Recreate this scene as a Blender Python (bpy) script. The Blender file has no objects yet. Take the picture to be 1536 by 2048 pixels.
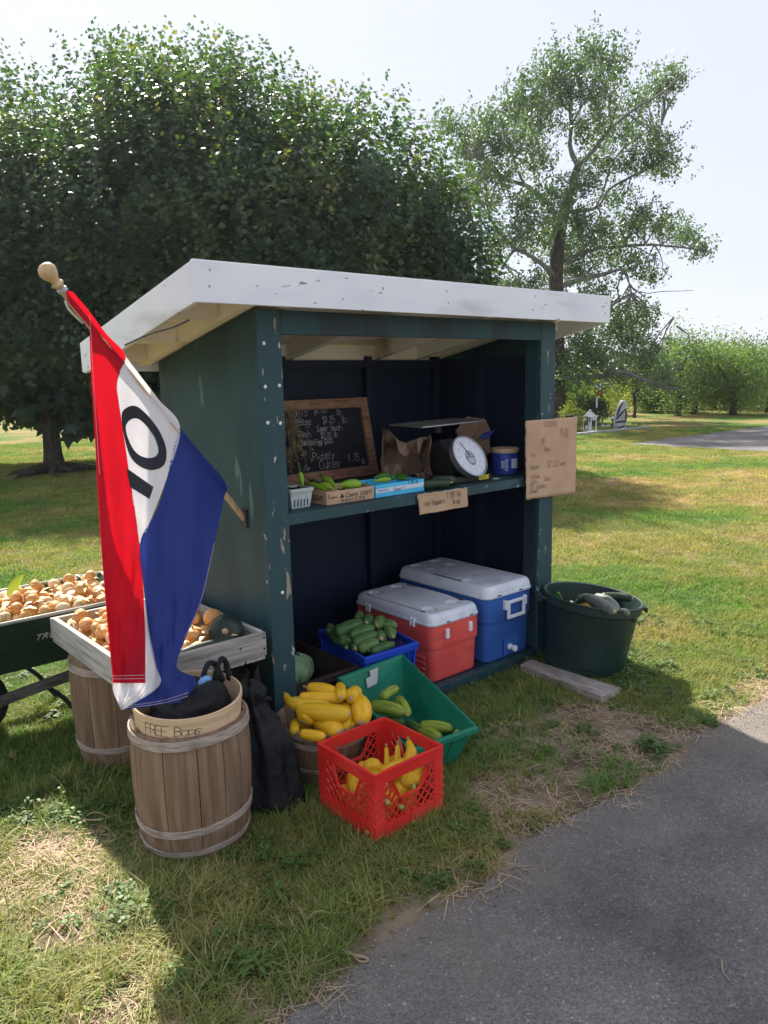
import bpy, math, random
import numpy as np
from mathutils import Vector, Matrix, Euler, noise as mnoise

rad = math.radians
RND = random.Random(11)
NPR = np.random.default_rng(5)
sc = bpy.context.scene
COL = sc.collection

# ---------------------------------------------------------------- camera
CAMPOS = Vector((0.0, 0.0, 1.6))
AX = Vector((.75781217, -.65211295, -.02166614))      # image right
AU = Vector((.12852029, .11663146, .98482467))        # image up
AF = Vector((.63968997, .74909666, -.17219448))       # view direction
cd = bpy.data.cameras.new('camera')
cam = bpy.data.objects.new('camera', cd)
COL.objects.link(cam)
cam.matrix_world = Matrix(((AX.x, AU.x, -AF.x, 0), (AX.y, AU.y, -AF.y, 0), (AX.z, AU.z, -AF.z, 1.6), (0, 0, 0, 1)))
cd.sensor_fit = 'VERTICAL'
cd.sensor_height = 24.0
cd.lens = 24.0 * 1538 / 2048
cd.clip_start = .05
cd.clip_end = 2000
sc.camera = cam

# ---------------------------------------------------------------- sky and sun
SUN = Vector((.29, .95, 1.0)).normalized()           # towards the sun
SUN_EL = math.asin(SUN.z)
SUN_AZ = math.atan2(SUN.x, SUN.y)
w = bpy.data.worlds.new('World')
sc.world = w
w.use_nodes = True
wn = w.node_tree
wn.nodes.clear()
sky = wn.nodes.new('ShaderNodeTexSky')
sky.sky_type = 'NISHITA'
sky.sun_disc = False
sky.sun_elevation = SUN_EL
sky.sun_rotation = SUN_AZ
sky.altitude = 50
sky.air_density = 1.0
sky.dust_density = 1.6
sky.ozone_density = 2.0
bg = wn.nodes.new('ShaderNodeBackground')
bg.inputs['Strength'].default_value = .15
wo = wn.nodes.new('ShaderNodeOutputWorld')
# thin summer haze whitens the whole sky evenly
hz = wn.nodes.new('ShaderNodeMix'); hz.data_type = 'RGBA'; hz.inputs['Factor'].default_value = .965
hz.inputs['B'].default_value = (1.22, 1.28, 1.50, 1)
wn.links.new(sky.outputs[0], hz.inputs['A'])
wn.links.new(hz.outputs['Result'], bg.inputs['Color'])
wn.links.new(bg.outputs[0], wo.inputs['Surface'])
sd = bpy.data.lights.new('sun', 'SUN')
sd.energy = 2.7
sd.angle = rad(1.0)
sd.color = (1.0, .93, .82)
sun = bpy.data.objects.new('sun', sd)
COL.objects.link(sun)
sun.rotation_euler = (-SUN).to_track_quat('-Z', 'Y').to_euler()
sc.view_settings.view_transform = 'Standard'
sc.view_settings.look = 'None'
sc.view_settings.gamma = 1.0
sc.view_settings.exposure = 2.1
sc.view_settings.use_curve_mapping = False
HAZE = .0005
sc.cycles.volume_bounces = 0
sc.cycles.max_bounces = 8
sc.cycles.diffuse_bounces = 4
sc.cycles.transparent_max_bounces = 6


# ---------------------------------------------------------------- measuring helpers (survey points of the place)
def ray(x, y):
    return AX * (x - 768) - AU * (y - 1024) + AF * 1538
def atZ(x, y, z=0.0):
    d = ray(x, y); return CAMPOS + d * ((z - 1.6) / d.z)
def atY(x, y, Y):
    d = ray(x, y); return CAMPOS + d * (Y / d.y)
def atX(x, y, X):
    d = ray(x, y); return CAMPOS + d * (X / d.x)
def atD(x, y, D):
    return CAMPOS + ray(x, y) * (D / 1538)


# ---------------------------------------------------------------- object helpers
WM = {}
def tag(o, label=None, cat=None, group=None, kind=None):
    if label: o['label'] = label
    if cat: o['category'] = cat
    if group: o['group'] = group
    if kind: o['kind'] = kind
    return o

def thing(name, label, cat, loc=(0, 0, 0), rot=(0, 0, 0), group=None):
    o = bpy.data.objects.new(name, None)
    o.empty_display_size = .05
    COL.objects.link(o)
    o.location = loc
    o.rotation_euler = rot
    WM[o.name] = Matrix.Translation(Vector(loc)) @ Euler(rot).to_matrix().to_4x4()
    return tag(o, label, cat, group)

class MB:
    def __init__(s):
        s.v = []; s.f = []; s.uv = {}
    def box(s, c, size, m=None, taper=None):
        n = len(s.v)
        hx, hy, hz = size[0] / 2, size[1] / 2, size[2] / 2
        for z in (-1, 1):
            k = taper if (taper and z > 0) else 1
            for x, y in ((-1, -1), (1, -1), (1, 1), (-1, 1)):
                p = Vector((x * hx * k, y * hy * k, z * hz))
                if m: p = m @ p
                s.v.append(p + Vector(c))
        for q in ((3, 2, 1, 0), (4, 5, 6, 7), (0, 1, 5, 4), (1, 2, 6, 5), (2, 3, 7, 6), (3, 0, 4, 7)):
            s.f.append([n + i for i in q])
        return s
    def bb(s, a, b):
        a = Vector(a); b = Vector(b)
        return s.box((a + b) / 2, (abs(b.x - a.x), abs(b.y - a.y), abs(b.z - a.z)))
    def bar(s, p, q, wd, th, up=(0, 0, 1)):
        p = Vector(p); q = Vector(q); d = (q - p)
        L = d.length; d = d / L
        u = Vector(up); sd_ = d.cross(u)
        if sd_.length < 1e-4: sd_ = d.cross(Vector((1, 0, 0)))
        sd_.normalize(); u = sd_.cross(d)
        m = Matrix((sd_, d, u)).transposed()
        return s.box((p + q) / 2, (wd, L, th), m)
    def rings(s, rings, closed=True, cap0=True, cap1=True, uv=True):
        n = len(rings[0]); b = len(s.v)
        for r in rings: s.v.extend(Vector(p) for p in r)
        m = n if closed else n - 1
        for i in range(len(rings) - 1):
            for j in range(m):
                k = (j + 1) % n
                if uv: s.uv[len(s.f)] = [(j / n, i / (len(rings) - 1)), ((j + 1) / n, i / (len(rings) - 1)), ((j + 1) / n, (i + 1) / (len(rings) - 1)), (j / n, (i + 1) / (len(rings) - 1))]
                s.f.append([b + i * n + j, b + i * n + k, b + (i + 1) * n + k, b + (i + 1) * n + j])
        if cap0: s.f.append([b + j for j in reversed(range(n))])
        if cap1: s.f.append([b + (len(rings) - 1) * n + j for j in range(n)])
        return s
    def tube(s, pts, radii, n=8, cap=True, squash=1.0, ridge=0, ra=0.0):
        pts = [Vector(p) for p in pts]
        if not hasattr(radii, '__len__'): radii = [radii] * len(pts)
        t0 = (pts[1] - pts[0]).normalized()
        u = t0.cross(Vector((0, 0, 1)))
        if u.length < .05: u = t0.cross(Vector((0, 1, 0)))
        u.normalize()
        R = []
        for i, p in enumerate(pts):
            t = (pts[min(i + 1, len(pts) - 1)] - pts[max(i - 1, 0)]).normalized()
            u = (u - t * u.dot(t)).normalized()
            w_ = t.cross(u)
            r = radii[i]
            R.append([p + (u * math.cos(a) + w_ * math.sin(a) * squash) * (r * (1 + ra * math.cos(ridge * a))) for a in [2 * math.pi * j / n for j in range(n)]])
        return s.rings(R, True, cap, cap)
    def lathe(s, c, prof, n=24, m=None, cap0=True, cap1=True, ridge=0, ra=0):
        c = Vector(c); R = []
        for r, z in prof:
            ring = []
            for j in range(n):
                a = 2 * math.pi * j / n
                k = r * (1 + ra * math.cos(ridge * a))
                p = Vector((k * math.cos(a), k * math.sin(a), z))
                if m: p = m @ p
                ring.append(p + c)
            R.append(ring)
        return s.rings(R, True, cap0, cap1)
    def poly(s, pts):
        b = len(s.v); s.v.extend(Vector(p) for p in pts); s.f.append([b + i for i in range(len(pts))])
        return s
    def prism(s, pts, off):
        off = Vector(off); n = len(pts); b = len(s.v)
        s.v.extend(Vector(p) for p in pts); s.v.extend(Vector(p) + off for p in pts)
        s.f.append([b + i for i in reversed(range(n))]); s.f.append([b + n + i for i in range(n)])
        for i in range(n):
            k = (i + 1) % n
            s.f.append([b + i, b + k, b + n + k, b + n + i])
        return s
    def jitter(s, amp, sc_=8.0, seed=0.0):
        for i, p in enumerate(s.v):
            q = p * sc_ + Vector((seed, seed * 1.7, seed * .3))
            s.v[i] = p + mnoise.noise_vector(q) * amp
        return s
    def xf(s, m):
        s.v = [m @ p for p in s.v]; return s
    def build(s, name, mat, parent=None, smooth=False, bevel=0, local=False, origin=None, solid=0, sub=0, auto=None):
        me = bpy.data.meshes.new(name)
        V = s.v
        if parent is not None and not local:
            inv = WM[parent.name].inverted()
            V = [inv @ p for p in V]
        elif origin is not None:
            o_ = Vector(origin); V = [p - o_ for p in V]
        me.from_pydata([tuple(p) for p in V], [], s.f)
        if s.uv:
            ul = me.uv_layers.new(name='UVMap')
            for fi, uvs in s.uv.items():
                pl = me.polygons[fi]
                for k, li in enumerate(pl.loop_indices): ul.data[li].uv = uvs[k]
        me.materials.append(mat)
        if smooth:
            me.polygons.foreach_set('use_smooth', [True] * len(me.polygons))
            if auto is not None: me.set_sharp_from_angle(angle=rad(auto))
        o = bpy.data.objects.new(name, me)
        COL.objects.link(o)
        if parent is not None:
            o.parent = parent
            WM[o.name] = WM[parent.name]
        else:
            if origin is not None: o.location = origin
            WM[o.name] = Matrix.Translation(o.location)
        if solid:
            md = o.modifiers.new('thickness', 'SOLIDIFY'); md.thickness = solid; md.offset = 0
        if sub:
            md = o.modifiers.new('subdivision', 'SUBSURF'); md.levels = sub; md.render_levels = sub
        if bevel:
            md = o.modifiers.new('bevel', 'BEVEL'); md.width = bevel; md.segments = 2; md.limit_method = 'ANGLE'; md.angle_limit = rad(40)
        return o

def mesh_np(name, V, faces, mat, parent=None, smooth=False, cols=None):
    """V (n,3); faces (m,k) all the same size"""
    me = bpy.data.meshes.new(name)
    m, k = faces.shape
    me.vertices.add(len(V)); me.loops.add(m * k); me.polygons.add(m)
    if parent is not None:
        inv = np.array(WM[parent.name].inverted()); V = V @ inv[:3, :3].T + inv[:3, 3]
    me.vertices.foreach_set('co', np.ascontiguousarray(V, dtype=np.float32).ravel())
    me.loops.foreach_set('vertex_index', faces.astype(np.int32).ravel())
    me.polygons.foreach_set('loop_start', np.arange(0, m * k, k, dtype=np.int32))
    me.polygons.foreach_set('loop_total', np.full(m, k, dtype=np.int32))
    if smooth: me.polygons.foreach_set('use_smooth', np.ones(m, dtype=bool))
    me.update(calc_edges=True)
    me.materials.append(mat)
    o = bpy.data.objects.new(name, me)
    COL.objects.link(o)
    if parent is not None:
        o.parent = parent; WM[o.name] = WM[parent.name]
    else: WM[o.name] = Matrix.Identity(4)
    return o

def copy_tree(o, loc=None, rot=None, parent=None):
    c = o.copy(); COL.objects.link(c)
    if parent: c.parent = parent
    if loc is not None: c.location = loc
    if rot is not None: c.rotation_euler = rot
    for ch in list(o.children): copy_tree(ch, None, None, c)
    return c

def curve(pts, n):
    """Catmull-Rom through pts"""
    P = [Vector(p) for p in pts]
    if len(P) == 2: return [P[0].lerp(P[1], i / (n - 1)) for i in range(n)]
    P = [P[0] * 2 - P[1]] + P + [P[-1] * 2 - P[-2]]
    out = []; segs = len(P) - 3
    for i in range(n):
        t = i / (n - 1) * segs; k = min(int(t), segs - 1); t -= k
        a, b, c, d = P[k:k + 4]
        out.append(.5 * ((2 * b) + (c - a) * t + (2 * a - 5 * b + 4 * c - d) * t * t + (3 * b - a - 3 * c + d) * t ** 3))
    return out

def rrect(cx, cy, z, w_, d_, r, k=4):
    pts = []
    for sx, sy, a0 in ((1, 1, 0), (-1, 1, 90), (-1, -1, 180), (1, -1, 270)):
        for i in range(k + 1):
            a = rad(a0 + 90 * i / k)
            pts.append(Vector((cx + sx * (w_ / 2 - r) + r * math.cos(a), cy + sy * (d_ / 2 - r) + r * math.sin(a), z)))
    return pts


# ---------------------------------------------------------------- materials
def mat(name, cols, scale=6, rough=.6, bump=0, bscale=None, stretch=(1, 1, 1), spec=.35, rnd=0, coord='Object', metal=0,
        chip=None, trans=None, detail=5, dist=.02, chip2=None, wear=None):
    m = bpy.data.materials.new(name); m.use_nodes = True
    nt = m.node_tree; N = nt.nodes; L = nt.links
    bs = N['Principled BSDF']
    bs.inputs['Roughness'].default_value = rough
    bs.inputs['Specular IOR Level'].default_value = spec
    bs.inputs['Metallic'].default_value = metal
    tc = N.new('ShaderNodeTexCoord')
    mp = N.new('ShaderNodeMapping'); mp.inputs['Scale'].default_value = stretch
    L.new(tc.outputs[coord], mp.inputs[0])
    nz = N.new('ShaderNodeTexNoise'); nz.inputs['Scale'].default_value = scale; nz.inputs['Detail'].default_value = detail
    L.new(mp.outputs[0], nz.inputs['Vector'])
    rp = N.new('ShaderNodeValToRGB'); el = rp.color_ramp.elements
    n = len(cols)
    while len(el) < n: el.new(.5)
    for i, c in enumerate(cols):
        el[i].position = .32 + .36 * i / max(1, n - 1); el[i].color = (*c, 1)
    L.new(nz.outputs['Fac'], rp.inputs[0])
    out = rp.outputs[0]
    for ch in (chip, chip2, wear):
        if not ch: continue
        c, s_, th, st = ch
        mp2 = N.new('ShaderNodeMapping'); mp2.inputs['Scale'].default_value = st
        L.new(tc.outputs[coord], mp2.inputs[0])
        n2 = N.new('ShaderNodeTexNoise'); n2.inputs['Scale'].default_value = s_; n2.inputs['Detail'].default_value = 4
        L.new(mp2.outputs[0], n2.inputs['Vector'])
        mr = N.new('ShaderNodeMapRange'); mr.inputs[1].default_value = th
        mr.inputs[2].default_value = th + (.02 if ch is not wear else .2)
        L.new(n2.outputs['Fac'], mr.inputs[0])
        mx = N.new('ShaderNodeMix'); mx.data_type = 'RGBA'
        L.new(mr.outputs[0], mx.inputs['Factor']); L.new(out, mx.inputs['A']); mx.inputs['B'].default_value = (*c, 1)
        out = mx.outputs['Result']
    if rnd:
        oi = N.new('ShaderNodeObjectInfo')
        mr = N.new('ShaderNodeMapRange'); mr.inputs[3].default_value = 1 - rnd; mr.inputs[4].default_value = 1 + rnd
        L.new(oi.outputs['Random'], mr.inputs[0])
        hs = N.new('ShaderNodeHueSaturation')
        L.new(mr.outputs[0], hs.inputs['Value']); L.new(out, hs.inputs['Color'])
        mr2 = N.new('ShaderNodeMapRange'); mr2.inputs[3].default_value = .5 + rnd * .05; mr2.inputs[4].default_value = .5 - rnd * .05
        L.new(oi.outputs['Random'], mr2.inputs[0]); L.new(mr2.outputs[0], hs.inputs['Hue'])
        out = hs.outputs[0]
    L.new(out, bs.inputs['Base Color'])
    if bump:
        if bscale:
            n3 = N.new('ShaderNodeTexNoise'); n3.inputs['Scale'].default_value = bscale; n3.inputs['Detail'].default_value = 5
            L.new(mp.outputs[0], n3.inputs['Vector']); hsrc = n3.outputs['Fac']
        else: hsrc = nz.outputs['Fac']
        b = N.new('ShaderNodeBump'); b.inputs['Strength'].default_value = bump; b.inputs['Distance'].default_value = dist
        L.new(hsrc, b.inputs['Height']); L.new(b.outputs[0], bs.inputs['Normal'])
    if trans:
        tr = N.new('ShaderNodeBsdfTranslucent')
        hs = N.new('ShaderNodeMix'); hs.data_type = 'RGBA'; hs.blend_type = 'MULTIPLY'; hs.inputs['Factor'].default_value = 1
        L.new(out, hs.inputs['A']); hs.inputs['B'].default_value = (*trans[1], 1)
        L.new(hs.outputs['Result'], tr.inputs['Color'])
        ms = N.new('ShaderNodeMixShader'); ms.inputs[0].default_value = trans[0]
        L.new(bs.outputs[0], ms.inputs[1]); L.new(tr.outputs[0], ms.inputs[2])
        L.new(ms.outputs[0], N['Material Output'].inputs['Surface'])
    return m

M = {}
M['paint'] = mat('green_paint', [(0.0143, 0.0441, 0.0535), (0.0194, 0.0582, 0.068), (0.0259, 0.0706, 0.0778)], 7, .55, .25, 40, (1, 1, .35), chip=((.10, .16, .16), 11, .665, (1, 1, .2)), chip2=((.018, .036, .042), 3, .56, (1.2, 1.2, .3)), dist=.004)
M['paint_post'] = mat('worn_green_paint', [(0.0176, 0.052, 0.0616), (0.024, 0.066, 0.077), (0.0336, 0.085, 0.0935)], 6, .55, .3, 40, (1, 1, .3), chip=((.36, .29, .22), 26, .662, (1.3, 1.3, .28)), chip2=((.45, .5, .5), 26, .69, (1, 1, .6)), dist=.004)
M['paint_shaded'] = mat('green_paint_shaded', [(0.0034, 0.0094, 0.029), (0.0046, 0.0128, 0.0361), (0.0062, 0.0165, 0.0433)], 4, .6, .2, 30, (1, 1, .4), dist=.003, chip=((.05, .06, .065), 22, .745, (1, 1, 1)))  # the stand's green paint again, with the interior shade put into its colour
M['white'] = mat('white_paint', [(0.7254, 0.7371, 0.7956), (0.819, 0.8307, 0.8775), (0.8658, 0.8775, 0.88)], 3, .5, .2, 25, (.6, .6, 1.5), wear=((.46, .44, .42), 2.6, .56, (.5, .5, 2.5)), chip2=((.3, .28, .25), 22, .695, (.5, .5, 1.6)), dist=.004)
M['cream'] = mat('cream_paint', [(0.7076, 0.6344, 0.5124), (0.8296, 0.7564, 0.6344), (0.88, 0.8418, 0.732)], 3, .6, .2, 20, dist=.004, wear=((.42, .33, .22), 4, .6, (1, 1, 1)))
M['roofing'] = mat('roofing', [(0.15, 0.15, 0.15), (0.25, 0.25, 0.25)], 60, .9, .4)
M['grey_wood'] = mat('weathered_wood', [(0.1755, 0.1553, 0.135), (0.3645, 0.3375, 0.3038), (0.54, 0.513, 0.4725)], 3.2, .8, .5, None, (3, 3, 16), rnd=.12, dist=.004, detail=8)
M['grey_wood_x'] = mat('weathered_wood_lengthwise', [(0.2214, 0.2025, 0.1809), (0.351, 0.324, 0.2903), (0.4806, 0.4536, 0.4158)], 3, .8, .6, None, (1.6, 20, 22), rnd=.1, dist=.004, detail=8)
M['grey_wood_y'] = mat('weathered_wood_crosswise', [(0.2592, 0.243, 0.2214), (0.405, 0.3847, 0.351), (0.5346, 0.5103, 0.4725)], 3, .8, .6, None, (20, 1.6, 22), rnd=.1, dist=.004, detail=8)
M['stave'] = mat('barrel_wood', [(0.1629, 0.1016, 0.062), (0.231, 0.1478, 0.0932), (0.2992, 0.1995, 0.1317)], 2.6, .75, .45, None, (20, 20, 1.2), rnd=.2, dist=.003, detail=8)
M['hoop'] = mat('hoop_wood', [(0.21, 0.161, 0.126), (0.364, 0.301, 0.252), (0.462, 0.392, 0.336)], 9, .75, .3, None, (2, 2, 14), dist=.003)
M['fresh'] = mat('pale_thin_wood', [(0.54, 0.375, 0.2175), (0.66, 0.48, 0.3), (0.75, 0.555, 0.36)], 4, .6, .2, None, (1.2, 1.2, 30), dist=.002)
M['frame_wood'] = mat('brown_frame_wood', [(0.18, 0.09, 0.0525), (0.33, 0.1725, 0.105), (0.405, 0.225, 0.1425)], 4, .6, .2, None, (3, 14, 14), dist=.002)
M['slate'] = mat('chalkboard', [(.020, .021, .027), (.028, .029, .036), (.04, .041, .048)], 6, .8, spec=.2)
M['chalk'] = mat('chalk', [(.30, .30, .30), (.55, .55, .55)], 60, 1)
M['card'] = mat('cardboard', [(0.45, 0.3, 0.1875), (0.525, 0.3525, 0.225), (0.57, 0.39, 0.255)], 5, .85, .3, 60, (1, 1, 1), dist=.002)
M['card_cut'] = mat('cardboard_edge', [(0.494, 0.351, 0.234), (0.598, 0.442, 0.312)], 80, .9)
M['ink'] = mat('black_ink', [(.03, .025, .022), (.06, .045, .04)], 20, .8)
M['ink_faint'] = mat('faint_ink', [(.13, .07, .05), (.2, .12, .09)], 20, .8)
M['kraft'] = mat('brown_paper', [(0.225, 0.15, 0.0975), (0.3, 0.2025, 0.135), (0.36, 0.2475, 0.165)], 7, .85, .3, 25, dist=.004)
M['sky_box'] = mat('light_blue_card', [(0.072, 0.504, 0.792), (0.096, 0.576, 0.864)], 5, .6)
M['white_card'] = mat('white_card', [(.6, .64, .74), (.68, .72, .8)], 5, .6)
M['pint'] = mat('grey_pulp', [(0.442, 0.507, 0.494), (0.52, 0.585, 0.572)], 40, .9, .2)
M['metal'] = mat('steel', [(.32, .33, .35), (.45, .46, .48)], 10, .4, metal=.8)
M['dial'] = mat('dial_face', [(0.66, 0.684, 0.768), (0.744, 0.768, 0.84)], 8, .35)
M['dial_ink'] = mat('grey_print', [(0.351, 0.351, 0.405), (0.459, 0.459, 0.513)], 20, .6)
M['dark'] = mat('dark_enamel', [(.018, .02, .022), (.03, .033, .036)], 8, .5)
M['yellow_tag'] = mat('yellow_label', [(.62, .5, .04), (.7, .58, .06)], 9, .6)
M['can_blue'] = mat('blue_plastic_can', [(0.0156, 0.0455, 0.286), (0.0208, 0.0585, 0.351)], 4, .4)
M['tan_lid'] = mat('tan_plastic', [(0.52, 0.364, 0.208), (0.585, 0.416, 0.247)], 4, .5)
M['red_cooler'] = mat('faded_red_plastic', [(0.6777, 0.0842, 0.0727), (0.7794, 0.1025, 0.0866), (0.836, 0.1295, 0.1117)], 5, .45, .08, 60, wear=((.30, .06, .045), 4, .62, (1, 1, 2)))
M['blue_cooler'] = mat('blue_plastic', [(0.033, 0.1125, 0.3825), (0.042, 0.135, 0.45)], 5, .45, .06, 60, wear=((.02, .05, .16), 4, .62, (1, 1, 2)))
M['lid_white'] = mat('scuffed_white_plastic', [(0.644, 0.672, 0.742), (0.77, 0.798, 0.868), (0.84, 0.868, 0.88)], 6, .5, .1, 80, chip=((.28, .28, .29), 28, .70, (1, 1, 1)), wear=((.42, .42, .43), 5, .58, (1, 1, 1)))
M['white_plastic'] = mat('white_plastic', [(0.744, 0.768, 0.816), (0.84, 0.864, 0.88)], 6, .4)
M['blue_basket'] = mat('bright_blue_plastic', [(0.0096, 0.054, 0.48), (0.0144, 0.072, 0.552)], 6, .35)
M['green_tote'] = mat('green_plastic', [(0.0063, 0.1455, 0.086), (0.0101, 0.1834, 0.1088), (0.0152, 0.2088, 0.1265)], 5, .4, .08, 50, wear=((.02, .09, .06), 4, .6, (1, 1, 1)))
M['red_crate'] = mat('red_plastic', [(0.6285, 0.0268, 0.0202), (0.7377, 0.0374, 0.0278), (0.7651, 0.0642, 0.0505)], 5, .4, .05, 60, wear=((.32, .05, .04), 5, .6, (1, 1, 2.2)))
M['brown_crate'] = mat('brown_plastic', [(.032, .02, .018), (.05, .032, .028)], 6, .5)
M['bin'] = mat('dark_green_bin', [(.012, .03, .026), (.016, .038, .032), (.024, .05, .042)], 5, .45, .1, 40, wear=((.04, .058, .05), 5, .62, (1, 1, 1)))
M['tape'] = mat('paper_label', [(.42, .43, .42), (.52, .53, .52)], 14, .8)
M['black_bag'] = mat('black_plastic_sheet', [(.008, .009, .011), (.014, .015, .018)], 6, .62, .8, 11, dist=.03, spec=.25)
M['bag_blue'] = mat('pale_blue_print', [(.12, .3, .62), (.2, .42, .7)], 6, .5)
M['barrow'] = mat('barrow_green', [(0.015, 0.0418, 0.0289), (0.024, 0.0608, 0.0425)], 5, .45, .1, 30)
M['tyre'] = mat('rubber', [(.012, .012, .012), (.025, .025, .024)], 20, .85)
M['barrow_wood'] = mat('grey_handle_wood', [(.05, .05, .043), (.1, .1, .085), (.14, .135, .115)], 4, .8, .4, None, (2, 16, 16), dist=.003)
M['rim_metal'] = mat('worn_rim', [(.3, .31, .27), (.5, .5, .44)], 12, .5)
M['print_white'] = mat('white_print', [(.5, .52, .52), (.6, .62, .62)], 12, .6)
M['squash'] = mat('yellow_squash', [(0.616, 0.33, 0.0088), (0.726, 0.418, 0.0132), (0.77, 0.484, 0.033)], 3, .48, .12, 14, (7, 1.2, 1), coord='UV', rnd=.10, dist=.006, chip=((.40, .28, .10), 18, .70, (3, 6, 1)))
M['squash_stem'] = mat('squash_stem', [(.25, .27, .06), (.33, .33, .1)], 8, .7, rnd=.1)
M['scar'] = mat('blossom_scar', [(0.375, 0.276, 0.154), (0.525, 0.408, 0.264)], 40, .9)
M['cuke'] = mat('cucumber', [(0.0448, 0.105, 0.028), (0.084, 0.175, 0.049), (0.182, 0.294, 0.098)], 3.0, .4, .35, 26, (6, .9, 1), coord='UV', rnd=.25, dist=.006)
M['cuke_light'] = mat('ripe_cucumber', [(0.13, 0.208, 0.0195), (0.26, 0.351, 0.039), (0.468, 0.468, 0.065)], 2.6, .4, .3, 20, (7, .9, 1), coord='UV', rnd=.15, dist=.006)
M['zuke'] = mat('zucchini', [(.012, .025, .014), (.025, .045, .024), (.055, .08, .045)], 4, .4, .12, 20, (6, 1.2, 1), coord='UV', rnd=.2, chip=((.12, .15, .1), 30, .68, (2, 4, 1)))
M['zuke_grey'] = mat('grey_green_zucchini', [(0.084, 0.105, 0.084), (0.14, 0.161, 0.14), (0.224, 0.245, 0.21)], 4, .45, .12, 20, (6, 1.2, 1), coord='UV', rnd=.15)
M['black_squash'] = mat('dark_round_squash', [(.010, .02, .016), (.02, .034, .027), (.035, .055, .042)], 7, .4, .15, 20)
M['pepper'] = mat('pale_green_pepper', [(0.208, 0.39, 0.0234), (0.286, 0.494, 0.039), (0.364, 0.546, 0.065)], 4, .25, .08, 14, rnd=.15)
M['pepper_dark'] = mat('green_pepper', [(.04, .14, .012), (.07, .2, .02)], 4, .25, .08, 14, rnd=.2)
M['cabbage'] = mat('cabbage_leaf', [(0.2808, 0.4388, 0.2106), (0.4212, 0.6143, 0.351), (0.5616, 0.7371, 0.4914)], 7, .6, .5, 18, dist=.006)
M['onion'] = mat('onion_skin', [(0.4306, 0.1872, 0.0443), (0.6219, 0.3224, 0.1048), (0.7415, 0.4576, 0.1934)], 3, .45, .3, 12, (9, .7, 1), coord='UV', rnd=.22, dist=.004)
M['onion_pale'] = mat('pale_onion_skin', [(0.585, 0.3895, 0.187), (0.72, 0.533, 0.306), (0.7875, 0.6355, 0.408)], 3, .45, .3, 12, (9, .7, 1), coord='UV', rnd=.15, dist=.004)
M['flag_red'] = mat('red_nylon', [(.40, .008, .03), (.44, .012, .035)], 5, .55, .12, 260, trans=(.5, (1.6, .45, .35)), spec=.2)
M['flag_white'] = mat('white_nylon', [(0.78, 0.78, 0.858), (0.858, 0.858, 0.88)], 5, .55, .1, 260, trans=(.35, (1, .93, .88)), spec=.2)
M['flag_blue'] = mat('blue_nylon', [(.022, .042, .22), (.028, .05, .25)], 5, .5, .1, 260, trans=(.35, (.9, .95, 1.2)), spec=.25)
M['flag_black'] = mat('black_nylon', [(.022, .022, .032), (.028, .028, .04)], 5, .6, trans=(.15, (1, 1, 1)))
M['thread'] = mat('white_thread', [(.5, .42, .45), (.6, .5, .55)], 40, .8)
M['pole_wood'] = mat('varnished_pole', [(.42, .27, .13), (.54, .37, .2), (.6, .44, .28)], 5, .45, .1, None, (14, 14, 3), dist=.002)
M['clear'] = mat('cloudy_plastic', [(.55, .55, .52), (.62, .62, .6)], 9, .3)
M['bark'] = mat('bark', [(.022, .017, .013), (.05, .04, .032), (.085, .07, .058)], 9, .9, .9, None, (2, 2, .5), dist=.04)
M['bark_pale'] = mat('pale_grey_bark', [(.10, .098, .09), (.17, .165, .155), (.24, .235, .225)], 3, .9, .7, None, (2, 2, .6), dist=.05)
M['leaf_maple'] = mat('maple_leaf', [(.034, .075, .052), (.055, .105, .062), (.095, .145, .06)], .9, .36, trans=(.42, (1.5, 1.7, .5)), spec=.45, coord='Object')
M['leaf_tip'] = mat('young_maple_leaf', [(.10, .15, .035), (.17, .20, .045), (.26, .22, .07)], .9, .45, trans=(.4, (1.3, 1.4, .5)), spec=.4)
M['leaf_poplar'] = mat('poplar_leaf', [(0.066, 0.12, 0.0574), (0.1056, 0.1725, 0.0829), (0.1716, 0.24, 0.1275)], .6, .4, trans=(.30, (1.3, 1.5, .6)), spec=.5)
M['leaf_apple'] = mat('apple_leaf', [(0.084, 0.136, 0.069), (0.1575, 0.224, 0.092), (0.273, 0.32, 0.138)], .5, .5, trans=(.5, (1.3, 1.5, .5)))
M['leaf_yellow'] = mat('yellow_green_leaf', [(0.13, 0.183, 0.0429), (0.26, 0.2974, 0.0644), (0.364, 0.3661, 0.1001)], .6, .5, trans=(.5, (1.3, 1.4, .5)))
M['leaf_dark'] = mat('dark_leaf', [(0.0224, 0.0448, 0.0224), (0.042, 0.077, 0.035), (0.07, 0.112, 0.049)], .6, .55, trans=(.25, (1.3, 1.5, .5)))
M['weed'] = mat('weed_leaf', [(0.0562, 0.1125, 0.0225), (0.0956, 0.1688, 0.036), (0.1462, 0.225, 0.0562)], 20, .5, trans=(.35, (1.3, 1.4, .5)), rnd=.2)
M['straw'] = mat('dry_straw', [(0.26, 0.1885, 0.1105), (0.416, 0.312, 0.195), (0.546, 0.429, 0.286)], 15, .85, rnd=.3)
M['herb'] = mat('dried_herb', [(.14, .10, .05), (.24, .18, .09), (.33, .26, .15)], 25, .9)
M['stone'] = mat('pale_stone', [(.36, .36, .38), (.5, .5, .52), (.56, .56, .58)], 4, .8, .3)
M['stone_dark'] = mat('dark_stone', [(.03, .03, .035), (.06, .06, .065)], 6, .8, .3)
M['stone_kerb'] = mat('concrete', [(.3, .3, .28), (.42, .42, .4)], 8, .9, .3)
M['glassy'] = mat('frosted_globe', [(.6, .62, .62), (.66, .68, .68)], 8, .3)
M['red_glass'] = mat('red_ornament', [(.5, .06, .03), (.6, .1, .04)], 8, .4)
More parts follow.
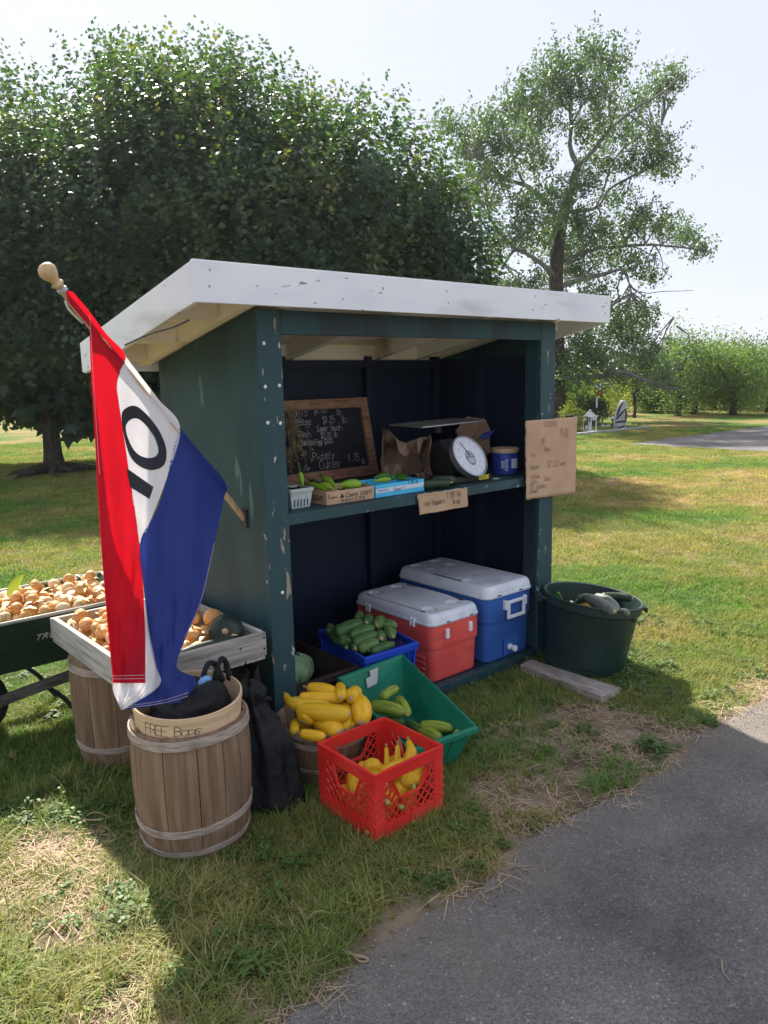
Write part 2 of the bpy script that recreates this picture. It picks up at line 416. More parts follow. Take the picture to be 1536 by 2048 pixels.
M['cyan_glass'] = mat('cyan_ornament', [(.3, .5, .55), (.5, .66, .7)], 8, .3)
M['plank'] = mat('plank_wood', [(0.196, 0.168, 0.147), (0.322, 0.28, 0.252), (0.42, 0.378, 0.35)], 3, .85, .5, None, (18, 3, 10), dist=.004)

def lawn_group():
    g = bpy.data.node_groups.new('lawn_colour', 'ShaderNodeTree')
    g.interface.new_socket('Color', in_out='OUTPUT', socket_type='NodeSocketColor')
    N = g.nodes; L = g.links
    go = N.new('NodeGroupOutput'); geo = N.new('ShaderNodeNewGeometry')
    fl = N.new('ShaderNodeVectorMath'); fl.operation = 'MULTIPLY'; fl.inputs[1].default_value = (1, 1, 0)
    L.new(geo.outputs['Position'], fl.inputs[0])
    n1 = N.new('ShaderNodeTexNoise'); n1.inputs['Scale'].default_value = .55; n1.inputs['Detail'].default_value = 6; n1.inputs['Roughness'].default_value = .62
    L.new(fl.outputs[0], n1.inputs['Vector'])
    r1 = N.new('ShaderNodeValToRGB'); e = r1.color_ramp.elements
    e[0].position = .34; e[0].color = (0.079, 0.159, 0.037, 1)
    e[1].position = .64; e[1].color = (0.357, 0.256, 0.132, 1)
    for p, c in ((.43, (.128, .205, .046)), (.49, (0.209, 0.217, 0.065)), (.56, (0.279, 0.232, 0.093))):
        x = e.new(p); x.color = (*c, 1)
    L.new(n1.outputs['Fac'], r1.inputs[0])
    # the dry strip beside the far tarmac
    sx = N.new('ShaderNodeSeparateXYZ'); L.new(fl.outputs[0], sx.inputs[0])
    n2 = N.new('ShaderNodeTexNoise'); n2.inputs['Scale'].default_value = .35; n2.inputs['Detail'].default_value = 5
    L.new(fl.outputs[0], n2.inputs['Vector'])
    L.new(n2.outputs['Fac'], go.inputs[0]) if False else None
    def near(axis, c, wd):
        s = N.new('ShaderNodeMath'); s.operation = 'SUBTRACT'; s.inputs[1].default_value = c
        L.new(sx.outputs[axis], s.inputs[0])
        a = N.new('ShaderNodeMath'); a.operation = 'ABSOLUTE'; L.new(s.outputs[0], a.inputs[0])
        m = N.new('ShaderNodeMapRange'); m.inputs[1].default_value = wd; m.inputs[2].default_value = wd * .3
        L.new(a.outputs[0], m.inputs[0]); return m.outputs[0]
    mu = N.new('ShaderNodeMath'); mu.operation = 'MULTIPLY'
    L.new(near('X', 10.2, 5.2), mu.inputs[0]); L.new(near('Y', 6.0, 4.6), mu.inputs[1])
    m2 = N.new('ShaderNodeMapRange'); m2.inputs[1].default_value = .42; m2.inputs[2].default_value = .56
    L.new(n2.outputs['Fac'], m2.inputs[0])
    mu2 = N.new('ShaderNodeMath'); mu2.operation = 'MULTIPLY'; L.new(mu.outputs[0], mu2.inputs[0]); L.new(m2.outputs[0], mu2.inputs[1])
    mx = N.new('ShaderNodeMix'); mx.data_type = 'RGBA'
    L.new(mu2.outputs[0], mx.inputs['Factor']); L.new(r1.outputs[0], mx.inputs['A']); mx.inputs['B'].default_value = (0.419, 0.287, 0.155, 1)
    L.new(mx.outputs['Result'], go.inputs[0])
    return g
LAWN = lawn_group()

def lawn_mat(name, blades):
    m = bpy.data.materials.new(name); m.use_nodes = True
    nt = m.node_tree; N = nt.nodes; L = nt.links; bs = N['Principled BSDF']
    bs.inputs['Roughness'].default_value = .6 if blades else .95
    bs.inputs['Specular IOR Level'].default_value = .3 if blades else .1
    g = N.new('ShaderNodeGroup'); g.node_tree = LAWN
    hs = N.new('ShaderNodeHueSaturation'); L.new(g.outputs[0], hs.inputs['Color'])
    if blades:
        oi = N.new('ShaderNodeObjectInfo')
        mr = N.new('ShaderNodeMapRange'); mr.inputs[3].default_value = .62; mr.inputs[4].default_value = 1.9
        L.new(oi.outputs['Random'], mr.inputs[0]); L.new(mr.outputs[0], hs.inputs['Value'])
        # greener living blades, some straw ones
        mx = N.new('ShaderNodeMix'); mx.data_type = 'RGBA'; mx.inputs['Factor'].default_value = .40
        L.new(hs.outputs[0], mx.inputs['A'])
        rp = N.new('ShaderNodeValToRGB'); e = rp.color_ramp.elements
        e[0].position = 0; e[0].color = (.070, .175, .03, 1); e[1].position = 1; e[1].color = (.48, .38, .20, 1)
        for p, c in ((.5, (.10, .245, .042)), (.78, (.22, .28, .06)), (.86, (.38, .32, .14))):
            x = e.new(p); x.color = (*c, 1)
        w_ = N.new('ShaderNodeTexWhiteNoise'); w_.noise_dimensions = '1D'; L.new(oi.outputs['Random'], w_.inputs['W'])
        L.new(w_.outputs['Value'], rp.inputs[0]); L.new(rp.outputs[0], mx.inputs['B'])
        out = mx.outputs['Result']
        tr = N.new('ShaderNodeBsdfTranslucent'); ms = N.new('ShaderNodeMixShader'); ms.inputs[0].default_value = .35
        t2 = N.new('ShaderNodeMix'); t2.data_type = 'RGBA'; t2.blend_type = 'MULTIPLY'; t2.inputs['Factor'].default_value = 1
        L.new(out, t2.inputs['A']); t2.inputs['B'].default_value = (1.35, 1.5, .6, 1); L.new(t2.outputs['Result'], tr.inputs['Color'])
        L.new(bs.outputs[0], ms.inputs[1]); L.new(tr.outputs[0], ms.inputs[2]); L.new(ms.outputs[0], N['Material Output'].inputs['Surface'])
    else:
        geo = N.new('ShaderNodeNewGeometry')
        n3 = N.new('ShaderNodeTexNoise'); n3.inputs['Scale'].default_value = 26; n3.inputs['Detail'].default_value = 8; n3.inputs['Roughness'].default_value = .75
        L.new(geo.outputs['Position'], n3.inputs['Vector'])
        mr = N.new('ShaderNodeMapRange'); mr.inputs[1].default_value = .3; mr.inputs[2].default_value = .72; mr.inputs[3].default_value = .45; mr.inputs[4].default_value = 1.5
        L.new(n3.outputs['Fac'], mr.inputs[0]); L.new(mr.outputs[0], hs.inputs['Value'])
        out = hs.outputs[0]
        b = N.new('ShaderNodeBump'); b.inputs['Strength'].default_value = 1; b.inputs['Distance'].default_value = .06
        L.new(n3.outputs['Fac'], b.inputs['Height']); L.new(b.outputs[0], bs.inputs['Normal'])
    L.new(out, bs.inputs['Base Color'])
    return m
M['lawn'] = lawn_mat('lawn_ground', False)
M['grass'] = lawn_mat('grass_blades', True)

def asphalt_mat():
    m = bpy.data.materials.new('asphalt'); m.use_nodes = True
    nt = m.node_tree; N = nt.nodes; L = nt.links; bs = N['Principled BSDF']; bs.inputs['Roughness'].default_value = .85
    bs.inputs['Specular IOR Level'].default_value = .3
    geo = N.new('ShaderNodeNewGeometry')
    v = N.new('ShaderNodeTexVoronoi'); v.inputs['Scale'].default_value = 165; v.inputs['Randomness'].default_value = 1
    L.new(geo.outputs['Position'], v.inputs['Vector'])
    sepc = N.new('ShaderNodeSeparateColor'); L.new(v.outputs['Color'], sepc.inputs[0])
    rp = N.new('ShaderNodeValToRGB'); e = rp.color_ramp.elements
    e[0].position = 0; e[0].color = (.115, .108, .100, 1); e[1].position = 1; e[1].color = (.34, .33, .31, 1)
    for p, c in ((.55, (.158, .149, .139)), (.9, (.195, .185, .172)), (.975, (.19, .185, .18))):
        x = e.new(p); x.color = (*c, 1)
    L.new(sepc.outputs[0], rp.inputs[0])
    n1 = N.new('ShaderNodeTexNoise'); n1.inputs['Scale'].default_value = 1.5; n1.inputs['Detail'].default_value = 7; n1.inputs['Roughness'].default_value = .65
    L.new(geo.outputs['Position'], n1.inputs['Vector'])
    mr = N.new('ShaderNodeMapRange'); mr.inputs[1].default_value = .3; mr.inputs[2].default_value = .75; mr.inputs[3].default_value = .58; mr.inputs[4].default_value = 1.5
    L.new(n1.outputs['Fac'], mr.inputs[0])
    hs = N.new('ShaderNodeHueSaturation'); L.new(mr.outputs[0], hs.inputs['Value']); L.new(rp.outputs[0], hs.inputs['Color'])
    # dust along the ragged edge and in worn patches
    n2 = N.new('ShaderNodeTexNoise'); n2.inputs['Scale'].default_value = 2.6; n2.inputs['Detail'].default_value = 8; n2.inputs['Roughness'].default_value = .7
    L.new(geo.outputs['Position'], n2.inputs['Vector'])
    sx = N.new('ShaderNodeSeparateXYZ'); L.new(geo.outputs['Position'], sx.inputs[0])
    ed = N.new('ShaderNodeMapRange'); ed.inputs[1].default_value = 1.1; ed.inputs[2].default_value = 1.52; ed.inputs[3].default_value = 0; ed.inputs[4].default_value = .30
    L.new(sx.outputs['Y'], ed.inputs[0])
    ad = N.new('ShaderNodeMath'); L.new(ed.outputs[0], ad.inputs[0]); L.new(n2.outputs['Fac'], ad.inputs[1])
    du = N.new('ShaderNodeMapRange'); du.inputs[1].default_value = .56; du.inputs[2].default_value = .92; du.inputs[4].default_value = .62
    L.new(ad.outputs[0], du.inputs[0])
    mx = N.new('ShaderNodeMix'); mx.data_type = 'RGBA'
    L.new(du.outputs[0], mx.inputs['Factor']); L.new(hs.outputs[0], mx.inputs['A']); mx.inputs['B'].default_value = (.26, .215, .17, 1)
    L.new(mx.outputs['Result'], bs.inputs['Base Color'])
    b = N.new('ShaderNodeBump'); b.inputs['Strength'].default_value = .9; b.inputs['Distance'].default_value = .006
    L.new(v.outputs['Distance'], b.inputs['Height'])
    b.invert = True
    L.new(b.outputs[0], bs.inputs['Normal'])
    return m
M['asphalt'] = asphalt_mat()
M['tarmac'] = mat('far_tarmac', [(0.12, 0.11, 0.108), (0.15, 0.14, 0.135), (0.17, 0.158, 0.15)], 1.2, .9, .2, 40)
M['dirt'] = mat('bare_earth', [(0.0918, 0.0636, 0.0441), (0.153, 0.1102, 0.0783), (0.2326, 0.1775, 0.1224), (0.2815, 0.2203, 0.1591)], 5, .95, .7, 28, coord='Object', detail=9, dist=.02)

# ---------------------------------------------------------------- the ground
g = MB().poly([(-300, -300, 0), (300, -300, 0), (300, 300, 0), (-300, 300, 0)]).build('lawn', M['lawn'])
tag(g, 'mown lawn with green and dry brown patches around the stand', 'lawn', kind='structure')

def edge_noise(x, s=1.0, seed=0.0):
    return mnoise.noise(Vector((x * 1.7 * s, seed, 0))) * .07 + mnoise.noise(Vector((x * 6 * s, seed + 4, 0))) * .035 + mnoise.noise(Vector((x * 21 * s, seed + 9, 0))) * .015

def sheet(top, bottom, z):
    mb = MB(); n = len(top)
    mb.v = [Vector((p[0], p[1], z)) for p in top] + [Vector((p[0], p[1], z)) for p in bottom]
    for i in range(n - 1): mb.f.append([i, n + i, n + i + 1, i + 1])
    return mb

xs = [-30 + 70 * i / 1600 for i in range(1601)]
def road_edge(x):
    return 1.50 + 1.25 * edge_noise(x) + (.12 * max(0, min(1, (.9 - x) / .6)) * 0)
drive = sheet([(x, road_edge(x)) for x in xs], [(x, -9) for x in xs], .008).build('driveway', M['asphalt'])
tag(drive, 'grey asphalt driveway with a ragged dusty edge', 'driveway', kind='structure')
far = MB(); top = [(15.45 + i * .12, 9.55 + .06 * math.sin(i) + edge_noise(i * .3)) for i in range(260)]
bot = [(15.7 + edge_noise(i * .2, 1, 3) * 2 + i * .12, -8) for i in range(260)]
sheet(top, bot, .008).build('far_driveway', M['tarmac'])
tag(bpy.data.objects['far_driveway'], 'grey tarmac of the further drive beyond the lawn', 'driveway', kind='structure')
# bare earth: a strip along the tarmac and a worn patch before the stand
def dirt_top(x):
    b = 1.56 + .6 * edge_noise(x, 2, 7)
    b += max(0, 1 - abs((x - 2.55) / .68) ** 3) * .85
    b += max(0, 1 - abs((x - 1.25) / .5) ** 2) * .12
    return b + edge_noise(x, 3, 2)
xd = [.6 + i * .02 for i in range(200)]
d = sheet([(x, min(dirt_top(x), 2.60)) for x in xd], [(x, 1.36) for x in xd], .004).build('dirt_patch', M['dirt'])
tag(d, 'bare brown earth worn in front of the stand', 'bare earth', kind='structure')
d2 = MB()
for cx, cy, r in ((.62, 2.2, .16), (.72, 2.62, .14), (.52, 1.75, .13), (.45, 2.45, .12)):
    d2.poly([(cx + r * (1 + .35 * math.sin(a * 3 + cx * 9) + .2 * math.sin(a * 7)) * math.cos(a), cy + r * (1 + .3 * math.sin(a * 4 + 2)) * math.sin(a), .004) for a in [2 * math.pi * i / 40 for i in range(40)]])
tag(d2.build('bare_spots', M['dirt']), 'small bare spots in the grass by the front barrel', 'bare earth', kind='structure')

# ---------------------------------------------------------------- the farm stand
XL, XR, YF, YB = 1.603, 3.45, 2.62, 3.49
def ztop(Y): return 2.02 - .2 * (Y - 2.47)
stand = thing('farm_stand', 'small dark green wooden farm stand with a white edged lean-to roof', 'farm stand', (2.52, 3.05, 0))
S = lambda mb, name, m_, **k: mb.build(name, M[m_], stand, **k)
def side(x0, x1):
    return MB().prism([(x0, YF + .002, .005), (x0, YB, .005), (x0, YB, ztop(YB) - .118), (x0, YF + .002, ztop(YF) - .118)], (x1 - x0, 0, 0))
S(side(XL, XL + .016), 'side_panel', 'paint'); S(side(XR - .016, XR), 'side_panel', 'paint')
S(MB().bb((XL + .017, YB - .016, .02), (XR - .017, YB - .001, ztop(YB) - .116)), 'back_panel', 'paint_shaded')
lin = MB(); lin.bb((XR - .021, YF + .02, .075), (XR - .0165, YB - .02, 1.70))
S(lin, 'side_lining', 'paint_shaded')
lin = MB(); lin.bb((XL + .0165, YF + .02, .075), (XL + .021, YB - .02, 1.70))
S(lin, 'side_lining', 'paint_shaded')
S(MB().bb((XL - .004, YF - .024, .0), (1.708, YF, 1.868)), 'corner_post', 'paint_post', bevel=.003)
S(MB().bb((3.332, YF - .024, .0), (3.452, YF, 1.868)), 'corner_post', 'paint_post', bevel=.003)
for x in (1.63, 3.332): S(MB().bb((x, YF + .003, .075), (x + .075, YF + .085, 1.80)), 'stud', 'paint', bevel=.003)
S(MB().bb((1.7085, YF - .023, 1.775), (3.3315, YF - .001, 1.868)), 'header', 'paint', bevel=.003)
S(MB().bb((1.7085, YF - .022, .0), (3.3315, YF + .02, .072)), 'sill', 'paint', bevel=.004)
for i in range(6):
    y0 = YF + .022 + i * .141
    S(MB().bb((XL + .022, y0, .035), (XR - .022, y0 + .136, .07)), 'floor_board', 'paint_shaded', bevel=.002)
for x in (2.235, 2.82, 3.36): S(MB().bb((x, YB - .062, .075), (x + .045, YB - .017, 1.72)), 'stud', 'paint_shaded', bevel=.002)
for y in (3.08,): S(MB().bb((XR - .068, y, .075), (XR - .0215, y + .04, 1.76)), 'stud', 'paint_shaded', bevel=.002)
S(MB().bb((XL + .0215, 3.05, .075), (XL + .066, 3.09, 1.76)), 'stud', 'paint_shaded', bevel=.002)
S(MB().bb((XL + .07, YB - .06, 1.655), (XR - .07, YB - .0175, 1.698)), 'top_plate', 'paint_shaded')
sh = S(MB().bb((XL + .03, YF + .004, 1.036), (XR - .03, YB - .065, 1.057)), 'shelf', 'paint', bevel=.002)
MB().bb((1.7085, YF - .018, 1.012), (3.3315, YF + .003, 1.058)).build('shelf_edge', M['paint_post'], sh, bevel=.003)
# roof
RX0, RX1, RY0, RY1 = 1.283, 3.767, 2.47, 3.60
def slope_box(x0, x1, y0, y1, t0, t1):
    mb = MB()
    for y in (y0, y1):
        for x in (x0, x1):
            for t in (t0, t1): mb.v.append(Vector((x, y, ztop(y) + t)))
    mb.f = [[0, 1, 3, 2], [4, 6, 7, 5], [0, 4, 5, 1], [2, 3, 7, 6], [0, 2, 6, 4], [1, 5, 7, 3]]
    return mb
nb = 7
for i in range(nb):
    ya = RY0 + .022 + (RY1 - RY0 - .044) * i / nb; yb = RY0 + .022 + (RY1 - RY0 - .044) * (i + 1) / nb - .003
    S(slope_box(RX0 + .022, RX1 - .022, ya, yb, -.028, -.010), 'roof_board', 'cream')
S(slope_box(RX0 + .004, RX1 - .004, RY0 + .004, RY1 - .004, -.0096, -.0075), 'roofing', 'roofing')
S(MB().prism([(RX0, RY0, ztop(RY0) - .010), (RX0, RY0 + .02, ztop(RY0) - .010), (RX0, RY0 + .02, ztop(RY0) - .152), (RX0, RY0, ztop(RY0) - .152)], (RX1 - RX0, 0, 0)), 'fascia_board', 'white', bevel=.002)
S(MB().prism([(RX0, RY1 - .02, ztop(RY1) - .010), (RX0, RY1, ztop(RY1) - .010), (RX0, RY1, ztop(RY1) - .140), (RX0, RY1 - .02, ztop(RY1) - .140)], (RX1 - RX0, 0, 0)), 'fascia_board', 'white', bevel=.002)
for x in (RX0, RX1 - .02): S(slope_box(x + .0005, x + .0195, RY0 + .021, RY1 - .021, -.150, -.0105), 'fascia_board', 'white', bevel=.002)
for x in (XL - .052, 1.71, 2.30, 2.905, 3.235, XR + .006):
    S(slope_box(x, x + .042, RY0 + .0215, RY1 - .0215, -.118, -.0285), 'rafter', 'cream', bevel=.002)
for x0, x1 in ((1.752, 2.30), (2.342, 2.905), (2.947, 3.235)):
    S(MB().bb((x0 + .001, YB - .04, 1.700), (x1 - .001, YB - .012, 1.783)), 'blocking', 'cream', bevel=.002)
for y in (2.80, 3.17, 3.50):
    for x0, x1 in ((RX0 + .0205, XL - .0525), (XR + .0485, RX1 - .0205)):
        S(slope_box(x0, x1, y, y + .04, -.108, -.029), 'lookout', 'cream', bevel=.002)
for x, z in ((1.625, 1.575), (1.69, 1.578), (1.628, 1.435), (1.687, 1.43), (1.66, .74), (1.628, 1.74)):
    S(MB().lathe((x, YF - .024, z), [(.0001, -.003), (.006, -.002), (.0075, 0)], 10, Matrix.Rotation(rad(90), 3, 'X') @ Matrix.Scale(-1, 3, (0, 0, 1)), True, False), 'screw_head', 'white_plastic', smooth=True)
for x, z in ((1.34, .055), (1.345, .11), (1.92, .04), (2.50, .10), (2.51, .05), (3.1, .045), (3.12, .11), (3.72, .05), (3.725, .105)):
    S(MB().lathe((x, RY0 - .0005, 1.868 + z), [(.0045, 0), (.004, .0015), (.0002, .002)], 8, Matrix.Rotation(rad(90), 3, 'X')), 'nail', 'metal')
wire = MB().tube(curve([atX(250, 690, RX0 - .004), atX(300, 668, RX0 - .003), atX(345, 655, RX0 - .003), atX(378, 640, RX0 + .01)], 10), .003, 6)
S(wire, 'wire', 'dark')

# ---------------------------------------------------------------- handwriting
GL = {'A': '00 28 40|13 33', 'B': '00 08 37 46 35 04|04 34 42 31 00', 'C': '47 28 06 02 20 41', 'D': '00 08 37 44 31 00', 'E': '48 08 00 40|04 34', 'F': '48 08 00|04 34', 'G': '47 28 06 02 20 41 44 24',
      'H': '00 08|40 48|04 44', 'I': '20 28', 'L': '08 00 40', 'M': '00 08 24 48 40', 'N': '00 08 40 48', 'O': '28 06 02 20 42 46 28', 'P': '00 08 38 46 34 04', 'R': '00 08 38 46 34 04|24 40', 'S': '47 28 06 15 33 42 20 01',
      'T': '08 48|28 20', 'U': '08 02 20 42 48', 'V': '08 20 48', 'W': '08 10 25 30 48', 'K': '00 08|48 04 40', 'Q': '28 06 02 20 42 46 28|32 50',
      'a': '44 15 02 20 42|45 41 50', 'b': '08 00|04 35 42 20 01', 'c': '44 25 03 11 30 41', 'd': '48 40|44 15 02 20 41', 'e': '03 43 35 15 02 20 41', 'g': '44 15 02 21 43|45 4a 1b', 'h': '08 00|03 25 43 40', 'i': '24 20|26 27',
      'k': '08 00|45 03 40', 'l': '28 21 30', 'm': '05 00|03 15 23 20|23 35 43 40', 'n': '05 00|03 25 43 40', 'o': '25 03 11 30 42 44 25', 'p': '05 0b|04 35 42 20 01', 'q': '44 15 02 20 41|45 4b', 'r': '05 00|03 25 44', 's': '44 15 13 32 20 01',
      't': '27 21 30|05 45', 'u': '05 02 20 42|45 40', 'v': '05 20 45', 'w': '05 10 23 30 45', 'x': '05 40|00 45', 'y': '05 22|45 1b', 'z': '05 45 00 40',
      '0': '28 06 02 20 42 46 28', '1': '16 28 20', '2': '06 28 46 00 40', '3': '07 28 46 24 42 20 01', '4': '30 38 03 43', '5': '48 08 05 35 42 20 01', '6': '47 25 02 20 42 34 03', '7': '08 48 10', '8': '24 06 28 46 24 02 20 42 24',
      '9': '43 15 06 28 46 40', '$': '47 28 06 15 33 42 20 01|29 2b', '.': '20 21', '-': '04 44', '/': '00 48', '=': '03 43|05 45', '&': '40 16 28 35 02 20 43'}
HEXV = {'a': -1.5, 'b': -3}
def _yv(c): return HEXV.get(c, None) if c in HEXV else float(c)
def write(mb, text, o, xd, yd, size, th, jit=.06, slant=.1, gap=1.35, lift=None):
    """ribbon strokes of handwriting; o lower left, xd / yd unit vectors on the surface"""
    o = Vector(o); xd = Vector(xd).normalized(); yd = Vector(yd).normalized(); nrm = xd.cross(yd).normalized()
    u = size / 8.0; cx = 0.0
    lift = .0012 if lift is None else lift
    for ch in text:
        if ch == ' ': cx += 4.2; continue
        gl = GL.get(ch) or GL.get(ch.upper())
        if gl:
            dy = RND.uniform(-.5, .5) * jit * 8
            for stroke in gl.split('|'):
                P = []
                for tk in stroke.split():
                    x = float(tk[0]); y = _yv(tk[1])
                    P.append((cx + x + slant * y + RND.uniform(-1, 1) * jit * 4, y + dy + RND.uniform(-1, 1) * jit * 4))
                C = curve([(p[0], p[1], 0) for p in P], max(3, 3 * len(P) - 2)) if len(P) > 2 else [Vector((*p, 0)) for p in P]
                for a, b in zip(C, C[1:]):
                    A = o + xd * a.x * u + yd * a.y * u + nrm * lift; B = o + xd * b.x * u + yd * b.y * u + nrm * lift
                    dd = (B - A)
                    if dd.length < 1e-6: continue
                    s_ = dd.normalized().cross(nrm) * th / 2; e_ = dd.normalized() * th * .3
                    mb.poly([A - s_ - e_, B - s_ + e_, B + s_ + e_, A + s_ - e_])
        cx += 4.0 * gap
    return mb

def surf(p00, p10, p01):
    """frame on a flat surface: returns f(u,v), xdir, ydir"""
    p00, p10, p01 = Vector(p00), Vector(p10), Vector(p01)
    return (lambda u, v: p00 + (p10 - p00) * u + (p01 - p00) * v), (p10 - p00).normalized(), (p01 - p00).normalized()

def set_text(name, txt, size, loc, xd, yd, mat_, parent, extrude=.0005, shear=0.0, align='LEFT', lift=.0012, xs_=1.0):
    cu = bpy.data.curves.new(name, 'FONT'); cu.body = txt; cu.size = size; cu.shear = shear; cu.align_x = align; cu.extrude = extrude
    cu.offset = .0
    cu.resolution_u = 3
    tmp = bpy.data.objects.new(name, cu); COL.objects.link(tmp)
    bpy.context.view_layer.update()
    me = bpy.data.meshes.new_from_object(tmp.evaluated_get(bpy.context.evaluated_depsgraph_get()))
    bpy.data.objects.remove(tmp)
    me.materials.clear(); me.materials.append(mat_)
    o = bpy.data.objects.new(name, me); COL.objects.link(o)
    xd = Vector(xd).normalized(); yd = Vector(yd).normalized(); n = xd.cross(yd).normalized(); yd = n.cross(xd)
    l = Vector(loc) + n * lift
    mw = Matrix(((xd.x * xs_, yd.x, n.x, l.x), (xd.y * xs_, yd.y, n.y, l.y), (xd.z * xs_, yd.z, n.z, l.z), (0, 0, 0, 1)))
    o.parent = parent
    o.matrix_local = WM[parent.name].inverted() @ mw
    WM[o.name] = mw
    return o

# ---------------------------------------------------------------- produce builders
PROF = {'crook': [.05, .40, .47, .50, .56, .68, .85, .97, 1.0, .94, .75, .45, .05],
        'straight': [.05, .50, .64, .76, .86, .94, .98, 1.0, 1.0, .97, .84, .55, .05],
        'cuke': [.05, .48, .78, .92, .98, 1, 1, 1, .97, .92, .78, .48, .05],
        'zuke': [.05, .5, .72, .84, .9, .95, .98, 1, 1, .96, .82, .5, .05]}
def produce(name, label, cat, pts, r, prof, m_, group, ridge=0, ra=0.0, stem=True, scar=True, n=16):
    pts = [Vector(p) for p in pts]
    k = PROF[prof]; t = len(k)
    C = curve(pts, t + 4)
    # denser ends for round tips
    L = [C[0]]; L = curve(pts, 60)
    pos = [0, .012, .04, .10, .2, .33, .46, .58, .7, .81, .91, .975, 1]
    P = [L[min(59, int(p * 59 + .5))] if 0 < p < 1 else (L[0] if p == 0 else L[-1]) for p in pos]
    P[1] = L[0].lerp(L[1], .8); P[11] = L[-1].lerp(L[-2], .8)
    mb = MB().tube(P, [r * a for a in k], n, True, 1.0, ridge, ra)
    o = mb.build(name, M[m_], None, smooth=True, origin=pts[0])
    tag(o, label, cat, group)
    if stem:
        d = (L[0] - L[3]).normalized()
        s = MB().tube([L[0] - d * r * .10, L[0] + d * r * .25, L[0] + d * r * .75 + Vector((0, 0, r * .08))], [r * .30, r * .2, r * .24], 6)
        s.build('stem', M['squash_stem'], o, smooth=True)
    if scar:
        d = (L[-1] - L[-4]).normalized()
        q = d.to_track_quat('Z', 'Y').to_matrix()
        MB().lathe(L[-1] - d * r * .03, [(r * .34, -r * .02), (r * .30, r * .05), (.0002, r * .045)], 10, q, False, False).build('blossom_scar', M['scar'], o, smooth=True)
    return o

def zpix(a, off, s):      # survey: crop pixel -> picture pixel
    return (off[0] + a[0] * s, off[1] + a[1] * s)

# ---------------------------------------------------------------- things on the shelf
SZ = 1.058
cb = thing('chalkboard', 'chalkboard price list in a brown wood frame propped on the shelf', 'chalkboard', (2.50, 3.33, SZ))
BL, BR_, TLc = Vector((2.10, 3.31, SZ + .001)), Vector((2.805, 3.335, SZ + .001)), Vector((2.10, 3.405, 1.49))
upv = (TLc - BL); H_ = upv.length; upv.normalize(); rx = (BR_ - BL).normalized(); W_ = (BR_ - BL).length
bn = rx.cross(upv).normalized()
bm = Matrix((rx, upv, bn)).transposed()
def onb(u, v, t=0): return BL + rx * u + upv * v + bn * t
MB().box(onb(W_ / 2, H_ / 2, -.006), (W_ - .02, H_ - .02, .008), bm).build('slate', M['slate'], cb)
fw = .055
for c, s_ in (((W_ / 2, fw / 2), (W_, fw)), ((W_ / 2, H_ - fw / 2), (W_, fw)), ((fw / 2, H_ / 2), (fw, H_ - 2 * fw - .001)), ((W_ - fw / 2, H_ / 2), (fw, H_ - 2 * fw - .001))):
    MB().box(onb(*c, .004), (s_[0], s_[1], .024), bm).build('frame_board', M['frame_wood'], cb, bevel=.003)
wr = MB()
for txt, u, v, s_, gp in (('BeeTs', .155, .355, .046, 1.15), ('$1.00', .325, .368, .036, .95), ('lb', .475, .352, .040, .9), ('CABBage', .175, .308, .036, .95), ('$1.25', .375, .312, .036, .9), ('lb', .50, .305, .040, .9), ('Summer Squash', .325, .268, .032, .80), ('Fresh', .20, .245, .032, 1.0), ('$2.00 lb', .345, .232, .030, .95), ('UNWASHed Eggs $3.00', .205, .200, .027, .80),
                      ('6.00', .09, .165, .028, 1), ('doz', .20, .150, .024, 1), ('Pickely', .27, .118, .038, 1.1), ('Cukes', .305, .066, .048, 1.2), ('1.75', .505, .088, .042, 1.0), ('lb', .60, .070, .026, 1), ('for', .205, .066, .024, 1)):
    write(wr, txt, onb(u, v, -.0015), rx, upv, s_, .0030, jit=.07, gap=gp)
wr.build('lettering', M['chalk'], cb)

hb = MB()
for i in range(46):
    p = atY(577 + RND.uniform(-12, 14), RND.uniform(808, 850), 3.24)
    q = p + Vector((RND.uniform(-.05, .09), RND.uniform(-.03, .03), -RND.uniform(.12, .30)))
    m_ = p.lerp(q, .5) + Vector((RND.uniform(-.03, .03), RND.uniform(-.02, .02), 0))
    hb.tube(curve([p, m_, q], 5), .0014, 4)
    for k in range(3):
        e = q.lerp(p, RND.uniform(0, .35)) + Vector((RND.uniform(-.015, .015), RND.uniform(-.015, .015), RND.uniform(-.01, .01)))
        hb.lathe(e, [(.0005, -.008), (.005, -.003), (.006, .002), (.0005, .008)], 5, Euler((RND.uniform(0, 3), RND.uniform(0, 3), 0)).to_matrix())
tag(hb.build('dried_herb_bunch', M['herb'], None, origin=atY(577, 900, 3.24)), 'bunch of dried brown seed heads hanging before the chalkboard', 'dried herbs')

def open_box(name, label, cat, x0, x1, y0, y1, z0, z1, m_, th=.003, group=None):
    t = thing(name, label, cat, ((x0 + x1) / 2, (y0 + y1) / 2, z0), group=group)
    MB().bb((x0, y0, z0), (x1, y0 + th, z1)).build('front_panel', M[m_], t)
    MB().bb((x0, y1 - th, z0), (x1, y1, z1)).build('back_panel', M[m_], t)
    MB().bb((x0, y0 + th + .0005, z0), (x0 + th, y1 - th - .0005, z1)).build('end_panel', M[m_], t)
    MB().bb((x1 - th, y0 + th + .0005, z0), (x1, y1 - th - .0005, z1)).build('end_panel', M[m_], t)
    MB().bb((x0 + th, y0 + th, z0), (x1 - th, y1 - th, z0 + .002)).build('bottom', M[m_], t)
    return t
bx = open_box('cardboard_tray', 'brown cardboard beer tray with black lettering holding pale peppers', 'box', 1.950, 2.218, 2.665, 2.86, SZ + .001, 1.116, 'card')
f_, xd_, yd_ = surf((1.950, 2.665, SZ), (2.218, 2.665, SZ), (1.950, 2.665, 1.116))
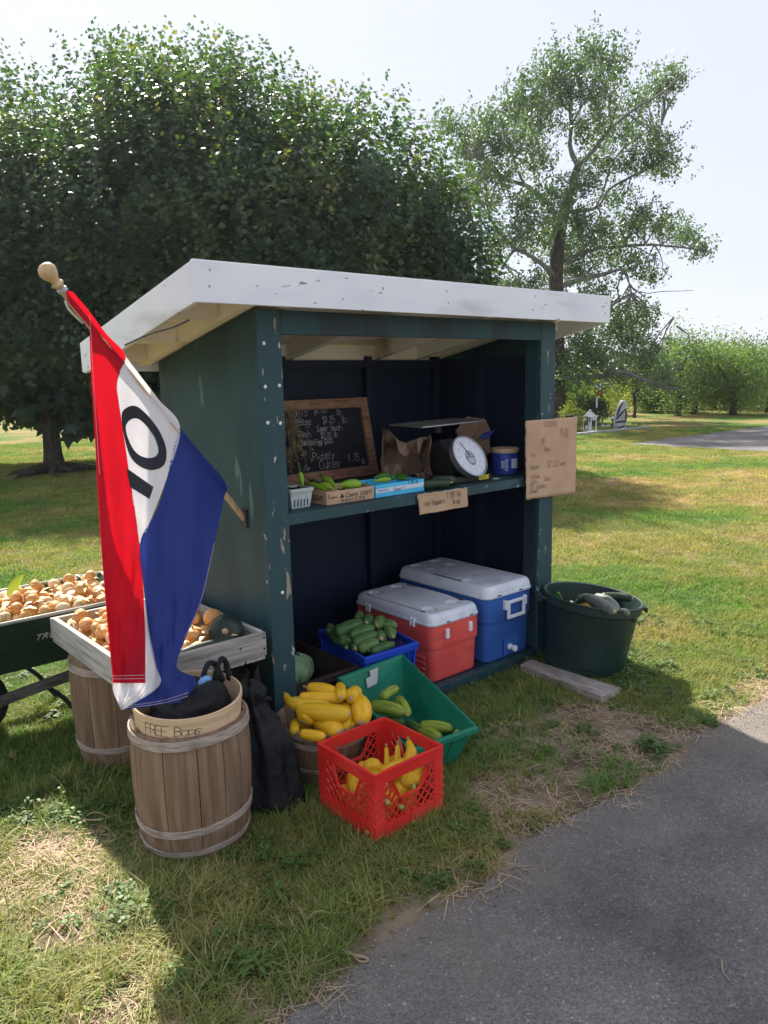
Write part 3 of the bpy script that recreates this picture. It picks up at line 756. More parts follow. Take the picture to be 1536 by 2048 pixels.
set_text('lettering', 'Coors', .030, f_(.37, .42), xd_, yd_, M['ink'], bx, shear=.35, xs_=.95)
set_text('lettering', 'LIGHT', .028, f_(.70, .42), xd_, yd_, M['ink'], bx, xs_=.9)
MB().poly([f_(.27, .42) + Vector((0, -.001, 0)), f_(.36, .42) + Vector((0, -.001, 0)), f_(.335, .66) + Vector((0, -.001, 0)), f_(.315, .78) + Vector((0, -.001, 0)), f_(.295, .62) + Vector((0, -.001, 0))]).build('mountain_mark', M['ink'], bx)
set_text('lettering', '2x\n12 OUNCE', .011, f_(.03, .66), xd_, yd_, M['ink'], bx, xs_=.9)
wt = write(MB(), 'Hot & mild  $ .50 lb', f_(.29, .12), xd_, yd_, .013, .0018, gap=1.05)
wt.build('handwriting', M['ink_faint'], bx)
f2, xd2, yd2 = surf((1.950, 2.86, SZ), (1.950, 2.665, SZ), (1.950, 2.86, 1.116))
set_text('lettering', 'Coors LIGHT', .036, f2(.04, .25), xd2, yd2, M['ink'], bx, xs_=.8)

bb_ = open_box('blue_box', 'small light blue and white card box holding dark green peppers', 'box', 2.226, 2.530, 2.662, 2.85, SZ + .001, 1.117, 'sky_box')
f_, xd_, yd_ = surf((2.226, 2.662, SZ), (2.530, 2.662, SZ), (2.226, 2.662, 1.117))
MB().poly([f_(0.002, .36) - Vector((0, .0008, 0)), f_(.998, .40) - Vector((0, .0008, 0)), f_(.998, .72) - Vector((0, .0008, 0)), f_(.002, .70) - Vector((0, .0008, 0))]).build('white_band', M['white_card'], bb_)
write(MB(), '1.25 lb', f_(.66, .76), xd_, yd_, .014, .0022).build('handwriting', M['ink'], bb_)
write(MB(), 'Sweet T', f_(.36, .36), xd_, yd_, .016, .0018).build('handwriting', M['ink'], bb_)
set_text('lettering', 'PRODUCE OF', .010, f_(.05, .48), xd_, yd_, M['can_blue'], bb_)

pt = thing('berry_basket', 'grey moulded pulp berry basket at the end of the shelf', 'basket', (1.835, 2.73, SZ + .001))
def taper_wall(mb, x0, x1, y0, y1, z0, z1, inset, th):
    o = [(x0 + inset, y0 + inset), (x1 - inset, y0 + inset), (x1 - inset, y1 - inset), (x0 + inset, y1 - inset)]
    O = [(x0, y0), (x1, y0), (x1, y1), (x0, y1)]
    R = [[Vector((*p, z0)) for p in o], [Vector((*p, z1)) for p in O]]
    cx, cy = (x0 + x1) / 2, (y0 + y1) / 2
    def shrink(ps): return [Vector((p.x + math.copysign(th, cx - p.x), p.y + math.copysign(th, cy - p.y), p.z)) for p in ps]
    R += [shrink(R[1]), [p + Vector((0, 0, th)) for p in shrink(R[0])]]
    return mb.rings(R, True, True, True, uv=False)
taper_wall(MB(), 1.778, 1.895, 2.685, 2.795, SZ + .001, 1.142, .012, .003).build('tub', M['pint'], pt)
MB().rings([rrect(1.8365, 2.74, z, w_, w_ - .007, .012) for z, w_ in ((1.130, .118), (1.130, .127), (1.144, .127), (1.144, .113))], True, False, False, False).build('rim', M['pint'], pt)
for i in range(5):
    MB().box((1.803 + i * .0165, 2.6936, SZ + .024), (.004, .004, .030), Euler((rad(9), 0, 0)).to_matrix()).build('slot', M['dark'], pt)
for i in range(5):
    MB().box((1.7885, 2.707 + i * .0165, SZ + .024), (.004, .004, .030), Euler((0, rad(-9), 0)).to_matrix()).build('slot', M['dark'], pt)
br = MB()
for i in range(7):
    for j in range(6):
        br.lathe((1.795 + i * .0138 + RND.uniform(-.003, .003), 2.70 + j * .0155, 1.131 + RND.uniform(-.004, .005)), [(.001, -.007), (.007, -.002), (.007, .002), (.001, .007)], 7)
tag(br.build('blackberries', M['black_bag'], None, smooth=True), 'dark berries filling the grey pulp basket', 'berries', kind='stuff')

OZ1 = (540, 770); s1 = .2083
def pepper(label, a, b, r, z, m_='pepper', bend=.15, stemlen=1.0, zb=None, Y=None):
    A = zpix(a, OZ1, s1); B = zpix(b, OZ1, s1)
    p = atY(*A, Y) if Y else atZ(*A, z); q = atY(*B, Y) if Y else atZ(*B, z if zb is None else zb)
    md = p.lerp(q, .5) + Vector((0, 0, bend * r))
    k = [.06, .55, .8, .95, 1, 1, .97, .9, .78, .62, .45, .25, .05]
    L = curve([p, md, q], 13)
    o = MB().tube(L, [r * x for x in k], 14, True, .9, 3, .07).build('pepper', M[m_], None, smooth=True, origin=p)
    tag(o, label, 'pepper', 'peppers in boxes on the shelf')
    d = (p - L[2]).normalized()
    MB().tube(curve([p - d * .003, p + d * .012 * stemlen, p + d * .028 * stemlen + Vector((0, 0, .008))], 5), [.007, .0035, .003, .003, .0036], 6).build('stem', M['pepper_dark'], o, smooth=True)
    return o
pepper('pale green pepper standing upright at the corner of the beer tray', (285, 825), (318, 985), .0125, 0, Y=2.70)
pepper('pale green pepper lying nearest the grey berry basket', (345, 950), (545, 1010), .017, 1.118)
pepper('short blunt pale green pepper in the middle of the beer tray', (470, 960), (610, 1000), .020, 1.122)
pepper('darker pepper poking up at the back of the beer tray', (500, 885), (640, 985), .018, 1.14, 'pepper', zb=1.115)
pepper('big fat pale pepper with its stem over the end of the beer tray', (885, 948), (645, 965), .024, 1.128)
pepper('slim green pepper behind the upright one in the beer tray', (380, 915), (480, 945), .012, 1.125, 'pepper_dark')
pepper('small pepper tucked low at the end of the beer tray', (700, 1000), (800, 990), .014, 1.105)
pepper('curved light green pepper at the front of the blue box', (1170, 905), (985, 925), .014, 1.12)
pepper('shiny mid green pepper with upright stem in the blue box', (1160, 875), (990, 890), .020, 1.132, 'pepper_dark')
pepper('thin dark green pepper lying along the back of the blue box', (1190, 870), (1340, 880), .012, 1.128, 'pepper_dark')
pepper('second thin dark pepper in the blue box, beside the paper bag', (1200, 895), (1330, 905), .012, 1.12, 'pepper_dark')

# paper bags
def crumple(rings, name, label, th=.0015, amp=.012, seed=1.0, cap0=True):
    mb = MB().rings(rings, True, cap0, False)
    mb.jitter(amp, 9, seed); mb.jitter(amp * .5, 31, seed + 3)
    c = sum((p for p in mb.v), Vector()) / len(mb.v); c.z = min(p.z for p in mb.v)
    o = mb.build(name, M['kraft'], None, smooth=False, origin=c, solid=th)
    return tag(o, label, 'paper bag', 'brown paper bags on the shelf')
def sqring(c, a, b, n=7, ax=None, ay=None):
    c = Vector(c); ax = Vector(ax or (1, 0, 0)); ay = Vector(ay or (0, 0, 1))
    P = []
    for (sx, sy), (ex, ey) in (((-1, -1), (1, -1)), ((1, -1), (1, 1)), ((1, 1), (-1, 1)), ((-1, 1), (-1, -1))):
        for i in range(n):
            t = i / n; P.append(c + ax * (a * (sx + (ex - sx) * t)) + ay * (b * (sy + (ey - sy) * t)))
    return P
ax1 = Vector((.80, -.60, 0)); dirb = Vector((.60, .80, 0))
R_ = []
for i in range(8):
    t = i / 7; c = Vector((2.80, 3.12, SZ + .100)) - dirb * (.02 + .22 * t) + Vector((0, 0, .006 * i))
    R_.append(sqring(c, .098 + .026 * t, .072 + .018 * t, 8, ax1, Vector((0, 0, 1))))
for i, p in enumerate(R_[-1]): R_[-1][i] = p + dirb * (.06 * math.sin(i * 1.1) + .04 * math.sin(i * 2.7)) + Vector((0, 0, .045 * math.sin(i * .55 + .6) - (.05 if p.z > SZ + .15 and i % 9 < 4 else 0)))
crumple(R_, 'paper_bag', 'crumpled brown paper bag lying open beside the chalkboard', seed=2.2, amp=.030)
R_ = []
for i in range(9):
    t = i / 8; c = Vector((3.33, 3.10, SZ + .006 + .30 * t)) + Vector((.03 * t, 0, 0))
    a = .040 + .065 * math.sin(t * 2.9) ** 1.4; R_.append(sqring(c, a * (1 + .15 * math.sin(9 * t)), a * .7, 6, (.77, -.64, 0), (.64, .77, 0)))
pb2 = crumple(R_, 'paper_bag', 'tall crumpled brown paper bag with a blue patch behind the scale', seed=5.1, amp=.034)
pc = atY(975, 868, 2.99)
MB().poly([pc + Vector((-.05, .03, -.018)), pc + Vector((.0, 0, -.028)), pc + Vector((.05, -.02, .022)), pc + Vector((.0, .02, .012))]).jitter(.004, 20).build('blue_patch', M['can_blue'], pb2, solid=.001)

# kitchen scale
scn = thing('scale', 'old dial scale with a white face and flat metal pan', 'scale', (2.92, 2.88, SZ))
nrm = Vector((.05, -.85, .52)).normalized(); dx = Vector((0, 0, 1)).cross(nrm).normalized(); dy = nrm.cross(dx)
dm = Matrix((dx, dy, nrm)).transposed()
DC = Vector((2.906, 2.715, 1.192))
MB().lathe(DC, [(.100, -.034), (.114, -.030), (.118, -.006), (.118, .004)], 40, dm, True, False).build('dial_case', M['metal'], scn, smooth=True, auto=40)
MB().lathe(DC, [(.117, .003), (.119, .007), (.113, .009), (.109, .003)], 40, dm, False, False).build('dial_rim', M['metal'], scn, smooth=True, auto=60)
dl = MB().lathe(DC, [(.0002, .0022), (.110, .0020)], 40, dm, False, False).build('dial_face', M['dial'], scn)
tk = MB()
for i in range(60):
    a = 2 * math.pi * i / 60; L0 = .098 if i % 5 else .088
    p = DC + dm @ Vector((L0 * math.sin(a), L0 * math.cos(a), .003)); q = DC + dm @ Vector((.104 * math.sin(a), .104 * math.cos(a), .003))
    s_ = (q - p).normalized().cross(nrm) * (.0008 if i % 5 else .0014)
    tk.poly([p - s_, q - s_, q + s_, p + s_])
for i in range(12):
    a = 2 * math.pi * i / 12
    write(tk, str(i * 2), DC + dm @ Vector((.074 * math.sin(a) - .006, .074 * math.cos(a) - .006, .002)), dx, dy, .011, .0012, jit=.01, slant=0)
tk.build('graduation', M['dial_ink'], dl)
lg = MB()
lg.poly([DC + dm @ Vector((.037 * math.cos(a) * (1 if math.sin(a) > 0 else .9), -.012 + .043 * math.sin(a), .0028)) for a in [2 * math.pi * i / 24 for i in range(24)]])
lg.build('logo_disc', mat('logo_grey', [(.2, .21, .24), (.26, .27, .3)], 20, .5), dl)
set_text('lettering', 'CCi', .030, DC + dm @ Vector((-.0, -.002, .0022)), dx, dy, M['dial'], scn, align='CENTER')
for k, wd in ((0, .044), (1, .048), (2, .036)):
    p = DC + dm @ Vector((0, -.017 - k * .010, .0036)); MB().box(p, (wd, .005, .0006), dm).build('logo_line', M['dial'], dl)
p = DC + dm @ Vector((0, 0, .0045)); q = DC + dm @ Vector((-.03, .085, .0045))
MB().bar(p, q, .003, .001, nrm).build('needle', M['ink'], dl)
MB().prism([(2.85, 2.79, SZ + .035), (2.85, 2.97, SZ + .035), (2.85, 2.95, 1.25), (2.85, 2.88, 1.275), (2.85, 2.79, 1.19)], (.11, 0, 0)).build('body', M['dark'], scn, bevel=.008)
MB().bb((2.77, 2.69, SZ + .001), (3.05, 3.06, SZ + .034)).build('base', M['dark'], scn, bevel=.008)
MB().lathe((2.905, 2.95, 1.302), [(.03, 0), (.03, .04)], 12).build('post', M['dark'], scn)
pm = Euler((rad(1.0), rad(-1.2), rad(0))).to_matrix()
MB().box((2.905, 2.94, 1.356), (.48, .26, .008), pm).build('pan', M['metal'], scn, bevel=.004)
MB().box((2.985, 2.688, SZ + .019), (.075, .002, .024)).build('yellow_label', M['yellow_tag'], scn)
for k in range(3): MB().bb((2.957, 2.6865, SZ + .012 + k * .006), (3.01 - .012 * (k % 2), 2.6868, SZ + .0135 + k * .006)).build('label_print', M['ink'], scn)

# coffee can
cc = thing('coffee_can', 'blue plastic coffee can with a tan lid next to the scale', 'can', (3.285, 2.765, SZ))
cpos = (3.285, 2.80, SZ + .001)
MB().lathe(cpos, [(.070, 0), (.074, .004), (.074, .11), (.070, .118), (.070, .122)], 28).build('tub', M['can_blue'], cc, smooth=True, auto=40)
MB().lathe(cpos, [(.0745, .1185), (.0755, .123), (.0755, .140), (.073, .143), (.068, .1415), (.0005, .1405)], 28, None, True, False).build('lid', M['tan_lid'], cc, smooth=True, auto=40)
def on_can(a, z, r=.0746): return Vector((cpos[0] + r * math.cos(a), cpos[1] + r * math.sin(a), cpos[2] + z))
def can_patch(a0, a1, z0, z1, n=5, r=.0747):
    mb = MB()
    for i in range(n):
        aa = a0 + (a1 - a0) * i / n; ab = a0 + (a1 - a0) * (i + 1) / n
        mb.poly([on_can(aa, z0, r), on_can(ab, z0, r), on_can(ab, z1, r), on_can(aa, z1, r)])
    return mb
can_patch(rad(204), rad(218), .038, .075).build('barcode', M['white_card'], cc)
bc = MB()
for i in range(9):
    a = rad(205.2 + i * 1.35); bc.v.extend([on_can(a, .041, .0750), on_can(a + .011, .041, .0750), on_can(a + .011, .072, .0750), on_can(a, .072, .0750)]); n = len(bc.v); bc.f.append([n - 4, n - 3, n - 2, n - 1])
bc.build('barcode_bars', M['ink'], cc)
for k in range(6): can_patch(rad(221), rad(232 + (k % 3)), .024 + k * .011, .029 + k * .011).build('label_print', M['white_card'], cc)
can_patch(rad(248), rad(285), .035, .088).build('label_panel', M['white_card'], cc)

OZ2 = (800, 800); s2 = .2474
produce('zucchini', 'dark zucchini lying on the shelf against the blue box', 'zucchini', [atZ(*zpix((400, 668), OZ2, s2), SZ + .028), atZ(*zpix((170, 690), OZ2, s2), SZ + .026)], .024, 'zuke', 'zuke', 'zucchini on the shelf')
produce('zucchini', 'dark zucchini behind another one, pointing at the scale', 'zucchini', [atZ(*zpix((250, 655), OZ2, s2), SZ + .03), atZ(*zpix((450, 648), OZ2, s2), SZ + .028)], .025, 'zuke', 'zuke', 'zucchini on the shelf')
# slip of paper
tag(MB().box(atZ(992, 957, SZ + .003), (.05, .03, .001), Euler((0, 0, rad(20))).to_matrix()).build('paper_slip', M['white_card'], None), 'small white slip of paper at the edge of the shelf', 'paper')

# cardboard signs
def card_sign(name, label, corners, lines, th, size_jit, nail=True, creases=()):
    P = [Vector(c) for c in corners]      # bl, br, tr, tl
    t = thing(name, label, 'sign', (P[0] + P[1] + P[2] + P[3]) / 4)
    nx, nz = 26, 26
    mb = MB()
    nrm_ = (P[1] - P[0]).cross(P[3] - P[0]).normalized()
    for j in range(nz + 1):
        for i in range(nx + 1):
            u, v = i / nx, j / nz
            p = (P[0].lerp(P[1], u)).lerp(P[3].lerp(P[2], u), v)
            e = min(u, 1 - u, v, 1 - v) < .001
            if e: p = p + (mnoise.noise_vector(p * 60) * .004)
            for cv in creases: p = p - nrm_ * .0022 * math.exp(-((v - cv - .03 * (u - .5)) / .010) ** 2)
            p = p + nrm_ * .004 * mnoise.noise(p * 7)
            mb.v.append(p)
    for j in range(nz):
        for i in range(nx):
            a = j * (nx + 1) + i; mb.f.append([a, a + 1, a + nx + 2, a + nx + 1])
    mb.build('card', M['card'], t, smooth=True, solid=.004)
    f_, xd_, yd_ = surf(P[0], P[1], P[3])
    inkm = {}
    for txt, u, v, s_, m_ in lines:
        wb = inkm.setdefault(m_, MB()); write(wb, txt, f_(u, v), xd_, yd_, s_, th, gap=1.1, lift=.0075)
    for m_, wb in inkm.items(): wb.build('handwriting', M[m_], t)
    return t
card_sign('cardboard_sign', 'tall torn cardboard sign nailed to the corner post', [(3.195, 2.578, .945), (3.632, 2.578, .930), (3.637, 2.578, 1.362), (3.186, 2.578, 1.362)],
          [('ZUCCHINI', .30, .915, .030, 'ink_faint'), ('$1.00', .66, .82, .026, 'ink_faint'), ('3 for', .70, .77, .020, 'ink_faint'), ('OR', .28, .70, .03, 'ink_faint'), ('Basil', .35, .60, .024, 'ink_faint'), ('Tie', .08, .54, .02, 'ink_faint'), ('Squash', .06, .385, .024, 'ink_faint'), ('$2.00', .40, .39, .034, 'ink_faint'), ('each', .66, .40, .022, 'ink_faint'),
           ('Yellow', .06, .265, .024, 'ink_faint'), ('Corn', .07, .19, .025, 'ink_faint'), ('Soon', .34, .215, .025, 'ink_faint'), ('NO Sunday', .06, .125, .028, 'ink_faint'), ('please', .06, .075, .02, 'ink_faint')], .0017, .1, creases=(.78, .68, .24, .93))
card_sign('cardboard_sign', 'small ragged cardboard sign tacked to the shelf edge', [(2.433, 2.590, .962), (2.758, 2.590, .961), (2.752, 2.590, 1.058), (2.419, 2.590, 1.060)],
          [('1.50 lb', .55, .62, .026, 'ink'), ('& up', .68, .28, .022, 'ink'), ('Hot Peppers', .10, .40, .022, 'ink_faint')], .0022, .1, creases=(.85,))

# ---------------------------------------------------------------- coolers
def cooler_body(t, x0, x1, y0, y1, z0, zs, z1, m_, rc=.04):
    cx, cy, w_, d_ = (x0 + x1) / 2, (y0 + y1) / 2, x1 - x0, y1 - y0
    R_ = []
    for z, k in ((z0, -.035), (z0 + .006, -.028), (z0 + .014, -.026), (zs - .008, -.016), (zs, -.013), (zs + .003, -.012), (zs + .012, -.002), (zs + .018, 0), (z1, .0)):
        R_.append(rrect(cx, cy, z, w_ + k, d_ + k, rc, 6))
    return MB().rings(R_, True, True, True, False).build('body', M[m_], t, smooth=True, auto=50)
def cooler_lid(t, x0, x1, y0, y1, z0, z1, cups, steps=(), nx=44, ny=60, rc=.045):
    cx, cy, w_, d_ = (x0 + x1) / 2, (y0 + y1) / 2, x1 - x0, y1 - y0
    h = z1 - z0
    R_ = [rrect(cx, cy, z0, w_ - .01, d_ - .01, rc, 6), rrect(cx, cy, z0 + .002, w_, d_, rc, 6), rrect(cx, cy, z0 + .012, w_ + .004, d_ + .004, rc, 6), rrect(cx, cy, z0 + .014, w_ - .004, d_ - .004, rc, 6)]
    for i in range(1, 6):
        a = rad(90 * i / 5); R_.append(rrect(cx, cy, z0 + .014 + (h - .014) * math.sin(a), w_ - .004 - .05 * (1 - math.cos(a)), d_ - .004 - .05 * (1 - math.cos(a)), rc * (1 - .25 * (1 - math.cos(a))), 6))
    # top surface with pressed cup holders: rings of the outline shrinking to the centre would not hold them, so a fine grid fills it
    mb = MB().rings(R_, True, True, False, False)
    top = R_[-1]
    wi, di = w_ - .054, d_ - .054
    def inside(x, y): 
        r = rc * .75; ax_ = abs(x - cx) - (wi / 2 - r); ay_ = abs(y - cy) - (di / 2 - r)
        return math.hypot(max(ax_, 0), max(ay_, 0)) - r
    b = len(mb.v); idx = {}
    for j in range(ny + 1):
        for i in range(nx + 1):
            x = cx + wi * (i / nx - .5); y = cy + di * (j / ny - .5)
            dd = inside(x, y)
            if dd > 0:      # pull onto the outline
                r = rc * .75
                kx = cx + math.copysign(wi / 2 - r, x - cx); ky = cy + math.copysign(di / 2 - r, y - cy)
                v = Vector((x - kx, y - ky, 0)).normalized() * r; x, y = kx + v.x, ky + v.y
            z = z1 - .0004
            for (u, v_, r_) in cups:
                q = math.hypot(x - (x0 + u * w_), y - (y0 + v_ * d_)) / r_
                z -= .010 * max(0, min(1, (1.0 - q) / .16)) ** 1.0 * (1 if q < 1 else 0)
                if 1 <= q < 1.18: z += .002 * math.sin((q - 1) / .18 * math.pi)
            for (u0, u1, v0, v1, hh) in steps:
                xa, ya = (x - x0) / w_, (y - y0) / d_
                k = min(1, max(0, min((xa - u0), (u1 - xa)) / .012)) * min(1, max(0, min((ya - v0), (v1 - ya)) / .009)); z += hh * k
            mb.v.append(Vector((x, y, z)))
    for j in range(ny):
        for i in range(nx):
            a = b + j * (nx + 1) + i; mb.f.append([a, a + 1, a + nx + 2, a + nx + 1])
    return mb.build('lid', M['lid_white'], t, smooth=True, auto=55)
def latch(parent, c, ax, up=(0, 0, 1), sc_=1.0):
    c = Vector(c); ax = Vector(ax).normalized(); out = ax.cross(Vector(up)); m_ = Matrix((ax, -out, Vector(up))).transposed()
    mb = MB()
    for s_ in (-1, 1):
        mb.box(c + ax * (.012 * s_), (.007, .012, .046 * sc_), m_)
    mb.box(c + Vector((0, 0, .012)), (.024, .008, .010), m_); mb.box(c - Vector((0, 0, .010)), (.020, .008, .009), m_)
    return mb.build('hinge', M['white_plastic'], parent, bevel=.002)

rc_ = thing('red_cooler', 'faded red cooler with a scuffed white lid', 'cooler', (2.725, 2.93, .07), group='coolers in the stand')
cooler_body(rc_, 2.548, 2.905, 2.640, 3.255, .071, .238, .365, 'red_cooler')
cooler_lid(rc_, 2.545, 2.908, 2.636, 3.260, .367, .428, [(.24, .86, .105 * .36), (.70, .86, .105 * .36), (.24, .17, .038), (.70, .17, .038)], [(.86, .97, .34, .66, .004)])
for y in (2.775, 3.13): latch(rc_, (2.5435, y, .370), (0, -1, 0))
for x in (2.655, 2.825): MB().bb((x - .011, 2.628, .290), (x + .011, 2.642, .342)).build('handle_post', M['white_plastic'], rc_, bevel=.004)
MB().bb((2.62, 2.6365, .266), (2.86, 2.6402, .272)).build('handle_groove', M['red_cooler'], rc_, bevel=.001)
for k in range(4): MB().bb((2.549, 2.70, .100 + k * .030), (2.5585, 2.80, .110 + k * .030)).build('grip_rib', M['red_cooler'], rc_, bevel=.002)
for x in (2.65, 2.82): MB().bb((x, 2.633, .374), (x + .025, 2.637, .380)).build('lid_slot', M['dark'], rc_)

bc_ = thing('blue_cooler', 'large blue cooler with white lid, side handle and drain spigot', 'cooler', (3.135, 2.97, .07), group='coolers in the stand')
cooler_body(bc_, 2.942, 3.325, 2.628, 3.335, .071, .285, .425, 'blue_cooler')
cooler_lid(bc_, 2.938, 3.329, 2.622, 3.341, .427, .492, [(.25, .90, .034), (.66, .90, .034), (.25, .72, .034), (.66, .72, .034)], [(.02, .26, .28, .60, .006), (.60, .80, .36, .50, .002)])
hx0, hx1, hy, hz0, hz1 = 3.09, 3.235, 2.603, .298, .400
for a, b in (((hx0, hy, hz0), (hx0 + .018, hy + .016, hz1)), ((hx1 - .018, hy, hz0), (hx1, hy + .016, hz1)), ((hx0 + .0185, hy + .001, hz0), (hx1 - .0185, hy + .015, hz0 + .018)), ((hx0 + .0185, hy + .001, hz1 - .018), (hx1 - .0185, hy + .015, hz1))):
    MB().bb(a, b).build('handle_bar', M['white_plastic'], bc_, bevel=.004)
for x in (hx0 - .018, hx1 + .002): MB().bb((x, 2.607, hz1 - .048), (x + .016, 2.630, hz1 + .004)).build('handle_bracket', M['white_plastic'], bc_, bevel=.004)
MB().bb((3.085, 2.6285, .088), (3.21, 2.6345, .185)).build('drain_recess', M['blue_cooler'], bc_, bevel=.003)
MB().lathe((3.13, 2.629, .130), [(.018, 0), (.018, .010), (.011, .012), (.011, .030), (.017, .031), (.017, .044), (.0005, .046)], 14, Matrix.Rotation(rad(90), 3, 'X')).build('spigot', M['white_plastic'], bc_, smooth=True, auto=40)
for x in (3.02, 3.20): MB().bb((x, 2.6195, .436), (x + .03, 2.624, .441)).build('lid_slot', M['dark'], bc_)

# ---------------------------------------------------------------- crates inside the stand
bk = thing('blue_basket', 'bright blue plastic basket with slatted sides heaped with cucumbers', 'basket', (2.29, 2.85, .07))
RB = [(2.105, 2.625), (2.425, 2.615), (2.505, 3.065), (2.185, 3.095)]
def lerp2(a, b, t): return (a[0] + (b[0] - a[0]) * t, a[1] + (b[1] - a[1]) * t)
cxb, cyb = sum(p[0] for p in RB) / 4, sum(p[1] for p in RB) / 4
def inset(p, k): return (cxb + (p[0] - cxb) * k, cyb + (p[1] - cyb) * k)
zr = .335
def quadrings(spec):
    return [[Vector((*inset(p, k), z)) for p in RB] for z, k in spec]
MB().rings(quadrings([(zr - .034, .985), (zr - .034, 1.035), (zr - .004, 1.04), (zr, 1.03), (zr, .95), (zr - .02, .95)]), True, False, False, False).build('rim', M['blue_basket'], bk, bevel=.003)
MB().rings(quadrings([(.072, .86), (.115, .875), (.115, .855), (.078, .84)]), True, True, True, False).build('base', M['blue_basket'], bk)
for e in range(4):
    sl = MB()
    for i in range(17):
        t = (i + .5) / 17
        a = lerp2(inset(RB[e], .868), inset(RB[(e + 1) % 4], .868), t); b = lerp2(inset(RB[e], .975), inset(RB[(e + 1) % 4], .975), t)
        ed = Vector((RB[(e + 1) % 4][0] - RB[e][0], RB[(e + 1) % 4][1] - RB[e][1], 0)).normalized()
        sl.bar((*a, .110), (*b, zr - .03), .004 if 0 < i < 16 else .02, .010 if 0 < i < 16 else .014, ed)
    for i in range(17):
        pass
    sl.build('slatted_side', M['blue_basket'], bk)
OZ3 = (560, 1180); s3 = .1953
CK = [(590, 430, 840, 345, 75, .395, .41), (735, 470, 935, 395, 60, .385, .40), (770, 545, 970, 460, 60, .37, .385), (1035, 345, 1170, 365, 52, .40, .395), (640, 500, 740, 525, 44, .365, .355), (560, 475, 650, 545, 42, .36, .35),
      (830, 600, 985, 545, 62, .35, .365), (945, 625, 1155, 555, 44, .345, .35), (520, 440, 590, 530, 45, .36, .345), (1100, 420, 1150, 470, 52, .375, .37)]
EN = [(890, 325, 57, .425), (1000, 350, 60, .41), (800, 290, 45, .42), (505, 420, 43, .37), (1035, 490, 58, .375), (770, 590, 50, .352), (680, 585, 36, .345), (920, 605, 30, .345), (1130, 460, 52, .37)]
lab = {0: 'big bumpy cucumber lying highest across the blue basket', 3: 'dark cucumber on the red cooler end of the blue basket heap', 7: 'cucumber at the front rim of the blue basket, nearest the green tote', 4: 'light tipped cucumber at the rim of the blue basket over the cabbages'}
for i, (a, b, c, d_, r, z0, z1) in enumerate(CK):
    p = atZ(*zpix((a, b), OZ3, s3), z0); q = atZ(*zpix((c, d_), OZ3, s3), z1)
    ex = (q - p).normalized(); rr = r * s3 * (p - CAMPOS).length / 1538 * .95
    produce('cucumber', lab.get(i, 'stubby green cucumber lying in the blue basket'), 'cucumber', [p - ex * rr * .5, p.lerp(q, .5) + Vector((0, 0, .004)), q + ex * rr * .5], rr, 'cuke', 'cuke', 'cucumbers in the blue basket', 9, .02, False, True)
for i, (a, b, r, z) in enumerate(EN):
    p = atZ(*zpix((a, b), OZ3, s3), z); rr = r * s3 * (p - CAMPOS).length / 1538
    v = (CAMPOS - p); v.z *= .3; v = v.normalized() + Vector((RND.uniform(-.3, .3), RND.uniform(-.2, .2), 0))
    v.normalize()
    produce('cucumber', 'stubby green cucumber seen end on in the blue basket', 'cucumber', [p - v * .10, p + v * .02], rr, 'cuke', 'cuke', 'cucumbers in the blue basket', 9, .02, False, True)
for i in range(14):   # those below the top layer
    a = RND.uniform(0, 6.28); u, v = RND.uniform(-.09, .09), RND.uniform(-.15, .15)
    p = Vector((2.305 + u, 2.855 + v, RND.uniform(.20, .32))); dd = Vector((math.cos(a), math.sin(a), 0)) * .05
    produce('cucumber', 'green cucumber half hidden under the heap in the blue basket', 'cucumber', [p - dd, p + dd], .022, 'cuke', 'cuke', 'cucumbers in the blue basket', 9, .02, False, True)

def solid_crate(name, label, m_, RB_, z0, z1, kb, th, ribs=0):
    t = thing(name, label, 'crate', (sum(p[0] for p in RB_) / 4, sum(p[1] for p in RB_) / 4, z0))
    cx, cy = sum(p[0] for p in RB_) / 4, sum(p[1] for p in RB_) / 4
    ins = lambda p, k: (cx + (p[0] - cx) * k, cy + (p[1] - cy) * k)
    rr = lambda spec: [[Vector((*ins(p, k), z)) for p in RB_] for z, k in spec]
    MB().rings(rr([(z0, kb), (z1, .985), (z1, .95), (z0 + th, kb - .04)]), True, True, True, False).build('tub', M[m_], t)
    MB().rings(rr([(z1 - .03, .98), (z1 - .03, 1.02), (z1 - .022, 1.02), (z1 - .020, 1.0), (z1 - .010, 1.0), (z1 - .008, 1.025), (z1 + .001, 1.025), (z1 + .003, 1.0), (z1 + .003, .945)]), True, False, False, False).build('rim', M[m_], t)
    for e in range(4):
        for i in range(ribs):
            tt = (i + .5) / ribs; a = lerp2(ins(RB_[e], kb + .002), ins(RB_[(e + 1) % 4], kb + .002), tt); b = lerp2(ins(RB_[e], .99), ins(RB_[(e + 1) % 4], .99), tt)
            ed = Vector((RB_[(e + 1) % 4][0] - RB_[e][0], RB_[(e + 1) % 4][1] - RB_[e][1], 0)).normalized()
            MB().bar((*a, z0), (*b, z1 - .03), .010, .012, ed).build('rib', M[m_], t)
    return t
solid_crate('brown_crate', 'dark brown plastic crate with cabbages inside the stand', 'brown_crate', [(1.722, 2.645), (2.085, 2.645), (2.085, 3.16), (1.722, 3.16)], .0715, .292, .93, .006, 7)
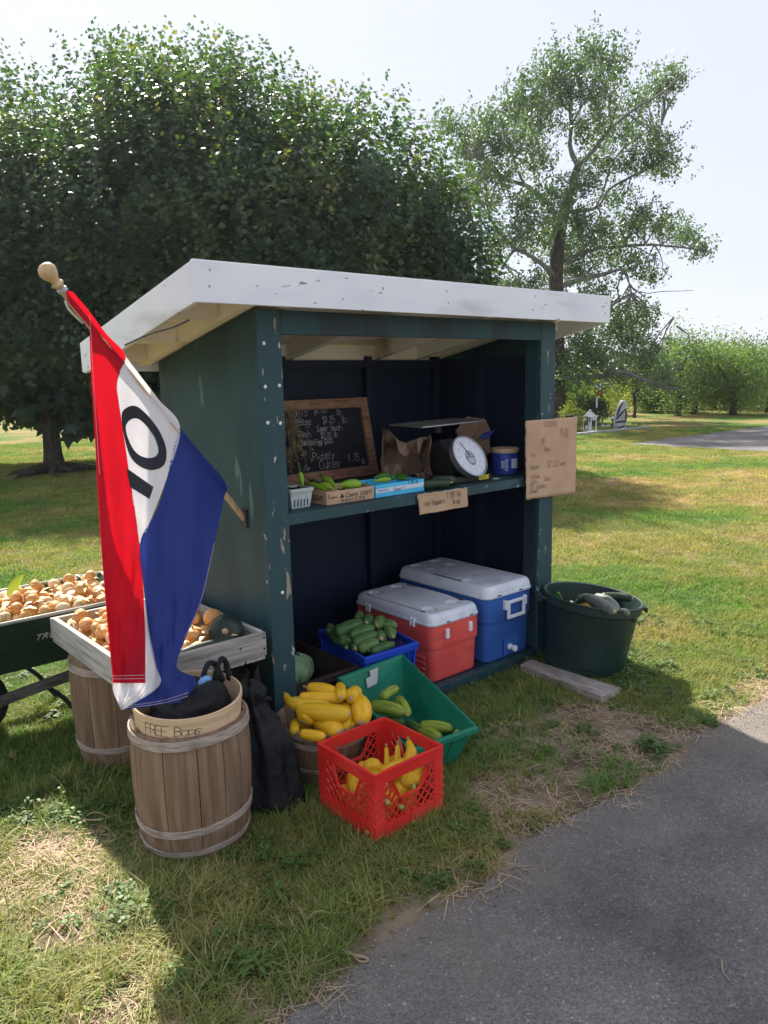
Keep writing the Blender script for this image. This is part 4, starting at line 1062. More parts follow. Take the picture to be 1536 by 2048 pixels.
def cabbage(label, c, r, seed):
    c = Vector(c)
    rn = random.Random(seed)
    t = thing('cabbage', label, 'cabbage', (c.x, c.y, c.z - r), group='cabbages in the brown crate')
    hd = MB()
    R_ = []
    for i in range(13):
        a = math.pi * i / 12; R_.append([c + Vector((math.sin(a) * math.cos(b), math.sin(a) * math.sin(b), -math.cos(a) * .9)) * r * .93 for b in [2 * math.pi * k / 20 for k in range(20)]])
    hd.rings(R_, True, True, True); hd.build('head', M['cabbage'], t, smooth=True)
    for k in range(9):
        th0 = k * 2.4 + rn.uniform(-.3, .3); mb = MB(); nu, nv = 10, 9
        rk = r * (.95 + .010 * k)
        tilt = Euler((rn.uniform(-.5, .5), rn.uniform(-.5, .5), th0)).to_matrix()
        for j in range(nv + 1):
            for i in range(nu + 1):
                u = (i / nu - .5) * 2.1; v = -.9 + 2.1 * j / nv
                wdt = math.sin(math.pi * min(.98, max(.05, (j + .6) / (nv + 1)))) ** .6
                a = u * wdt; flare = 1 + .10 * max(0, v - .7) + .05 * abs(u) ** 3 * (k > 4)
                p = Vector((math.cos(a) * math.cos(v), math.sin(a) * math.cos(v), math.sin(v) * .92)) * rk * flare
                p = p + Vector((math.cos(a), math.sin(a), .2)) * (.004 * math.sin(11 * a) * abs(math.sin(3 * v)) + (.006 if abs(i - nu / 2) < .6 else 0))
                mb.v.append(c + tilt @ p)
        for j in range(nv):
            for i in range(nu):
                a = j * (nu + 1) + i; mb.f.append([a, a + 1, a + nu + 2, a + nu + 1])
        mb.jitter(.003, 18, seed)
        mb.build('leaf', M['cabbage'], t, smooth=True, solid=.0015)
    return t
cabbage('round pale green cabbage beside the corner post in the brown crate', atZ(600, 1350, .20) + Vector((.02, .08, 0)), .088, 3)
cabbage('second cabbage mostly hidden under the round one in the brown crate', Vector((1.80, 2.75, .155)), .075, 8)
cabbage('cabbage at the far end of the brown crate', Vector((1.82, 2.95, .155)), .078, 12)

# ---------------------------------------------------------------- green tote leaning on the sill
gt = thing('green_tote', 'green plastic tote tipped against the sill with big ripe cucumbers inside', 'tote', (2.07, 2.32, .004))
rimq = [Vector(p) for p in ((1.872, 2.065, .170), (2.205, 2.03, .170), (2.315, 2.60, .297), (1.925, 2.580, .297))]
baseq = [Vector(p) for p in ((1.908, 2.115, .004), (2.140, 2.09, .004), (2.245, 2.53, .092), (1.975, 2.53, .092))]
def q_off(q, k, dz=0):
    c = sum(q, Vector()) / 4
    return [c + (p - c) * k + Vector((0, 0, dz)) for p in q]
MB().rings([baseq, q_off(rimq, 1.0, -.001), q_off(rimq, .972, -.001), q_off(baseq, .955, .006)], True, True, True, False).build('tub', M['green_tote'], gt, bevel=.004)
MB().rings([q_off(rimq, 1.0, -.020), q_off(rimq, 1.045, -.018), q_off(rimq, 1.045, .0), q_off(rimq, 1.035, .005), q_off(rimq, .985, .005), q_off(rimq, .97, -.004)], True, False, False, False).build('rim', M['green_tote'], gt, bevel=.002)
for e in range(4):
    for t in (.3, .5, .7):
        a = baseq[e].lerp(baseq[(e + 1) % 4], t); b = rimq[e].lerp(rimq[(e + 1) % 4], t)
        MB().bar(a, b - (b - a).normalized() * .025, .008, .010, (rimq[(e + 1) % 4] - rimq[e])).build('rib', M['green_tote'], gt)
def tote_wall(u, v, inn=.004):      # on the inside of the far wall
    a = rimq[3].lerp(rimq[2], u); b = baseq[3].lerp(baseq[2], u)
    return a.lerp(b, v) + Vector((0, -.016, 0)) * 1.0
MB().poly([tote_wall(*p) for p in ((.33, .36), (.50, .34), (.56, .02), (.42, .02), (.42, .14), (.34, .16))]).build('torn_label', M['tape'], gt)
OZ4 = (560, 1330); s4 = .2734
for lb, a, b, r, z, m_ in (('long striped green cucumber standing in the upper corner of the tote', (745, 240), (858, 170), 37, .225, 'cuke_light'),
                           ('fat streaked cucumber lying across the far end of the tote', (665, 300), (905, 345), 52, .195, 'cuke_light'),
                           ('green cucumber tucked behind the fat one in the tote', (865, 250), (935, 365), 42, .185, 'cuke_light'),
                           ('dark cucumber in the shadow on the floor of the tote', (770, 395), (900, 415), 28, .14, 'cuke'),
                           ('yellow tinged cucumber lying at the open end of the tote', (1025, 445), (1262, 468), 42, .128, 'cuke_light'),
                           ('plump yellow green cucumber in front of the tinged one in the tote', (1025, 480), (1180, 548), 44, .105, 'cuke_light'),
                           ('slim yellowish cucumber half hidden by the near rim of the tote', (1275, 510), (1360, 465), 22, .115, 'cuke_light'),
                           ('dark cucumber beneath the others in the tote', (930, 420), (1060, 500), 30, .105, 'cuke'),
                           ('dark cucumber lying along the tote floor beside the red crate', (880, 470), (960, 560), 30, .095, 'cuke')):
    p = atZ(*zpix(a, OZ4, s4), z); q = atZ(*zpix(b, OZ4, s4), z)
    rr = r * s4 * (p - CAMPOS).length / 1538 * .95
    produce('cucumber', lb, 'cucumber', [p, p.lerp(q, .5) + Vector((0, 0, .006)), q], rr, 'cuke', m_, 'cucumbers in the green tote', 8, .03, False, True)

# ---------------------------------------------------------------- staved baskets and barrels
def barrel(name, label, cat, cx, cy, prof, n, th, hoops, m_, mh, rot0=0.0, gap=.012, group=None, floor=.03):
    """prof: (z, r) list; each stave and each hoop an object"""
    t = thing(name, label, cat, (cx, cy, 0), group=group)
    zs = [prof[0][0] + (prof[-1][0] - prof[0][0]) * i / 9 for i in range(10)]
    def rad_at(z):
        for (za, ra), (zb, rb) in zip(prof, prof[1:]):
            if za <= z <= zb + 1e-6:
                k = (z - za) / (zb - za); return ra + (rb - ra) * k
        return prof[-1][1]
    acc = rot0; ws = [RND.uniform(.75, 1.25) for _ in range(n)]; tot = sum(ws)
    for i in range(n):
        wd = ws[i] / tot * 2 * math.pi; a0 = acc + gap / 2; a1 = acc + wd - gap / 2; acc += wd
        dr = RND.uniform(-.0015, .0015); dz = RND.uniform(-.006, .003)
        R_ = []
        for z in zs:
            r = rad_at(z) + dr; zz = z + (dz if z == zs[-1] else 0)
            sec = [(r, a0), (r, a0 * .667 + a1 * .333), (r, a0 * .333 + a1 * .667), (r, a1), (r - th, a1), (r - th, a0)]
            R_.append([Vector((cx + q * math.cos(a), cy + q * math.sin(a), zz)) for q, a in sec])
        MB().rings(R_, True, True, True, False).build('stave', M[m_], t, bevel=.0012)
    for z, hh, ht in hoops:
        r0, r1 = rad_at(z) + .001, rad_at(z + hh) + .001
        k = RND.uniform(-.01, .01)
        ri = []
        for rr_, zz in ((r0, z), (r0 + ht, z + .001), (r1 + ht, z + hh - .001), (r1, z + hh)):
            ri.append([Vector((cx + rr_ * math.cos(a), cy + rr_ * math.sin(a), zz + k * math.cos(a) + .003 * math.sin(3 * a))) for a in [2 * math.pi * j / 40 for j in range(40)]])
        MB().rings(ri, True, False, False, False).build('hoop', M[mh], t, smooth=True, auto=40)
    MB().lathe((cx, cy, 0), [(rad_at(floor) - th - .001, floor - .006), (rad_at(floor) - th - .001, floor)], 24, None, True, True).build('bottom', M[m_], t)
    return t

B1 = (1.108, 2.368)
b1 = barrel('barrel', 'short brown wooden barrel holding free bags at the front of the stand', 'barrel', *B1, [(0, .176), (.10, .196), (.24, .204), (.36, .204), (.462, .197)], 13, .012,
            [(.035, .022, .004), (.118, .026, .004), (.425, .032, .006)], 'stave', 'hoop', .3, group='wooden barrels under the onion tray')
B2 = (1.165, 3.15)
b2 = barrel('barrel', 'wooden barrel propping up the far end of the onion tray', 'barrel', *B2, [(0, .17), (.10, .19), (.24, .198), (.36, .198), (.490, .190)], 12, .012,
            [(.09, .026, .004), (.425, .03, .005)], 'stave', 'hoop', 1.1, group='wooden barrels under the onion tray')

fb = thing('bag_basket', 'thin pale wood basket marked free bags, set inside the front barrel', 'basket', (*B1, .43))
tilt = Matrix.Rotation(rad(4.5), 3, Vector((.9, -.42, 0)))
tilt = Matrix.Rotation(rad(4.0), 3, Vector((.91, -.41, 0)))
def fbp(r, a, z): return Vector((B1[0], B1[1], .436)) + tilt @ Vector((r * math.cos(a), r * math.sin(a), z))
A64 = [2 * math.pi * j / 56 for j in range(56)]
MB().rings([[fbp(r, a, z) for a in A64] for r, z in ((.168, -.12), (.184, .098), (.181, .099), (.164, -.118))], True, False, False).build('band', M['fresh'], fb, smooth=True, auto=40)
MB().rings([[fbp(r, a, z) for a in A64] for r, z in ((.1836, .086), (.1862, .086), (.1864, .103), (.1800, .104), (.1798, .088))], True, False, False).build('rim', M['fresh'], fb, smooth=True, auto=40)
bd = MB()
for k in range(9):   # one overlapping joint of the band
    bd.poly([fbp(.1855 - (.1 - z) * .08, rad(-72) + da, z) for da, z in ((0, -.01), (.25, -.01), (.25, .076), (0, .076))]) if k == 0 else None
bd.build('lap_joint', M['fresh'], fb)
wb = write(MB(), 'FREE Bags', (0, 0, 0), (1, 0, 0), (0, 1, 0), .044, .0024, jit=.05, slant=.12, gap=1.05)
W0 = wb.v; wb.v = [fbp(.1825 - (.098 - (.006 + p.y)) * .07 + .0040, rad(-166) + p.x / .19, .041 + p.y * .82) for p in W0]
wb.build('handwriting', M['ink'], fb)

def crumpled(name, label, cat, prof, c, n=28, amp=.02, fr=9, seed=1.0, m_='black_bag', sx=1, sy=1, group=None, lean=(0, 0)):
    mb = MB(); R_ = []
    for r, z in prof:
        R_.append([Vector((c[0] + sx * r * math.cos(a) + lean[0] * z, c[1] + sy * r * math.sin(a) + lean[1] * z, c[2] + z)) for a in [2 * math.pi * j / n for j in range(n)]])
    mb.rings(R_, True, True, True)
    cc_ = Vector(c)
    for i, p in enumerate(mb.v):
        q = p * fr + Vector((seed, seed, seed))
        nv = mnoise.noise_vector(q); rg = abs(mnoise.noise(q * 1.9))
        h = p + nv * amp + (p - cc_).normalized() * (-.6 * amp * rg)
        h.z = max(h.z, c[2] + .001) if i < n * 2 else h.z
        mb.v[i] = h
    o = mb.build(name, M[m_], None, smooth=True, origin=c, sub=1)
    return tag(o, label, cat, group)
def prof_fine(pr, n):
    out = []
    for i in range(n):
        t = i / (n - 1) * (len(pr) - 1); k = min(int(t), len(pr) - 2); f_ = t - k
        out.append((pr[k][0] + (pr[k + 1][0] - pr[k][0]) * f_, pr[k][1] + (pr[k + 1][1] - pr[k][1]) * f_))
    return out
crumpled('plastic_bags', 'wad of black plastic bags stuffed in the free bags basket', 'bags', prof_fine([(.10, 0), (.142, .05), (.142, .10), (.125, .145), (.075, .172), (.002, .18)], 14), (B1[0] + .005, B1[1] - .005, .405), amp=.034, fr=10, seed=2.0)
bl_ = MB()
q0 = Vector((B1[0] + .118, B1[1] + .02, .585))
for s_ in (0, 1):
    bl_.tube(curve([q0 + Vector((-.05 + .05 * s_, .0, -.05)), q0 + Vector((-.035 + .05 * s_, .0, .012)), q0 + Vector((-.01 + .05 * s_, .01, .03)), q0 + Vector((.015 + .04 * s_, .01, .005)), q0 + Vector((.03 + .03 * s_, .0, -.06))], 10), [.014, .013, .010, .012, .012, .010, .013, .012, .014, .016], 7)
bl_.jitter(.007, 40)
tag(bl_.build('carrier_bag', M['black_bag'], None, smooth=True, origin=q0, sub=1), 'looped handles of black plastic bags against the onion tray', 'bags')
tag(MB().tube(curve([q0 + Vector((-.075, -.03, -.03)), q0 + Vector((-.055, -.03, -.012)), q0 + Vector((-.03, -.03, -.02))], 6), [.008, .012, .014, .013, .01, .004], 8).jitter(.004, 50).build('blue_bag', M['bag_blue'], None, smooth=True, origin=q0), 'scrap of pale blue plastic tucked into the black bags', 'bag')

def sack(label, c, prof, seed, sx, sy, lean, name='rubbish_bag', cat='sack', nf=7):
    """limp sack: upright folds gather towards the tied top, the foot spreads on the grass"""
    n, m_ = 56, 34; pr = prof_fine(prof, m_); rn = random.Random(seed); ph = [rn.uniform(0, 6.28) for _ in range(6)]; H_ = pr[-1][1]
    R_ = []
    for i, (r, z) in enumerate(pr):
        t = z / H_; ring = []
        for j in range(n):
            a = 2 * math.pi * j / n
            fold = .10 * math.sin(nf * a + ph[0] + 1.6 * t) + .09 * math.sin((nf + 4) * a + ph[1] - 2.2 * t) + .06 * math.sin(3 * a + ph[2] + 5 * t)
            fold *= .35 + 1.1 * t
            k = r * (1 + fold)
            p = Vector((c[0] + sx * k * math.cos(a) + lean[0] * z, c[1] + sy * k * math.sin(a) + lean[1] * z, c[2] + z))
            q = Vector((p.x * 9, p.y * 9, p.z * 7)) + Vector((seed, 0, 0))
            p += mnoise.noise_vector(q) * .022 + mnoise.noise_vector(q * 2.7) * .008
            p.z = max(p.z, .002) + .010 * math.sin(4 * a + ph[3]) * t
            ring.append(p)
        R_.append(ring)
    o = MB().rings(R_, True, True, True).build(name, M['black_bag'], None, smooth=True, origin=c)
    return tag(o, label, cat)
sack('full black sack slumped between barrel and squash basket', (1.425, 2.365, 0), [(.08, 0), (.108, .012), (.118, .07), (.112, .17), (.100, .27), (.078, .345), (.045, .385), (.030, .40), (.052, .44), (.030, .475), (.004, .478)], 4, 1.0, 1.2, (-.08, .14))
sack('smaller black sack leaning on the corner post', (1.475, 2.50, 0), [(.07, 0), (.095, .02), (.10, .12), (.085, .22), (.05, .30), (.028, .325), (.050, .365), (.01, .37)], 7, .8, 1.0, (0, .03))
sack('dark sheet of plastic bunched under the onion tray beside the wall', (1.505, 2.70, 0), [(.06, 0), (.085, .04), (.08, .2), (.085, .33), (.06, .44), (.01, .45)], 9, .8, 1.4, (0, 0), 'black_sheet', 'plastic sheet')

BK = (1.702, 2.402)
barrel('bushel_basket', 'round wooden slat basket heaped with yellow squash', 'basket', *BK, [(0, .128), (.08, .148), (.18, .172), (.265, .185)], 18, .004, [(.085, .016, .003), (.185, .022, .004), (.238, .026, .004)], 'stave', 'hoop', .2, .03)
SQ = [('crook necked yellow squash whose neck hangs over the corner post side', [(42, 222), (75, 268), (150, 292), (365, 290)], 42, .335, 'crook', 'straight'),
      ('long straight yellow squash lying across the front of the heap', [(122, 322), (300, 345), (512, 362)], 54, .325, 'straight', 'straight'),
      ('pale yellow squash at the very back of the heap', [(205, 165), (300, 180), (408, 205)], 42, .365, 'straight', 'straight'),
      ('yellow squash behind the crook neck, its scarred end towards the tote', [(140, 240), (300, 240), (468, 238)], 40, .352, 'zuke', 'straight'),
      ('round ended yellow squash pointing straight out below the long one', [(230, 330), (170, 418)], 60, .285, 'zuke', 'zuke'),
      ('big squash with scarred end under the middle of the long one', [(250, 380), (340, 440), (440, 490)], 60, .270, 'zuke', 'zuke'),
      ('pale squash lying along the front rim of the basket', [(150, 500), (330, 530)], 34, .268, 'zuke', 'zuke'),
      ('squash bending down beside the bulbous one, small scarred end low', [(440, 265), (480, 330), (468, 475)], 46, .300, 'straight', 'straight'),
      ('bulbous squash hanging down at the tote side of the basket', [(530, 200), (590, 290), (600, 425)], 62, .318, 'crook', 'crook'),
      ('small orange squash standing at the top of the heap', [(440, 150), (450, 235)], 36, .372, 'zuke', 'zuke'),
      ('round squash end with a scar near the green tote', [(560, 190), (515, 245)], 48, .358, 'zuke', 'zuke'),
      ('squash tucked in the gap near the red crate', [(550, 385), (500, 455)], 40, .262, 'zuke', 'zuke'),
      ('pale squash wedged at the sack side of the rim', [(110, 420), (105, 500)], 32, .262, 'zuke', 'zuke')]
for lb, P_, r, z, pf, _ in SQ:
    Pw = []
    for i, a in enumerate(P_):
        Pw.append(atZ(*zpix(a, OZ4, s4), z - (.035 if (lb.startswith(('bulbous', 'squash bending'))) and i == len(P_) - 1 else 0) + (.03 if 'straight out' in lb and i == 0 else 0)))
    rr = r * s4 * (Pw[0] - CAMPOS).length / 1538 * 1.17
    produce('squash', lb, 'squash', Pw, rr, pf, 'squash', 'yellow squash in the bushel basket', 10 if 'long straight' in lb else 7, .025 if 'long straight' in lb else .012)
for i in range(10):
    a = RND.uniform(0, 6.28); r_ = RND.uniform(.02, .10); p = Vector((BK[0] + r_ * math.cos(a), BK[1] + r_ * math.sin(a), RND.uniform(.15, .25))); dd = Vector((math.cos(a + 2), math.sin(a + 2), 0)) * .05
    produce('squash', 'yellow squash buried in the middle of the basket heap', 'squash', [p - dd, p + dd], .03, 'straight', 'squash', 'yellow squash in the bushel basket', 7, .012)

# ---------------------------------------------------------------- red milk crate
MX0, MX1, MY0, MY1, MH = 1.526, 1.852, 1.866, 2.196, .272
mk = thing('milk_crate', 'red plastic milk crate with diamond lattice sides full of yellow squash', 'crate', ((MX0 + MX1) / 2, (MY0 + MY1) / 2, .004))
def crate_side(o, xd, L, nout):
    o = Vector(o); xd = Vector(xd); nout = Vector(nout); z = Vector((0, 0, 1))
    m_ = Matrix((xd, -nout, z)).transposed()
    T = .008
    def slab(u0, u1, v0, v1, t=T, off=0.0):
        mb_.box(o + xd * ((u0 + u1) / 2) + z * ((v0 + v1) / 2) - nout * (t / 2 - off), (u1 - u0, t, v1 - v0), m_)
    mb_ = MB(); slab(.040, L - .040, .222, MH - .001, T, -.0003); mb_.build('upper_band', M['red_crate'], mk, bevel=.0015); mb_ = MB(); slab(.040, L - .040, .006, .070)
    for u in (.085, L / 2, L - .085): slab(u - .002, u + .002, .010, .066, .003, .003)
    mb_.build('lower_band', M['red_crate'], mk, bevel=.0015)
    mb_ = MB()
    for v in (.228, .241, .254, .266): slab(.002, L - .002, v - .002, v + .002, .004, .0035)
    slab(.045, L - .045, .068, .073, .012, .0025)
    mb_.build('rim_rib', M['red_crate'], mk)
    mb_ = MB()
    u0, u1, v0, v1 = .046, L - .046, .0735, .2215; c = L / 2
    def hole(u, v):
        k = (v - .150) / .07
        return v > .146 and abs(u - c) < .048 + .034 * max(0, k)
    wd = .0062
    for sgn in (1, -1):
        k = -6
        while k < 16:
            seg = None; base = u0 + k * .0345
            N_ = 60
            for i in range(N_ + 1):
                v = v0 + (v1 - v0) * i / N_; u = (base + (v - v0) * .92) if sgn > 0 else (base - (v - v0) * .92 + .03)
                ok = u0 < u < u1 and not hole(u, v)
                if ok and seg is None: seg = (u, v)
                if seg is not None and (not ok or i == N_):
                    if math.hypot(u - seg[0], v - seg[1]) > .006:
                        mb_.bar(o + xd * seg[0] + z * seg[1] - nout * (.004 + .0006 * sgn), o + xd * u + z * v - nout * (.004 + .0006 * sgn), wd, .006, nout)
                    seg = None
            k += 1
    P_ = [(c - .083, .2205), (c - .050, .148), (c - .038, .142), (c + .038, .142), (c + .050, .148), (c + .083, .2205)]
    for a, b in zip(P_, P_[1:]): mb_.bar(o + xd * a[0] + z * a[1] - nout * .003, o + xd * b[0] + z * b[1] - nout * .003, .006, .010, nout)
    mb_.build('lattice', M['red_crate'], mk)
crate_side((MX0, MY0, .004), (1, 0, 0), MX1 - MX0, (0, -1, 0))
crate_side((MX1, MY0, .004), (0, 1, 0), MY1 - MY0, (1, 0, 0))
crate_side((MX1, MY1, .004), (-1, 0, 0), MX1 - MX0, (0, 1, 0))
crate_side((MX0, MY1, .004), (0, -1, 0), MY1 - MY0, (-1, 0, 0))
for x, y, sx, sy in ((MX0, MY0, 1, 1), (MX1, MY0, -1, 1), (MX1, MY1, -1, -1), (MX0, MY1, 1, -1)):
    mb_ = MB().prism([(x, y, .003), (x + sx * .046, y, .003), (x + sx * .046, y + sy * .009, .003), (x + sx * .009, y + sy * .009, .003), (x + sx * .009, y + sy * .046, .003), (x, y + sy * .046, .003)], (0, 0, MH - .003))
    mb_.build('corner_post', M['red_crate'], mk, bevel=.003)
    cv = MB()
    for v in (.085, .118, .151, .184):
        for a, b in (((x - sx * .001, y - sy * .001), (x + sx * .030, y - sy * .001)), ((x - sx * .001, y - sy * .001), (x - sx * .001, y + sy * .030))):
            cv.bar((*a, v - .006), (*b, v + .008), .004, .004, (0, 0, 1))
    cv.build('corner_rib', M['red_crate'], mk)
MB().bb((MX0 + .010, MY0 + .010, .006), (MX1 - .010, MY1 - .010, .012)).build('bottom', M['red_crate'], mk)
MS = [('straight yellow squash standing up in the middle of the red crate', [(985, 578), (960, 660), (915, 730)], 44, .235, 'crook'),
      ('long smooth squash lying towards the near corner of the red crate', [(1000, 690), (860, 745), (735, 800)], 44, .205, 'straight'),
      ('round bulb of a squash in the near half of the red crate', [(690, 790), (665, 735)], 64, .205, 'zuke'),
      ('thin neck of a squash poking up at the far corner of the red crate', [(778, 640), (790, 760)], 28, .20, 'crook'),
      ('squash with a tall pointed stem in the red crate', [(862, 625), (850, 740)], 36, .205, 'crook'),
      ('bulging squash showing through the handle hole of the red crate', [(1050, 700), (985, 780), (925, 870)], 66, .165, 'straight')]
for lb, P_, r, z, pf in MS:
    Pw = [atZ(*zpix(a, OZ4, s4), z) for a in P_]
    for q in Pw: q.x = min(max(q.x, MX0 + .05), MX1 - .05); q.y = min(max(q.y, MY0 + .05), MY1 - .05)
    if 'standing' in lb or 'pointed' in lb or 'poking' in lb: Pw[-1].z -= .09; Pw[0].z += .02
    produce('squash', lb, 'squash', Pw, 1.12 * r * s4 * (Pw[0] - CAMPOS).length / 1538, pf, 'squash', 'yellow squash in the red crate', 8, .015)
for i, (u, v, z, a) in enumerate([(.08, .06, .06, .3), (.20, .06, .05, 1.2), (.27, .12, .055, .9), (.07, .18, .05, 1.6), (.16, .17, .05, .1), (.25, .25, .05, .6), (.10, .27, .05, 2.4), (.09, .075, .13, 1.9), (.20, .08, .135, .2), (.265, .17, .135, 1.5), (.08, .20, .13, 1.0), (.17, .23, .135, 2.8), (.06, .06, .178, 1.3), (.245, .065, .172, .8)]):
    p = Vector((MX0 + u, MY0 + v, z)); dd = Vector((math.cos(a), math.sin(a), .25)) * .055
    for q in (p,): q.x = min(max(q.x, MX0 + .07), MX1 - .07); q.y = min(max(q.y, MY0 + .07), MY1 - .07)
    produce('squash', 'yellow squash seen only through the lattice of the red crate', 'squash', [p - dd * 1.1, p + dd], .038, 'straight', 'squash', 'yellow squash in the red crate', 8, .015)

# ---------------------------------------------------------------- plank and dark green bin
pk = MB(); pk.prism([(3.120, 2.545, .012), (3.225, 2.560, .012), (3.235, 2.00, .012), (3.075, 2.005, .012)], (0, 0, .040))
tag(pk.build('plank', M['plank'], None, origin=(3.16, 2.28, .012), bevel=.004), 'short grey weathered plank lying on the grass under the green bin', 'plank')
fwd = Vector((.65, .76, 0)).normalized()
brot = Matrix.Rotation(rad(7.5), 3, fwd).to_euler()
bn_ = thing('plastic_bin', 'round dark green plastic bin with a handle each side, full of zucchini', 'bin', (3.43, 2.365, .030), tuple(brot))
RBn, HB = .262, .385
MB().lathe((0, 0, 0), [(.205, 0), (.214, .006), (.216, .03), (.221, .034), (.249, HB - .055), (.250, HB - .052), (.258, HB - .05), (.262, HB - .045), (.262, HB - .008), (.268, HB - .004), (.268, HB), (.262, HB + .004), (.252, HB), (.246, HB - .03), (.205, .012), (.0005, .010)], 56).build('tub', M['bin'], bn_, smooth=True, auto=38, local=True)
ar = math.atan2(-.65, .76)
for k in (0, math.pi):
    a = ar + k; c, s_ = math.cos(a), math.sin(a)
    mb_ = MB(); P_ = []
    for da, r in ((-.26, .262), (-.20, .294), (0, .304), (.20, .294), (.26, .262)): P_.append((r * math.cos(a + da), r * math.sin(a + da)))
    mb_.prism([Vector((*p, HB - .034)) for p in P_], (0, 0, .012))
    mb_.prism([Vector((P_[1][0], P_[1][1], HB - .05)), Vector((P_[2][0], P_[2][1], HB - .05)), Vector((P_[3][0], P_[3][1], HB - .05)), Vector((P_[3][0] * .97, P_[3][1] * .97, HB - .05)), Vector((P_[1][0] * .97, P_[1][1] * .97, HB - .05))], (0, 0, .0155))
    mb_.build('handle', M['bin'], bn_, local=True, bevel=.003)
MB().box((.266 * math.cos(ar - .9), .266 * math.sin(ar - .9), HB - .058), (.02, .02, .014)).build('lug', M['bin'], bn_, local=True)
OZ6 = (1040, 1150); s6 = .1823
for lb, P_, r, z, m_ in (('dark zucchini with blunt pale end at the back of the bin', [(890, 232), (1080, 235), (1235, 258)], 46, .41, 'zuke'),
                         ('big dull grey green zucchini across the top of the bin', [(735, 245), (880, 320), (1040, 400)], 66, .40, 'zuke_grey'),
                         ('grey green zucchini beside the big one in the bin', [(830, 240), (960, 290), (1060, 380)], 60, .395, 'zuke_grey'),
                         ('striped green zucchini seen end on in the bin', [(760, 235), (615, 275)], 46, .385, 'zuke'),
                         ('dusty zucchini lowest at the near rim of the bin', [(1060, 395), (1200, 420)], 40, .365, 'zuke_grey'),
                         ('dark zucchini deep in the bin', [(600, 330), (520, 300)], 40, .30, 'zuke')):
    Pw = [atZ(*zpix(a, OZ6, s6), z + .022) for a in P_]
    produce('zucchini', lb, 'zucchini', Pw, r * s6 * (Pw[0] - CAMPOS).length / 1538, 'zuke', m_, 'zucchini in the green bin', 9, .02, True, True)
Pw = [atZ(*zpix(a, OZ6, s6), .36) for a in ((780, 320), (615, 372))]
produce('squash', 'single yellow squash among zucchini in the green bin', 'squash', Pw, .026, 'zuke', 'squash', None, 8, .015, False, False)
for i in range(16):
    a = RND.uniform(0, 6.28); r_ = RND.uniform(0, .13); p = Vector((3.43 + r_ * math.cos(a), 2.365 + r_ * math.sin(a), RND.uniform(.20, .30))); dd = Vector((math.cos(a + 1.7), math.sin(a + 1.7), .1)) * .08
    produce('zucchini', 'zucchini lying under the top ones in the green bin', 'zucchini', [p - dd, p + dd], .033, 'zuke', 'zuke', 'zucchini in the green bin', 9, .02, False, False)
st = MB()
for a, b in (((375, 200), (470, 300)), ((400, 195), (440, 270)), ((380, 230), (420, 300))):
    p = atZ(*zpix(a, OZ6, s6), .39); q = atZ(*zpix(b, OZ6, s6), .36); st.tube(curve([p, p.lerp(q, .5) + Vector((.01, 0, .015)), q], 6), [.003, .004, .004, .004, .005, .005], 6)
tag(st.build('squash_stalk', M['pepper_dark'], None, smooth=True, origin=atZ(*zpix((420, 250), OZ6, s6), .37)), 'thin forked green stalk inside the rim of the bin', 'stalk')

# ---------------------------------------------------------------- onion tray
TX0, TX1, TY0, TY1, TZ0, TZ1 = .982, 1.558, 2.572, 3.415, .505, .602
ty = thing('onion_tray', 'shallow grey weathered board tray of onions resting on two barrels', 'tray', ((TX0 + TX1) / 2, (TY0 + TY1) / 2, TZ0))
MB().bb((TX0, TY0, TZ0), (TX1, TY0 + .022, TZ1)).build('front_board', M['grey_wood_x'], ty, bevel=.003)
MB().bb((TX0, TY1 - .022, TZ0), (TX1, TY1, TZ1 - .004)).build('back_board', M['grey_wood_x'], ty, bevel=.003)
MB().bb((TX0 + .001, TY0 + .0225, TZ0 + .002), (TX0 + .023, TY1 - .0225, TZ1 + .002)).build('side_board', M['grey_wood_y'], ty, bevel=.003)
MB().bb((TX1 - .023, TY0 + .0225, TZ0 + .002), (TX1 - .001, TY1 - .0225, TZ1 + .002)).build('side_board', M['grey_wood_y'], ty, bevel=.003)
for i in range(6):
    x0 = TX0 + .004 + i * .0955
    MB().bb((x0, TY0 + .004, TZ0 - .016), (x0 + .088, TY1 - .004, TZ0 - .0005)).build('bottom_slat', M['grey_wood_y'], ty, bevel=.002)
for x, z in ((TX1 - .012, TZ1 - .02), (TX1 - .012, TZ0 + .03), (TX1 - .12, TZ0 + .055)):
    MB().lathe((x, TY0 - .001, z), [(.0045, 0), (.0045, .002)], 8, Matrix.Rotation(rad(90), 3, 'X')).build('nail', M['dark'], ty)

def onion_mesh(k):
    rn = random.Random(k)
    pr = [(.002, -1.0), (.25, -.96), (.62, -.78), (.90, -.40), (1.0, 0), (.93, .38), (.68, .70), (.38, .90), (.20, 1.05), (.13, 1.22), (.17, 1.42), (.10, 1.55)]
    if k % 3 == 0: pr = pr[:9] + [(.09, 1.15), (.02, 1.2)]
    mb = MB().lathe((0, 0, 0), [(r, z * .88) for r, z in pr], 16, None, True, True, 9, .015)
    mb.jitter(.05, 2.2, k * 3.1)
    R_ = [i for i in range(len(mb.v)) if mb.v[i].z > .95]
    bx_, by_ = rn.uniform(-.25, .25), rn.uniform(-.25, .25)
    for i in R_: mb.v[i] = mb.v[i] + Vector((bx_, by_, 0)) * (mb.v[i].z - .95) * 2 + mnoise.noise_vector(mb.v[i] * 5) * .06
    return mb
ONION = []
for k in range(6):
    o = onion_mesh(k).build('onion', M['onion' if k % 3 else 'onion_pale'], None, smooth=True, sub=0)
    ONION.append(o.data); bpy.data.objects.remove(o)
